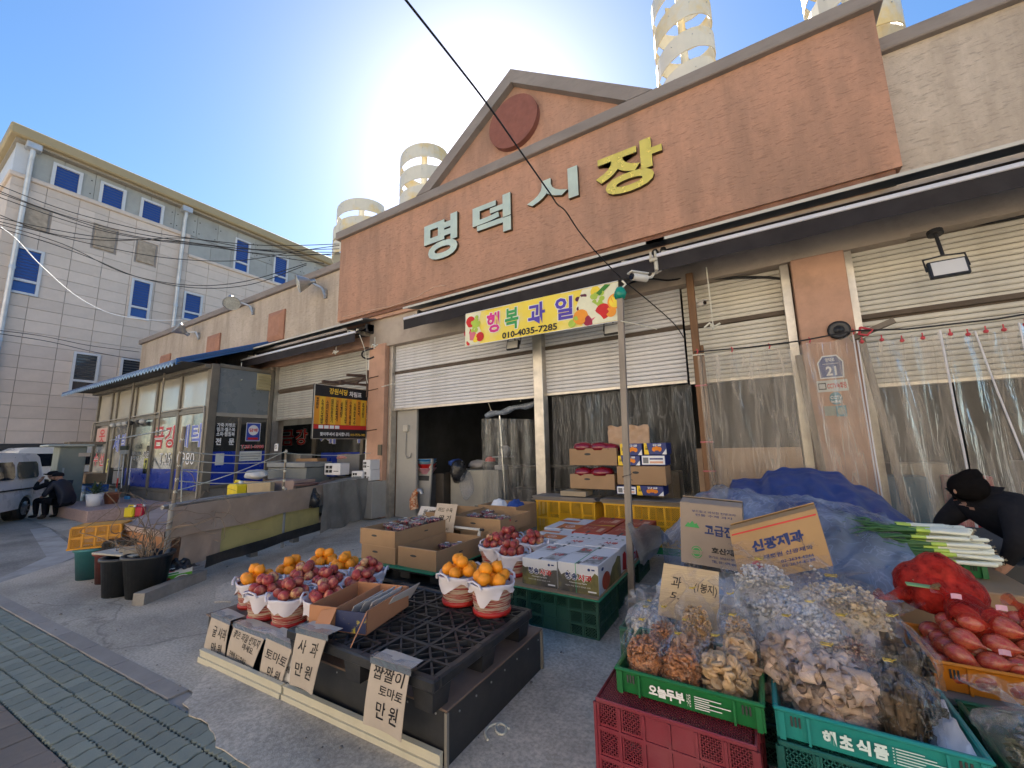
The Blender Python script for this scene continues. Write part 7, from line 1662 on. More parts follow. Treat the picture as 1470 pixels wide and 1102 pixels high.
def fill(kind, rr, rx, ry, h, n):
    g = MB()
    for k in range(n):
        p = inside(rr, rx, ry, h, .72)
        if kind in ('almond', 'peanut', 'nut'):
            s = {'almond': (.0108, (1.35, .7, .5)), 'peanut': (.007, (1.1, .9, .8)), 'nut': (.0088, (1.15, .8, .65))}[kind]; g.ball(p, s[0]*rr.uniform(.85, 1.15), 2 if kind == 'almond' else 1, sq=s[1], rot=rrot(rr))
        elif kind == 'puff': g.ball(p, .0092*rr.uniform(.85, 1.2), 1, sq=(1.15, .9, .85), rot=rrot(rr))
        elif kind == 'mix': g.ball(p, .006*rr.uniform(.7, 1.3), 1, sq=(1.2, .9, .8), rot=rrot(rr))
        elif kind == 'pop': g.ball(p, .011*rr.uniform(.8, 1.3), 1, sq=(1, 1, .8), rot=rrot(rr))
        elif kind == 'ring':
            q = MB(); r = .022; q.lathe([(.003, .004), (.006, .0065), (.009, .003), (.012, .0065), (.015, .003), (.018, .0065), (.021, .005), (.0225, 0), (.021, -.005), (.0, -.004)], 16); mt = rrot(rr).to_4x4(); mt.translation = p; g.merge(q, mt)
        elif kind == 'roll':
            q = MB(); L = rr.uniform(.05, .085); r = rr.uniform(.013, .019); a0 = rr.uniform(0, 6)
            q.grid(lambda u, v: ((r+.004*u+.003*nz(v*3, u*3, k))*cos(a0+u*8.2), (r+.004*u+.003*nz(v*3, u*3, k))*sin(a0+u*8.2), (v-.5)*L), 18, 4)
            mt = (Matrix.Rotation(rr.uniform(0, 6.3), 3, 'Z') @ Matrix.Rotation(rr.uniform(.9, 1.9), 3, 'X')).to_4x4(); mt.translation = p; g.merge(q, mt)
        elif kind == 'chip':
            q = MB(); L, Wc = rr.uniform(.05, .075), rr.uniform(.022, .036); cu = rr.uniform(-.02, .02); q.grid(lambda u, v: ((u-.5)*Wc, cu*(u-.5)**2*4+.003*nz(u*4, v*4, k), (v-.5)*L), 4, 4); q.grid(lambda u, v: ((u-.5)*Wc, .0022+cu*(u-.5)**2*4+.003*nz(u*4, v*4, k), (v-.5)*L), 4, 4)
            mt = (Matrix.Rotation(.25+rr.uniform(-.18, .18)+(1.3 if p.x > rx*.3 else 0), 3, 'Z') @ Matrix.Rotation(rr.uniform(-.25, .25), 3, 'X')).to_4x4(); mt.translation = p; g.merge(q, mt)
    return g
def snack_bag(label, x, y, z, rx, ry, h, kind, mat, n, seed, neck=.07, lean=(0, 0), milky=False, group=None, tie=True, name='snack_bag', flat=0.):
    big = 1 if seed < 20 or 30 < seed < 40 else 0; rx *= 1.08; ry *= 1.06; h *= 1.3 if big else 1.14 if seed > 40 and seed < 44 else 1; neck *= 1.25 if big else 1.1; rx *= 1.06; ry *= 1.04
    t = thing(name, label, 'snack bag', (x, y, z), 0, group); rr = random.Random(seed)
    kf = {'roll': .93, 'chip': .92, 'ring': .95}.get(kind, 1.02); c = fill(kind, rr, rx*kf, ry*kf, h, n); 
    if kind != 'herb' and n > 40:
        q0 = MB().lathe([(0, .004), (.84, .012), (.88, h*.3), (.85, h*.68), (.62, h*.80), (0, h*.84)], 20, fn=lambda a, i: 1+.05*sin(a*7+i)); q0.v = [(x*kf*rx*(.78 if kind in ('roll', 'chip', 'ring') else 1), y*kf*ry*(.78 if kind in ('roll', 'chip', 'ring') else 1), z*(.8 if kind in ('roll', 'chip', 'ring') else 1)) for x, y, z in q0.v]; c.merge(q0)
    c.v = [(a+lean[0]*(q/h)*.4, b+lean[1]*(q/h)*.4, q) for a, b, q in c.v]
    part('contents', c, mat, t, world=False, kind='stuff')
    H_ = h+neck; ph = rr.uniform(0, 6); g = MB(); NS, NR = 44, 26
    def f(u, v):
        a = 2*pi*u; q = v*(H_+.055)
        if q < h: s = 1.15-.10*max(0, .05-q)/.05
        elif q < H_: tt = (q-h)/(H_-h); s = 1.15*(1-tt)**.75+.14*tt
        else: tt = (q-H_)/.055; s = .13+.75*tt
        se = (abs(cos(a))**2.6+abs(sin(a))**2.6)**(-1/2.6)
        cr = 1+.05*nz(cos(a)*2.2+seed, sin(a)*2.2, q*16)+.035*nz(cos(a)*6, sin(a)*6+seed, q*40)+(.20 if q > h*.85 else .02)*abs(sin(a*5+ph+q*14))*(.6 if s > .3 else 1.4)
        if q > H_: cr += .35*sin(a*4+ph)
        k = min(1, q/h)
        return (rx*s*se*cr*cos(a)+lean[0]*(q/h)**1.2*.45, ry*s*se*cr*sin(a)+lean[1]*(q/h)**1.2*.45, q+(.012*sin(a*5+ph) if q > H_+.03 else 0)+.0)
    g.grid(lambda u, v: V(*f(u, v)), NS, NR)
    part('film', g, BAGF2 if milky else BAGF, t, world=False)
    if tie: a = f(.0, H_/(H_+.055)); b = f(.5, H_/(H_+.055)); c_ = V((a[0]+b[0])/2, (a[1]+b[1])/2, H_); g = MB(); g.tube([c_+V(cos(q)*rx*.13, sin(q)*ry*.13, .002*sin(3*q)) for q in [i*2*pi/10 for i in range(11)]]+[c_+V(.02, -.015, .012)], .0028, 5); part('twist_tie', g, M('gold_tie', (.7, .5, .08), .3, metal=.5), t, world=False)
    return t
G1 = 'bagged nuts and biscuits in the green tofu tray'; zb = .46
snack_bag('bag of brown glazed nuts in the front left corner of the green tray', -.52, 1.975, zb, .068, .062, .125, 'nut', ALM2, 700, 1, .07, (-.02, .03), group=G1)
snack_bag('bag of large almonds in the front middle of the green tray', -.365, 1.96, zb, .064, .058, .12, 'almond', ALM, 420, 2, .06, (-.02, .02), group=G1)
snack_bag('bag of coiled pale biscuits in the front right corner of the green tray', -.195, 1.965, zb, .076, .062, .125, 'ring', RINGM, 130, 3, .07, (-.05, .02), group=G1)
snack_bag('bag of brown nuts leaning behind the glazed nuts', -.48, 2.12, zb, .06, .055, .14, 'nut', ALM2, 500, 4, .07, (.02, .03), group=G1)
snack_bag('tall bag of golden honey peanuts in the middle of the green tray', -.325, 2.17, zb, .06, .055, .20, 'peanut', PEA, 620, 5, .08, (-.02, .02), group=G1)
snack_bag('small bag of round brown crackers in the centre of the green tray', -.36, 2.06, zb, .05, .045, .14, 'ring', M('brown_cracker', (.36, .19, .09), .6, .2, 30), 60, 6, .06, (.0, .01), group=G1)
snack_bag('bag of coiled biscuits behind the front right one', -.15, 2.10, zb, .066, .06, .15, 'ring', RINGM, 90, 7, .08, (-.03, .02), group=G1)
snack_bag('bag of golden peanuts in the back right corner of the green tray', -.14, 2.21, zb, .055, .05, .18, 'peanut', PEA, 420, 8, .09, (-.06, .02), True, group=G1)
G2 = 'bagged popcorn in the dark green crate'; zc = .36
for k, (x, y, lb) in enumerate(((-.64, 2.50, 'bag of pale popcorn at the left end of the dark green crate'), (-.53, 2.62, 'bag of pale popcorn second from the left in the dark green crate'), (-.42, 2.70, 'bag of pale popcorn behind the kraft price card'), (-.60, 2.40, 'milky empty-topped bag of popcorn leaning over the crate front'), (-.22, 2.48, 'bag of pale popcorn to the right of the kraft price card'))):
    snack_bag(lb, x, y, zc+.02, .08, .07, .17, 'pop', POPM, 260, 20+k, .06, (.03-.02*k, .02), True, group=G2)
G3 = 'bagged dried snacks in the teal tray'; zt_ = .44
snack_bag('large front bag of pale rolled dried snacks in the middle of the teal tray', .135, 2.03, zt_, .115, .085, .165, 'roll', TUB, 130, 31, .06, (.02, .03), group=G3)
snack_bag('bag of rolled dried snacks at the left end of the teal tray', .0+.015, 2.14, zt_, .075, .07, .19, 'roll', TUB, 80, 32, .07, (.02, .02), group=G3)
snack_bag('front bag of dark flat seaweed chips in the right of the teal tray', .325, 2.04, zt_, .085, .075, .15, 'chip', KELP, 150, 33, .06, (.0, .03), group=G3)
snack_bag('rear bag of dark flat seaweed chips standing taller behind the front one', .40, 2.17, zt_, .075, .07, .21, 'chip', KELP, 130, 34, .09, (-.04, .02), group=G3)
snack_bag('bag of reddish mixed grains behind the rolled snacks', .235, 2.18, zt_+.03, .10, .075, .17, 'mix', MIXM, 700, 35, .08, (-.02, .05), group=G3)
snack_bag('bag of small white puffs at the back of the teal tray', .12, 2.22, zt_+.02, .09, .07, .21, 'puff', WHB, 380, 36, .07, (.0, .02), True, group=G3)
G4 = 'large pillow bags of puffed snacks'
snack_bag('large bulging bag of white puffs in front, left of the cream puffs', .03, 2.46, .50, .13, .11, .21, 'puff', WHB, 900, 41, .05, (.02, .04), group=G4)
snack_bag('large bag of white puffs behind the price card, leaning on the biscuit cartons', -.06, 2.68, .50, .13, .12, .27, 'puff', WHB, 800, 42, .05, (.0, .04), group=G4)
snack_bag('large bag of cream coloured puffs beside the onion net', .27, 2.66, .50, .17, .13, .22, 'puff', CRB_, 1100, 43, .06, (-.03, .08), group=G4)
snack_bag('knotted milky bag above the cream puffs, right of the biscuit carton', .23, 3.1, .66, .06, .06, .12, 'puff', WHB, 30, 44, .06, (-.03, .0), True, name='tied_bag', tie=False)
# paper lining at the right end of the teal tray
g = MB(); g.grid(lambda u, v: (.36+u*.13, 1.925+v*.3+.01*nz(u*5, v*5), .455+.06*u+.03*nz(u*5, v*6, 3)+.03*u*v), 10, 12); solo('paper_liner', g, WHITE, 'white paper sheet lining the right end of the teal tray', 'paper', loc=(.42, 2.0, .45))
# kraft price card for the bags
def standcard(quad, Yp, label, lines, m):
    return price_card(label, quad, Yp, lines, m, flap=0)
KC = M('corrugated_kraft', (.50, .39, .25), .85, .06, 1, .3, 1, st=(1, 1, 160), dirt=.15)
standcard([(953, 808), (1032, 821), (1033, 905), (945, 880)], 2.36, 'corrugated kraft card reading 과자 5천원 (1봉지) standing among the snack bags', [('과', .18, .36, .58, .80), ('5.', .18, .34, .38, .50), ('(1봉지)', .58, .97, .56, .76)], KC)
g = MB(); c_ = PY(993, 805, 2.34); g.grid(lambda u, v: (c_.x-.03+.06*u*(1-v*.5)+.01*v, 2.335+.012*sin(u*9), c_.z-.085*v), 8, 8); solo('bag_top', g, BAGF, 'twisted clear bag top clipped over the kraft price card', 'bag', loc=c_)
# ---- biscuit cartons
BX1 = M('grey_brown_carton', (.33, .26, .20), .8, .07, 3, .08, 120, dirt=.15); BX2 = M('golden_brown_carton', (.44, .27, .12), .75, .07, 3, .06, 120, dirt=.12)
def qbox(label, quad, Yp, dep, m, tilt, lines, seed=0, open_top=True, group='biscuit cartons on the right stall'):
    tl, tr_, br_, bl = [PY(*q, Yp) for q in quad]; tl.y += tilt; tr_.y += tilt
    t = thing('biscuit_carton', label, 'carton', (bl+br_)/2, 0, group); a = br_-bl; b = tl-bl; n = a.cross(b).normalized()*-1
    n = n if n.y > 0 else -n
    part('box', MB().obox(bl, a, b, n*dep), m, t)
    g = MB()
    g.obox(tl+n*.004+V(0, 0, .001), a, n*dep*.48+b.normalized()*.03, b.normalized()*.005); g.obox(tl+n*dep, a, -n*dep*.46+b.normalized()*.045, b.normalized()*.005); part('top_flap', g, m, t)
    P = (bl-n*.001, a, b)
    for (s, u0, u1, v0, v1, bd_, ink) in lines: g = MB(); quadtext(g, s, P, u0, u1, v0, v1, bold=bd_, lift=.0015); part('lettering', g, ink, t)
    return t, P
NV = M('navy_print', (.02, .04, .15))
t1, P1 = qbox('grey-brown carton printed 고급전병 with green mountains, leaning on the tarp', [(975, 722), (1068, 735), (1070, 822), (978, 806)], 3.35, .26, BX1, .04,
    [('고급전병', .40, 1.0, .50, .68, .03, NV), ('호산제과', .50, .97, .22, .32, .04, INK), ('경기도 성남시 분당구', .45, .95, .14, .18, .01, NV), ('TEL. 031-479-4000', .5, .9, .07, .11, .02, NV), ('부드럽고 바삭한 전병과자', .2, .9, .86, .90, .01, NV), ('전통 수제 과자', .25, .85, .80, .84, .01, NV)])
g = MB(); poly(g, P1, [(.07, .60), (.13, .68), (.16, .66), (.20, .71), (.24, .66), (.27, .68), (.32, .60)], .002, 0); disc(g, P1, .26, .2, .09, .10, .002, 0, 24); disc(g, P1, .26, .2, .078, .088, .003, 1, 24); disc(g, P1, .26, .2, .065, .07, .004, 0, 24); patch(g, P1, .17, .35, .17, .23, .005, 1); quadtext(g, 'HACCP', P1, .2, .32, .18, .22, bold=.01, lift=.006, mi=0); part('print', g, [GRN, BX1], t1)
t2, P2 = qbox('golden-brown carton printed 신광제과 with a red line, in front of the grey-brown one', [(1046, 765), (1168, 742), (1196, 812), (1063, 838)], 3.05, .22, BX2, .06,
    [('신광제과', .22, .80, .50, .72, .05, NV), ('제조원 신광제과', .32, .86, .34, .42, .02, NV), ('02-2634-6266', .5, .85, .22, .27, .02, NV), ('02-2634-6288', .5, .85, .14, .19, .02, NV)])
g = MB(); patch(g, P2, .02, .98, .90, .93, .002, 0); disc(g, P2, .22, .28, .055, .07, .002, 1, 14); disc(g, P2, .26, .22, .03, .04, .002, 1, 10); part('print', g, [RED, M('pale_red_print', (.4, .08, .06))], t2)
g = MB(); a, b = PZ(962, 818, .52), PZ(1062, 838, .52); g.obox(V(a.x, 3.0, .50), V(.55, 0, 0), V(0, .5, 0), V(0, 0, .05)); solo('flat_carton', g, M('white_blue_carton', (.5, .52, .55), .5), 'pale flat carton with blue print lying under the grey-brown carton', 'carton', loc=(a.x, 3.0, .5))
# ---- support boxes behind, clear sheeting and blue tarp
solo('cardboard_box', MB().cb(-.62, .5, 3.0, 4.2, 0, .498, .01), CARD, 'large brown box under the biscuit cartons and clear sheeting', 'box', loc=(0, 3.5, 0))
solo('cardboard_box', MB().cb(-.6, 1.9, 4.3, 5.9, 0, .62, .01), DARKW, 'dark bulk of goods covered by the blue tarp', 'goods', loc=(.5, 5, 0))
BT = M('blue_tarp', (.018, .05, .20), .45, .12, 5, .3, 14, spec=.5)
def heap(px_pts, Yv): return [PY(x, y, Yv) for x, y in px_pts]
def heapgrid(x0, x1, y0, y1, zf, nu, nv, thick=0): 
    g = MB(); g.grid(lambda u, v: (x0+(x1-x0)*u, y0+(y1-y0)*v, zf(u, v)), nu, nv); return g
ridge = heap([(1030, 712), (1045, 692), (1075, 688), (1090, 690), (1105, 676), (1160, 672), (1210, 680), (1240, 700), (1290, 722)], 5.1)
def ridgez(x):
    for a, b in zip(ridge, ridge[1:]):
        if a.x <= x <= b.x: t = (x-a.x)/(b.x-a.x); return a.z+(b.z-a.z)*(t*t*(3-2*t))
    return ridge[0].z if x < ridge[0].x else ridge[-1].z
rx0, rx1 = ridge[0].x-.05, ridge[-1].x+.2
def btz(u, v):
    x = rx0+(rx1-rx0)*u; rz = ridgez(x); prof = sin(min(1, v*1.15)*pi/2) if v < .7 else 1-.25*(v-.7)/.3
    fold = .03*nz(u*9, v*3, 1)+.018*sin(u*40+nz(u*5, v*5)*5)*(1-v)+.02*nz(u*20, v*12, 4)
    e = min(1, u*9, (1-u)*7); return .62+(rz-.62)*(.25+.75*prof)*e+fold
g = heapgrid(rx0, rx1, 4.35, 5.9, btz, 90, 50); solo('blue_tarp', g, BT, 'crumpled dark blue tarpaulin heaped over goods before the clear curtain', 'tarp', loc=(.6, 5.1, .6))
PSH = film('milky_sheeting', (.60, .66, .76), .42, .3, 9, 1.0, st=(1, 1, 1), hazec=(.33, .38, .48), gloss=.08, crease_glint=.25)
rd2 = heap([(935, 800), (950, 770), (975, 745), (1000, 712), (1020, 702), (1060, 705), (1120, 716), (1180, 722), (1230, 730), (1280, 745)], 4.2)
def r2(x):
    for a, b in zip(rd2, rd2[1:]):
        if a.x <= x <= b.x: return a.z+(b.z-a.z)*(x-a.x)/(b.x-a.x)
    return rd2[0].z if x < rd2[0].x else rd2[-1].z
x0, x1 = rd2[0].x, rd2[-1].x
def pz(u, v):
    x = x0+(x1-x0)*u; rz = r2(x); pr = sin(min(1, v*1.3)*pi/2)
    return .35*max(0, 1-v*3)*(u < .15)+.5+(rz-.5)*pr+.035*nz(u*12, v*5, 2)+.022*sin(u*44+nz(u*7, v*4)*7+v*5)*(1-v*.5)+.012*nz(u*34, v*16, 5)
g = heapgrid(x0, x1, 3.45, 4.5, pz, 90, 40); solo('clear_sheeting', g, PSH, 'milky clear plastic sheeting drawn over the goods behind the biscuit cartons', 'plastic sheet', loc=(.2, 4, .5))
g = MB(); a = PY(952, 860, 3.0); 
g.grid(lambda u, v: (-.66-.10*sin(v*pi)*u+.03*nz(u*6, v*4)+.12*(v), 3.0+u*1.2+.04*sin(u*22+v*3), .02+.9*v*(.55+.45*u)), 40, 20); solo('clear_sheeting', g, PSH, 'milky clear sheeting hanging down the left side of the stall toward the ground', 'plastic sheet', loc=(-.66, 3.5, 0))
# ---- spring onions in a green tray on a box
solo('cardboard_box', MB().cb(.56, 1.32, 3.6, 4.3, 0, .597, .008), CARD, 'brown box under the tray of spring onions', 'box', loc=(.9, 3.8, 0))
tray_crate('green_tray', 'green tray overflowing with spring onions', .60, 1.17, 3.9, 4.26, .60, .70, GT)
SO = [M('onion_white', (.72, .74, .62), .35, .05, 10, spec=.5), M('onion_lime', (.42, .58, .10), .4, .1, 10), M('onion_green', (.035, .12, .035), .45, .25, 10), M('root_brown', (.45, .38, .25), .9)]
rs = random.Random(21)
def spring(seed):
    r = random.Random(seed); g = MB(); L = r.uniform(.36, .42); R0 = .0115
    g.tube([(0, 0, 0), (-.012, 0, 0), (-L*.3, 0, .002), (-L*.5, 0, .0)], [R0*.8, R0*1.15, R0, R0*.95], 8, 0); g.tube([(-L*.5, 0, 0), (-L*.68, 0, .001)], [R0*.95, R0*1.0], 8, 1)
    for k in range(3):
        a = (k-1)*.07+r.uniform(-.03, .03); pts = [V(-L*.67, 0, 0)+V(-j*.055, a*j*.055, .004*j-.0028*j*j*r.uniform(.6, 1.1)) for j in range(7)]; g.tube(pts, [R0*.8, R0*.85, R0*.75, R0*.65, R0*.5, R0*.35, R0*.1], 6, 2)
    for k in range(5): g.tube([(0, 0, 0), (.012+.008*r.random(), r.uniform(-.008, .008), r.uniform(-.008, .008))], .0012, 3, 3)
    return g.mesh('spring_onion', SO)
sm5 = [spring(s) for s in range(5)]
for lay in range(6):
    for k in range(11-lay//2):
        o = link('spring_onion', sm5[rs.randrange(5)]); yy = 3.87+k*.036+lay*.012; o.location = (1.21+rs.uniform(-.06, .05)+(k < 3)*.02-lay*.012, yy, .695+lay*.034+rs.uniform(0, .006)); o.rotation_euler = (rs.uniform(0, 6), rs.uniform(-.05, .03), rs.uniform(-.10, .10)+.04); s = rs.uniform(.95, 1.2); o.scale = (1.0*s, 1.1*s, 1.1*s)
        lb = 'in layer %s of the bundle, %s part' % (('one, lowest', 'two', 'three', 'four', 'five', 'six, topmost')[lay], ('near', 'middle', 'far')[min(2, k//4)]); tag(o, 'white-stemmed spring onion '+lb, 'spring onion', 'spring onions '+lb)
# ---- onions
ONM = M('onion_skin', (.52, .13, .06), .26, .2, 6, .12, 40, st=(3, 3, .6), rnd=.15, coat=.35, c2=(.42, .05, .035), c2s=3); ONT = M('onion_tip', (.45, .30, .16), .8)
def onion_mesh(seed):
    g = MB(); pr = [(0, -.50), (.06, -.49), (.2, -.44), (.36, -.32), (.45, -.14), (.47, .02), (.42, .2), (.30, .38), (.17, .50), (.09, .60), (.06, .70), (.045, .80)]
    g.lathe(pr, 26, fn=lambda a, i: 1+.02*sin(a*9+seed)+.03*nz(cos(a), sin(a), seed+i*.2)); g.lathe([(.045, .80), (.03, .9), (0, .95)], 8, mi=1)
    for k in range(8): a = k*.8; g.tube([(0, 0, -.49), (.05*cos(a), .05*sin(a), -.56)], .006, 3, 1)
    return g.mesh('onion', [ONM, ONT])
on = [onion_mesh(s) for s in range(3)]
tray_crate('orange_tray', 'orange plastic tray heaped with onions at the right edge', .565, 1.15, 2.58, 3.0, .43, .55, OT)
solo('flat_board', MB().cb(.53, 1.2, 2.53, 3.05, .40, .428, .004), WD, 'thin board supporting the orange onion tray', 'board', loc=(.8, 2.8, .4))
crate('green_crate', 'dark green crate supporting the orange onion tray', (.86, 2.79, 0), 0, .58, .42, .395, DG, 5, 3, 3, rim=.014)
ro = random.Random(9); oc = 0
for lay in range(4):
    n = (6, 5, 5, 4)[lay]; m_ = (4, 4, 3, 2)[lay]
    for i in range(n):
        for j in range(m_):
            x = .62+i*.093+lay*.045+ro.uniform(-.012, .012); y = 2.63+j*.092+lay*.04+ro.uniform(-.01, .01); z = .485+lay*.062+ro.uniform(-.004, .006)
            o = link('onion', on[ro.randrange(3)]); o.location = (x, y, z); d = ro.uniform(.092, .105); o.scale = (d*.92, d*.92, d*1.05); o.rotation_euler = (pi/2+ro.uniform(-.5, .5), ro.uniform(-.4, .4), ro.uniform(.6, 1.9)); oc += 1
            lb = '%s onion in %s of the heap on the orange tray' % (('left-hand', 'middle', 'right-hand')[min(2, i//2)], ('the bottom layer', 'the second layer', 'the third layer', 'the top layer')[lay]); tag(o, lb, 'onion', lb.replace(' onion', ' onions'))
# mesh sacks over onions
NET = film('red_net', (.75, .12, .09), .45, .4, 60, .5, hazec=(.60, .05, .035), gloss=.05); NET2 = film('red_net_fine', (.92, .50, .42), .12, .35, 60, .5, hazec=(.5, .05, .04), gloss=.06)
def netbag(label, pts, r, m, seed, neckp):
    t = thing('onion_net', label, 'net bag', pts[0]); c = sum((Vector(p) for p in pts), Vector())/len(pts)
    def f(u, v):
        d = V(cos(2*pi*u)*sin(pi*v), sin(2*pi*u)*sin(pi*v), cos(pi*v)); b = -9
        for p in pts: w = (Vector(p)-c).dot(d)+r; b = max(b, w)
        q = c+d*b*(1+.05*nz(d.x*4+seed, d.y*4, d.z*4)); return q
    g = MB(); g.grid(lambda u, v: f(u, v), 34, 18); part('net', g, m, t)
    n0 = c+(Vector(neckp)-c)*.5; g = MB(); g.tube([n0, n0.lerp(Vector(neckp), .6), neckp, Vector(neckp)+V(-.03, -.01, .02)], [.05, .022, .014, .03], 12, caps=False); part('net_neck', g, m, t); return t
net_on = []
for k, (x, y, z) in enumerate(((.62, 3.06, .70), (.72, 3.10, .72), (.82, 3.12, .71), (.68, 2.98, .64), (.78, 3.0, .66), (.74, 3.06, .79), (.84, 3.03, .64), (.64, 3.14, .64))):
    z += .05; o = link('onion', on[k % 3]); o.location = (x, y, z); o.scale = (.095, .095, .105); o.rotation_euler = (1.3+.2*k, .3*k, k); tag(o, 'onion inside the large red net on top of the heap', 'onion', 'onions inside the red net'); net_on.append((x, y, z))
netbag('large red net bag of onions on top behind the heap', net_on, .062, NET, 1, (.50, 3.0, .66))
netbag('fine red net around a pair of onions in the middle of the heap', [(.74, 2.78, .68), (.82, 2.80, .66), (.76, 2.86, .70)], .06, NET2, 5, (.70, 2.86, .76)); netbag('fine red net around onions at the right edge', [(.98, 2.80, .70), (1.04, 2.82, .66)], .062, NET2, 8, (.94, 2.88, .74))
g = MB(); a = PY(1302, 840, 2.9); g.obox(a, V(.12, .0, -.005), V(0, .03, .004), V(0, .0, .006)); g.obox(a+V(.1, 0, .0), V(.03, .02, .008), V(0, .03, .004), V(0, 0, .006)); solo('leek_leaf', g, M('strap_pale_green', (.2, .45, .2), .5), 'pale green strap knotted below the red onion net', 'strap', loc=a)
for k, (x, y) in enumerate(((1365, 850), (1428, 866), (1432, 928))):
    a = PY(x, y, 2.62+.1*(k < 2)); g = MB(); g.grid(lambda u, v: (a.x+(u-.5)*.035, a.y-.06+.008*sin(u*3), a.z+(v-.5)*.022), 4, 3); solo('paper_tag', g, M('pink_tag', (.6, .35, .45), .6), ('pink paper tag on the onion under the net', 'pink paper tag on the rightmost onions', 'pink paper tag low on the right of the heap')[k], 'tag', loc=a)
# ---- bags of dried greens at the lower right
tray_crate('green_tray', 'dark green tray at the lower right corner holding bagged dried greens', .58, 1.15, 1.98, 2.40, .39, .48, M('deep_green_tray', (.01, .09, .035), .4))
crate('green_crate', 'dark green crate under the lower right tray', (.86, 2.19, 0), 0, .56, .40, .385, DG, 5, 3, 3, rim=.014)
HRB = M('dried_greens', (.10, .11, .05), .85, .5, 20, .3, 60)
def herbs(label, x, y, z, rx, ry, h, seed, lean):
    t = thing('greens_bag', label, 'snack bag', (x, y, z), 0, 'bagged dried greens'); rr = random.Random(seed); g = MB()
    for k in range(420):
        p = inside(rr, rx, ry, h); d = V(rr.uniform(-1, 1), rr.uniform(-1, 1), rr.uniform(-.6, .6)).normalized()*rr.uniform(.012, .03); s = d.cross(V(rr.random(), rr.random(), rr.random())).normalized()*rr.uniform(.002, .006); g.add([p-d-s, p-d+s, p+d*.2+s*1.6, p+d+s*.2, p+d-s*.2, p-s*1.6], [(0, 1, 2, 3, 4, 5)])
    part('contents', g, HRB, t, world=False, kind='stuff'); q = snack_bag(label, x, y, z, rx, ry, h, 'mix', MIXM, 1, seed, .05, lean, True); 
    f_ = [c for c in q.children if c.name.startswith('film')][0]; f_.parent = t
    for c in [c for c in q.children if c != f_]: bpy.data.objects.remove(c)
    bpy.data.objects.remove(q); return t
herbs('front bag of dried greens in the lower right tray', .72, 2.11, .42, .12, .08, .13, 61, (-.03, .03)); herbs('rear bag of dried greens in the lower right tray', .93, 2.26, .42, .12, .09, .17, 62, (.0, .03))

# ---- person bending over the stall in black
bp = thing('person', 'person in black leaning low over the goods at the right edge', 'person', (1.62, 4.55, 0))
F_ = V(-.93, -.36, 0).normalized(); S_ = V(-F_.y, F_.x, 0)
def q(u, w, z): return F_*u+S_*w+V(0, 0, z)
c = {'pel': (q(-.16, 0, .74), (.21, .2), None), 'abd': (q(-.03, 0, .86), (.22, .2), 'pel'), 'chest': (q(.16, 0, .98), (.21, .17), 'abd'), 'nk0': (q(.25, 0, 1.06), (.12, .10), 'chest'), 'neck': (q(.29, 0, 1.09), .065, 'nk0')}
hc = q(.34, 0, 1.12); c['hd'] = (hc, .095, 'neck'); c['hd2'] = (hc+V(-.03, .04, -.05), .07, 'hd'); c['nose'] = (hc+V(-.55, .62, -.56)*.115, .014, 'hd')
for s in (-1, 1):
    n = 'ab'[s > 0]
    c['hip'+n] = (q(-.12, s*.12, .68), .13, 'pel'); c['kn'+n] = (q(.14, s*.14, .42), .085, 'hip'+n); c['an'+n] = (q(-.02, s*.12, .09), .048, 'kn'+n); c['to'+n] = (q(.14, s*.13, .04), (.045, .032), 'an'+n)
    c['so'+n] = (q(.22, s*.2, .97), .095, 'chest'); c['el'+n] = (q(.33, s*.3, .80), .065, 'so'+n); c['wr'+n] = (q(.36, s*.22, .64), .04, 'el'+n); c['ha'+n] = (q(.38, s*.2, .59), (.04, .022), 'wr'+n)
    for f in range(4): c['f%d'%f+n] = (q(.42, s*.2+(f-1.5)*.02, .56), .009, 'ha'+n); c['g%d'%f+n] = (q(.44, s*.2+(f-1.5)*.021, .525), .008, 'f%d'%f+n)
    c['th'+n] = (q(.39, s*.2-s*.05, .56), .010, 'ha'+n)
def fn(p):
    if (p-hc).length < .16 and (p-hc).dot(V(-.55, .62, -.56)) > .085: return 0
    if any((p-c['ha'+k][0]).length < .10 and p.z < .64 for k in 'ab'): return 0
    if p.z < .09: return 3
    if abs(p.dot(F_)+.12-.25*(p.z-.8)) < .07 and p.z > .70: return 4
    return 1 if p.z > .7 or p.dot(F_) > .25 else 2
body('body', c, fn, [SKIN, BLKC, BLKC, SHOE, M('mauve_shirt', (.11, .065, .07), .85, .1, 10, .2, 60)], bp)
hf = V(-.55, .62, -.56).normalized(); hs_ = hf.cross(V(0, 0, 1)).normalized(); head_bits(bp, hc, hf, hs_, hair=HAIR)
g = MB(); g.ball(hc-hf*.022, .108, 3, sq=(1.05, 1, .97)); part('hair', g, HAIR, bp, world=False)

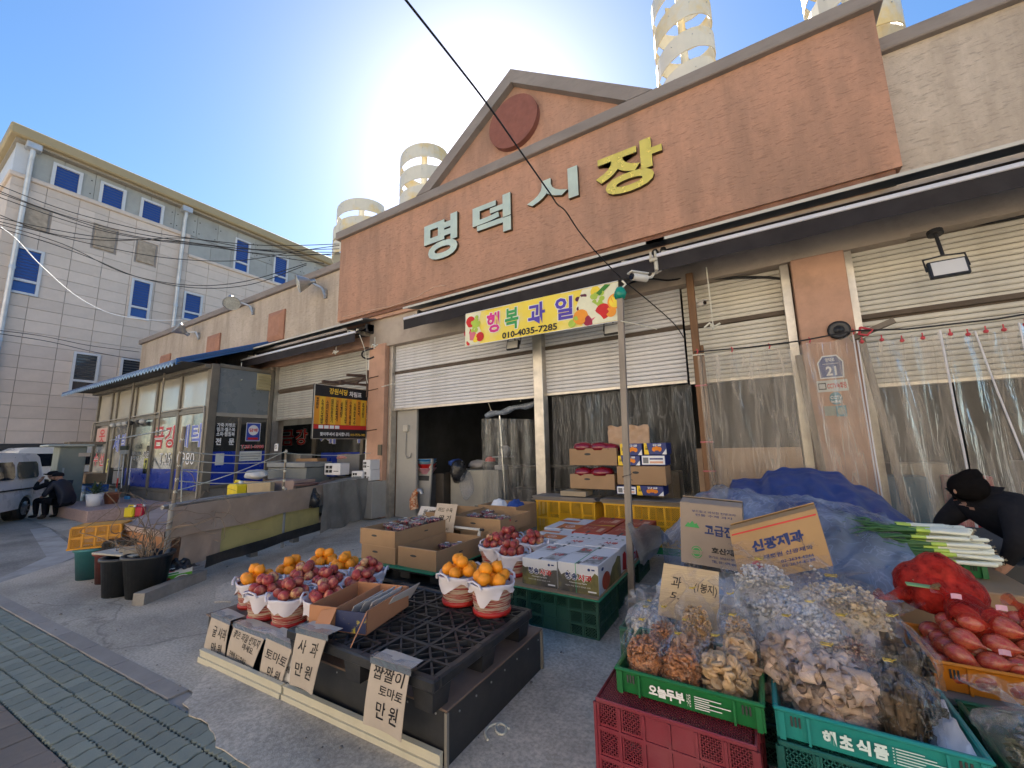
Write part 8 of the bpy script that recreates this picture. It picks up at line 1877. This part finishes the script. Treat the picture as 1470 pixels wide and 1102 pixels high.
# ================================================================== CLEAR CURTAINS
CUR = film('curtain_film', (.88, .87, .84), .19, .2, 4.0, 1.0, st=(4, 4, .4), gloss=.10, hazec=(.62, .56, .48), crease_glint=.16, dist=.5, cw=.06); CUR2 = film('curtain_film_inner', (.75, .76, .76), .09, .16, 6, 1.0, st=(4, 4, .4), gloss=.06, hazec=(.45, .45, .44), crease_glint=.25, dist=.5, cw=.04)
EDG = M('curtain_edge', (.62, .61, .62), .5); HOOK = M('red_hook', (.5, .05, .06), .4)
def curtain(label, x0, x1, y, z0, z1, m, amp=.03, fr=9, scallop=0, seed=0, sag=0., cat='curtain', top=None):
    t = thing('plastic_curtain', label, cat, ((x0+x1)/2, y, z0), 0, 'clear plastic curtains across the shop fronts'); g = MB(); n = int((x1-x0)*34)
    def f(u, v):
        x = x0+(x1-x0)*u; a = amp*(.35+.65*(1-v)); yy = y+a*sin(x*fr+seed+1.2*nz(x*1.3, v*1.5, seed))+a*.6*nz(x*5+v*2, v*2, seed)+.01*sin(x*31+v*5)
        zt = z1-sag*4*u*(1-u)-(abs(sin(u*pi*scallop))*.05 if scallop else 0); return (x+.02*nz(x*3, v*3, seed)*(1-v), yy, z0+(zt-z0)*v)
    g.grid(f, n, 26); part('sheet', g, m, t); return t, f
t, f = curtain('clear curtain inside the middle shutter opening behind the yellow crates', -3.18, -.8, 6.74, .02, 2.42, CUR2, .04, 13, 0, 3)
t, f = curtain('clear curtain hung from hooks before the orange pier', -.62, 1.12, 6.22, .35, 2.78, CUR, .03, 7, 4, 1, .05)
for k in range(5): u = k/4; p = f(u, 1.0); part('hook', MB().tube([(p[0], p[1], p[2]-.02), (p[0]+.015, p[1]-.01, p[2]+.02), (p[0], p[1], p[2]+.05)], .009, 6), HOOK, t)
part('edge_tape', MB().tube([f(1, v/12) for v in range(13)], .008, 6), EDG, t)
t, f = curtain('clear curtain with white zip edges at the far right', 1.15, 1.86, 6.2, .05, 2.68, CUR, .035, 9, 3, 5, .02)
for k in range(4): p = f(k/4+.05, 1.0); part('hook', MB().ball(p, .022, 2).tube([p, (p[0], p[1], p[2]+.06)], .007, 5), HOOK, t)
part('edge_tape', MB().tube([f(1, v/12) for v in range(13)], .011, 6), EDG, t); part('edge_tape', MB().tube([f(.0, v/12) for v in range(13)], .008, 6), EDG, t)
t, f = curtain('clear curtain panel between the two white zip edges at the far right', 1.88, 2.42, 6.2, .05, 2.66, CUR, .035, 8, 2, 8, .02)
for k in range(4): p = f(k/4+.1, 1.0); part('hook', MB().ball(p, .022, 2).tube([p, (p[0], p[1], p[2]+.06)], .007, 5), HOOK, t)
part('edge_tape', MB().tube([V(*f(.45+.55*(1-v/12)*1.0, v/12))+V(-.0, -.02, 0) for v in range(13)], .009, 6), EDG, t)
t, f = curtain('last clear curtain panel running out at the right edge', 2.44, 5.0, 6.2, .05, 2.66, CUR, .04, 8, 7, 12, .02)
part('edge_tape', MB().tube([f(.0, v/12) for v in range(13)], .009, 6), EDG, t)
for k in range(5): p = f(k/12+.02, 1.0); part('hook', MB().ball(p, .022, 2).tube([p, (p[0], p[1], p[2]+.06)], .007, 5), HOOK, t)
rope_pts = [V(-.66, 6.25, 2.80), V(.0, 6.21, 2.76), V(.6, 6.21, 2.76), V(1.14, 6.2, 2.80), V(1.6, 6.2, 2.74), V(2.3, 6.2, 2.73), V(5, 6.2, 2.9)]
solo('curtain_rope', MB().tube([a.lerp(b, j/5) for a, b in zip(rope_pts, rope_pts[1:]) for j in range(5)]+[rope_pts[-1]], .010, 6), INK, 'black rope carrying the hooked clear curtains', 'rope', loc=rope_pts[0])
# panels and boards behind the first curtain
TANP = M('tan_panel', (.40, .27, .17), .8, .08, 1.5, dirt=.3)
solo('tan_screen', MB().box(-.78, .48, 6.52, 6.56, 0, 1.42), TANP, 'tan panel standing behind the clear curtain left of the orange pier', 'panel', loc=(0, 6.54, 0))
BRW = M('brown_post_wood', (.20, .105, .05), .8, .2, 2, .3, 30, st=(5, 5, .6), dirt=.3); pa = PY(989, 392, 6.3); 
po = thing('wooden_post', 'brown wooden post with pink ties carrying the clear curtains', 'post', (pa.x, 6.33, 0))
part('post', MB().cb(pa.x-.05, pa.x+.05, 6.28, 6.38, 0, pa.z, .008), BRW, po); part('post', MB().cb(pa.x+.055, pa.x+.095, 6.31, 6.38, 0, 2.9, .006), BRW, po)
for z in (2.3, 1.5, 1.1, .8, 2.75): part('tie', MB().cb(pa.x-.057, pa.x+.102, 6.272, 6.387, z, z+.02, .004), M('pink_tie', (.5, .12, .14), .5) if z != 2.75 else ROPE, po)
solo('leaning_board', MB().bar((1.21, 6.34, 2.72), (1.42, 6.30, .0), .07, .03), WD, 'pale wooden strip leaning beside the right side of the orange pier', 'board', loc=(1.4, 6.3, 0)); solo('leaning_board', MB().bar((.56, 6.34, 2.6), (.72, 6.30, .0), .07, .03), WD, 'pale wooden strip leaning on the left edge of the orange pier', 'board', loc=(.7, 6.3, 0))
solo('pole_stub', MB().bar((1.1, 6.3, 2.72), (1.5, 6.18, 2.86), .06), WD, 'short wooden stub tied with red cord at the right of the orange pier', 'wooden stub', loc=(1.3, 6.2, 2.8))
solo('red_rope', MB().tube([(1.2, 6.24, 2.84), (1.17, 6.2, 2.75), (1.24, 6.18, 2.72), (1.3, 6.2, 2.78), (1.2, 6.24, 2.84)], .014, 6), HOOK, 'red cord knotted at the meeting of the two clear curtains', 'cord', loc=(1.2, 6.2, 2.75))

# ================================================================== FRUIT SHOP INTERIOR
I_ = lambda nm, cat, lb, mb, m, loc: solo(nm, mb, m, lb, cat, loc=loc)
a, b = PY(586, 655, 6.9), PY(609, 738, 6.9)
I_('leaning_door', 'panel', 'cream door panel leaning inside the fruit shop', MB().obox((-6.72, 6.85, 0), (.42, 0, 0), (0, .04, 0), (.04, .08, 1.28)), PANEL, (-6.6, 6.9, 0))
bs_ = [M('basin_blue', (.03, .22, .5), .35), M('basin_lightblue', (.2, .4, .55), .35), M('basin_red', (.5, .02, .02), .35), M('basin_pink', (.55, .25, .3), .35)]
p = PY(613, 680, 7.0)
stl = I_('stool', 'stool', 'small dark stool under the stacked basins', MB().cb(p.x-.17, p.x+.17, 6.9, 7.2, 0, p.z-.02, .02), DARKW, (p.x, 7, 0))
z = p.z
for k, (m, nm) in enumerate(((bs_[3], 'pink'), (bs_[2], 'red'), (bs_[1], 'pale blue'), (bs_[0], 'bright blue'))):
    g = MB(); g.lathe([(.12, 0), (.20, .12), (.215, .12), (.215, .13), (.19, .125), (.11, .01), (0, .01)], 26, (p.x, 7.0, z)); I_('basin', 'basin', '%s plastic basin in the stack inside the fruit shop' % nm, g, m, (p.x, 7, z)); z += (.09, .06, .05, 0)[k]
I_('counter', 'counter', 'cream counter block inside the fruit shop', MB().cb(-6.05, -4.75, 7.3, 7.9, 0, 1.02, .01), M('cream_counter', (.34, .32, .27), .6, .1), (-5.4, 7.6, 0))
I_('cabinet', 'cabinet', 'dark louvred cabinet beside the basins', MB().cb(-6.35, -6.08, 7.1, 7.6, 0, .95, .01), M('dark_brown_wood', (.05, .04, .03), .6), (-6.2, 7.3, 0))
I_('shelf', 'shelf', 'dark brown display shelf deep in the fruit shop', MB().cb(-4.7, -3.5, 7.6, 8.1, 0, .62, .01).cb(-4.7, -3.3, 7.6, 8.1, 1.06, 1.10, .01).cb(-4.7, -4.62, 7.6, 8.1, .62, 1.06, .01), M('dark_brown_wood', (0, 0, 0)), (-4.2, 7.8, 0))
def blob(x, y, z, r, seed, sq=(1, 1, 1), dr=.25):
    g = MB(); vs, fs = ICO[3]; g.add([V(x, y, z)+Vector((v.x*sq[0], v.y*sq[1], v.z*sq[2]))*r*(1+dr*nz(v.x*2+seed, v.y*2, v.z*2)+.08*nz(v.x*6, v.y*6+seed, v.z*6)) for v in vs], fs, 0, True); return g
I_('black_bag', 'bag', 'black bag on the left of the counter in the fruit shop', blob(-5.75, 7.2, 1.0, .2, 3, (1, .8, 1.2)), M('black_poly', (0, 0, 0)), (-5.7, 7.2, .8)); I_('clear_bag', 'bag', 'clear plastic bag hanging in front of the cream counter', blob(-5.5, 7.18, .7, .2, 5, (.8, .6, 1.5)), BAGF2, (-5.5, 7.2, .5))
I_('blue_cloth', 'cloth', 'blue cloth draped by the black bag on the counter', blob(-5.95, 7.4, 1.16, .16, 8, (1.2, 1, .6)), M('blue_cloth', (0, 0, 0)), (-5.9, 7.4, 1.1)); I_('white_cloth', 'cloth', 'pale cloth bundle on the counter behind the black bag', blob(-5.5, 7.65, 1.12, .18, 9, (1.5, 1, .6)), M('grey_cloth', (.3, .28, .27), .8), (-5.5, 7.6, 1.0))
I_('red_pot', 'pot', 'red bowl on a black stack on the counter', MB().lathe([(0, 0), (.17, 0), (.19, .08), (.17, .16), (0, .17)], 20, (-5.15, 7.6, 1.02)), BLACKP, (-5.1, 7.6, 1.02)); I_('red_bowl', 'bowl', 'red bowl upside down on the black pot', MB().lathe([(.12, 0), (.11, .06), (.06, .1), (0, .105)], 18, (-5.15, 7.6, 1.195)), RED, (-5.1, 7.6, 1.2))
I_('kitchen_scale', 'scale', 'white weighing scale on the counter', MB().cb(-4.95, -4.72, 7.45, 7.7, 1.02, 1.12, .01).cb(-4.88, -4.8, 7.5, 7.6, 1.12, 1.3, .01).cb(-4.98, -4.6, 7.4, 7.7, 1.28, 1.31, .01), M('scale_grey', (.35, .35, .36), .4), (-4.8, 7.6, 1)); I_('white_helmet', 'cap', 'pale rounded hood standing on the shop scale', blob(-4.75, 7.6, 1.42, .12, 2, (1, 1, 1), .1), M('scale_grey', (0, 0, 0)), (-4.7, 7.6, 1.3))
cp = thing('chrome_stand', 'chrome pole stand inside the right of the fruit shop opening', 'pole', (-3.95, 6.95, 0)); pp = [PY(717, 590, 7.0), PY(726, 728, 7.0)]
part('pole', MB().tube(pp, .022, 10), M('chrome', (.6, .6, .6), .2, metal=1), cp); part('clamp', MB().cyl(pp[0].lerp(pp[1], .4), .035, .05, 12), BLACKP, cp)
a, b = PY(698, 597, 6.95), PY(770, 578, 6.85)
rl = thing('rolled_curtain', 'rolled-up clear plastic curtain tied under the left shutter', 'curtain roll', a); pts = [a.lerp(b, i/10)+V(0, .01*sin(i), .02*sin(i*1.3)) for i in range(11)]
part('roll', MB().tube(pts, [.055+.015*sin(i*1.7) for i in range(11)], 14), M('roll_plastic', (.16, .19, .24), .25, .4, 8, .3, 12, spec=.8), rl); part('tie', MB().tube([a+V(.15, 0, .05), a+V(.05, 0, .3)], .008, 5).tube([b+V(-.35, 0, .05), b+V(-.3, 0, .3)], .008, 5), ROPE, rl)
g = MB(); g.grid(lambda u, v: (-4.85+u*1.45, 6.85+.03*sin(u*30)+.02*nz(u*5, v*5), .0+2.1*v-.1*u*v), 40, 10); t = thing('plastic_curtain', 'dark-looking clear curtain hanging inside the fruit shop left of the aluminium post', 'curtain', (-4, 6.85, 0), 0, 'clear plastic curtains across the shop fronts'); part('sheet', g, CUR2, t)
g = MB(); g.grid(lambda u, v: (-4.95+u*1.55, 6.72-.06*u+.025*sin(u*16)+.02*nz(u*6, v*3), .01+(.36)*v), 30, 6); part('grey_skirt', g, M('grey_skirt', (.075, .085, .09), .6, .1, 3), t)
# orange wrapped figurine by the door panel
vs_ = PY(595, 731, 6.55); vt = thing('wrapped_vase', 'curved vase wrapped in orange patterned cloth standing by the orange pier', 'vase', vs_)
part('body', MB().tube([(0, 0, 0), (-.02, 0, .08), (-.03, 0, .2), (.0, 0, .32), (.07, 0, .39), (.13, 0, .40)], [.09, .095, .085, .06, .05, .04], 16), M('orange_cloth', (.55, .14, .03), .6, .3, 10, .3, 30, c2=(.75, .5, .3), c2s=22), vt, world=False); part('spout', MB().tube([(.1, 0, .40), (.19, 0, .39), (.2, 0, .33)], [.045, .06, .05], 12), GALV, vt, world=False)
# rubber strips on the pier foot
solo('rubber_strip', MB().cb(-7.42, -7.28, 6.38, 6.42, .12, .82, .006), BLACKP, 'black rubber strip at the foot of the orange pier', 'rubber strip', loc=(-7.35, 6.4, .1)); solo('meter_box', MB().cb(-7.42, -7.3, 6.38, 6.42, 1.38, 1.62, .006), M('brown_box', (.12, .1, .07), .7), 'small brown meter box on the orange pier', 'meter box', loc=(-7.4, 6.4, 1.4))
g = MB()
for z in (1.95, 2.9, 3.2): g.tube([(-7.85, 6.41, z), (-7.5, 6.41, z+.02)], .012, 6)
solo('iron_bars', g, RUST, 'short rusty iron pins across the orange pier', 'iron bars', loc=(-7.7, 6.4, 2))

# ================================================================== RESTAURANT ENTRANCE CLUTTER
def rb(px0, px1, Yv, dep, nm, cat, lb, m, deco=None, group=None):
    p, q = PY(*px0, Yv), PY(*px1, Yv); t = thing(nm, lb, cat, ((p.x+q.x)/2, Yv, q.z), 0, group); part('shell', MB().cb(p.x, q.x, Yv, Yv+dep, q.z, p.z, .008), m, t)
    if deco: deco((V(p.x, Yv, q.z), V(q.x-p.x, 0, 0), V(0, 0, p.z-q.z)), t)
    return p, q
def gass(P, t): g = MB(); quadtext(g, 'Cass', P, .08, .92, .35, .75, bold=.06, lift=.003, shear=.3); part('lettering', g, WHITE, t)
def hx(P, t):
    g = MB()
    for (u, v) in ((.1, .55), (.32, .55), (.1, .2), (.32, .2)): patch(g, P, u, u+.18, v, v+.25, .003)
    patch(g, P, .6, .9, .3, .36, .003); part('print', g, INK, t)
rb((447, 666), (463, 684), 6.1, .3, 'drink_carton', 'carton', 'blue beer carton on the counter behind the fence, leftmost', BLUE, gass, 'cartons at the restaurant entrance'); rb((464, 665), (480, 684), 6.12, .3, 'drink_carton', 'carton', 'blue beer carton on the counter right of the leftmost one', BLUE, None, 'cartons at the restaurant entrance')
rb((466, 665), (488, 682), 6.0, .25, 'white_carton', 'carton', 'white carton with black squares on the counter behind the cauldron', LITC, hx, 'cartons at the restaurant entrance'); rb((505, 676), (520, 690), 6.1, .3, 'white_carton', 'carton', 'white carton low beside the iron pipe', LITC, hx, 'cartons at the restaurant entrance')
rb((521, 660), (531, 674), 6.15, .3, 'white_carton', 'carton', 'white carton on top of the stack beside the pier', LITC, hx, 'cartons at the restaurant entrance'); rb((521, 674), (531, 690), 6.15, .3, 'white_carton', 'carton', 'white carton at the bottom of the stack beside the pier', LITC, hx, 'cartons at the restaurant entrance')
rb((440, 684), (500, 740), 6.2, .4, 'counter', 'counter', 'dark steel counter behind the tarp fence', M('dark_steel', (.07, .075, .08), .4)); rb((499, 690), (533, 745), 6.15, .4, 'cabinet', 'cabinet', 'cream cabinet beside the pier behind the fence', PANEL)
rb((385, 671), (436, 740), 5.6, .6, 'freezer', 'freezer', 'grey chest freezer with a padded cover behind the fence', M('freezer_grey', (.16, .17, .165), .6, .1)); rb((383, 664), (437, 671), 5.55, .7, 'freezer_cover', 'cover', 'grey padded cover lying on the chest freezer', M('padded_grey', (.24, .25, .25), .7, .1, 6, .3, 12))
rb((340, 690), (386, 725), 4.9, .1, 'plywood_sheet', 'board', 'pale plywood sheet leaning behind the fence', M('plywood', (.42, .33, .2), .8, .1, 2, dirt=.3)); rb((378, 688), (420, 725), 5.2, .5, 'pink_block', 'box', 'pinkish wrapped box behind the fence', M('pink_wrap', (.3, .22, .19), .8, .15))
p = PY(365, 680, 4.95); I_('white_bag', 'bag', 'white plastic bag lying on the boards behind the fence', blob(p.x, 5.0, p.z-.02, .2, 4, (1.6, 1, .55)), M('white_poly', (.5, .5, .5), .35, .1, 8, .4, 14), (p.x, 5, p.z-.1))
p = PY(440, 712, 5.3); tb = thing('charcoal_tub', 'charcoal plastic tub with brown rim behind the fence', 'tub', p-V(0, 0, .3)); part('shell', MB().lathe([(0, 0), (.18, 0), (.22, .52), (.24, .53), (.24, .56), (.21, .55), (.17, .02)], 26), M('charcoal_plastic', (.05, .05, .055), .6), tb, world=False); part('rim', MB().lathe([(.235, .53), (.25, .54), (.25, .57), (.21, .575), (.2, .55)], 26), M('brown_rim', (.12, .06, .05), .6), tb, world=False)
p = PY(478, 703, 5.5); cd = thing('iron_cauldron', 'brown cast-iron cauldron with domed lid behind the fence', 'cauldron', p-V(0, 0, .12)); IR = M('cast_iron', (.065, .04, .028), .55, .3, 5, .2, 40); part('pot', MB().lathe([(0, 0), (.2, .0), (.3, .1), (.33, .16), (.31, .17), (0, .17)], 30), IR, cd, world=False); part('lid', MB().lathe([(.31, .175), (.29, .25), (.24, .3), (.1, .33), (.03, .335), (.03, .36), (0, .36)], 30), IR, cd, world=False)
jy = jerry((338, 722), .62, 1.0, YJ, 'yellow jerrycan standing behind the tarp fence'); jp = PY(339, 722, 4.0); jy.location = jp; jy.location.z += .06; jy.scale = (1.3, 1.3, 1.15)
for px, py_, s in ((405, 660, '⊘'),):
    p = PY(396, 641, 6.2); t = thing('no_parking_notice', 'small white no-smoking notice at the restaurant entrance', 'sign', p); P = (V(p.x-.08, 6.2, p.z-.12), V(.17, 0, 0), V(0, 0, .2)); part('plate', MB().cb(p.x-.08, p.x+.09, 6.205, 6.22, p.z-.12, p.z+.08, .003), WHITE, t); g = MB(); disc(g, P, .5, .55, .32, .28, .003, 0, 18); disc(g, P, .5, .55, .24, .2, .004, 1, 18); poly(g, P, [(.3, .7), (.36, .74), (.7, .4), (.64, .36)], .005, 0); part('print', g, [INK, WHITE], t)
rb((395, 652), (430, 668), 7.4, .4, 'steel_shelf', 'shelf', 'pale shelving inside the restaurant entrance', PANEL); rb((484, 652), (515, 680), 7.2, .5, 'grey_cabinet', 'cabinet', 'grey metal cabinet inside the restaurant entrance', M('grey_metal', (.2, .2, .2), .5))
rb((425, 658), (455, 668), 7.0, .3, 'red_print_carton', 'carton', 'brown carton with red print inside the restaurant entrance', CARD)
p = PY(490, 656, 7.2); I_('cloth_bundle', 'cloth', 'pink patterned bundle on the grey metal cabinet', blob(p.x, 7.35, p.z, .2, 4, (1.4, 1, .45)), M('pink_pattern', (.4, .2, .2), .8, .4, 20), (p.x, 7.3, p.z-.05))
# things glimpsed through the far right curtains
for k, (x, y, z, w, h, c_, nm) in enumerate(((1.6, 7.4, .5, .5, .5, (.03, .12, .2), 'blue'), (2.3, 7.6, .7, .4, .3, (.4, .02, .03), 'red'), (2.9, 7.3, .8, .4, .4, (.45, .45, .45), 'white'), (1.9, 7.9, .9, .6, .25, (.3, .26, .2), 'tan'), (-2.4, 7.6, .5, .6, .6, (.1, .1, .1), 'grey'), (-1.5, 7.8, .6, .5, .4, (.35, .22, .1), 'brown'))):
    I_('storage_box', 'box', '%s storage box dimly seen behind the clear curtain' % nm, MB().cb(x-w/2, x+w/2, y, y+.4, 0, z+h, .01), M('dim_'+nm, c_, .6, .2, 4), (x, y, 0))
# grit, scraps and stains lying on the concrete
gr = MB(); rr = random.Random(31)
for k in range(900):
    x, y = rr.uniform(-7, 1.2), rr.uniform(.7, 6.2); s = rr.uniform(.0015, .006) if rr.random() < .9 else rr.uniform(.006, .012); gr.ball((x, y, .008+s*.4), s, 1, sq=(1, 1.3, .6))
solo('grit', gr, M('grit', (.2, .18, .16), .9, .4, 30), kind='stuff')
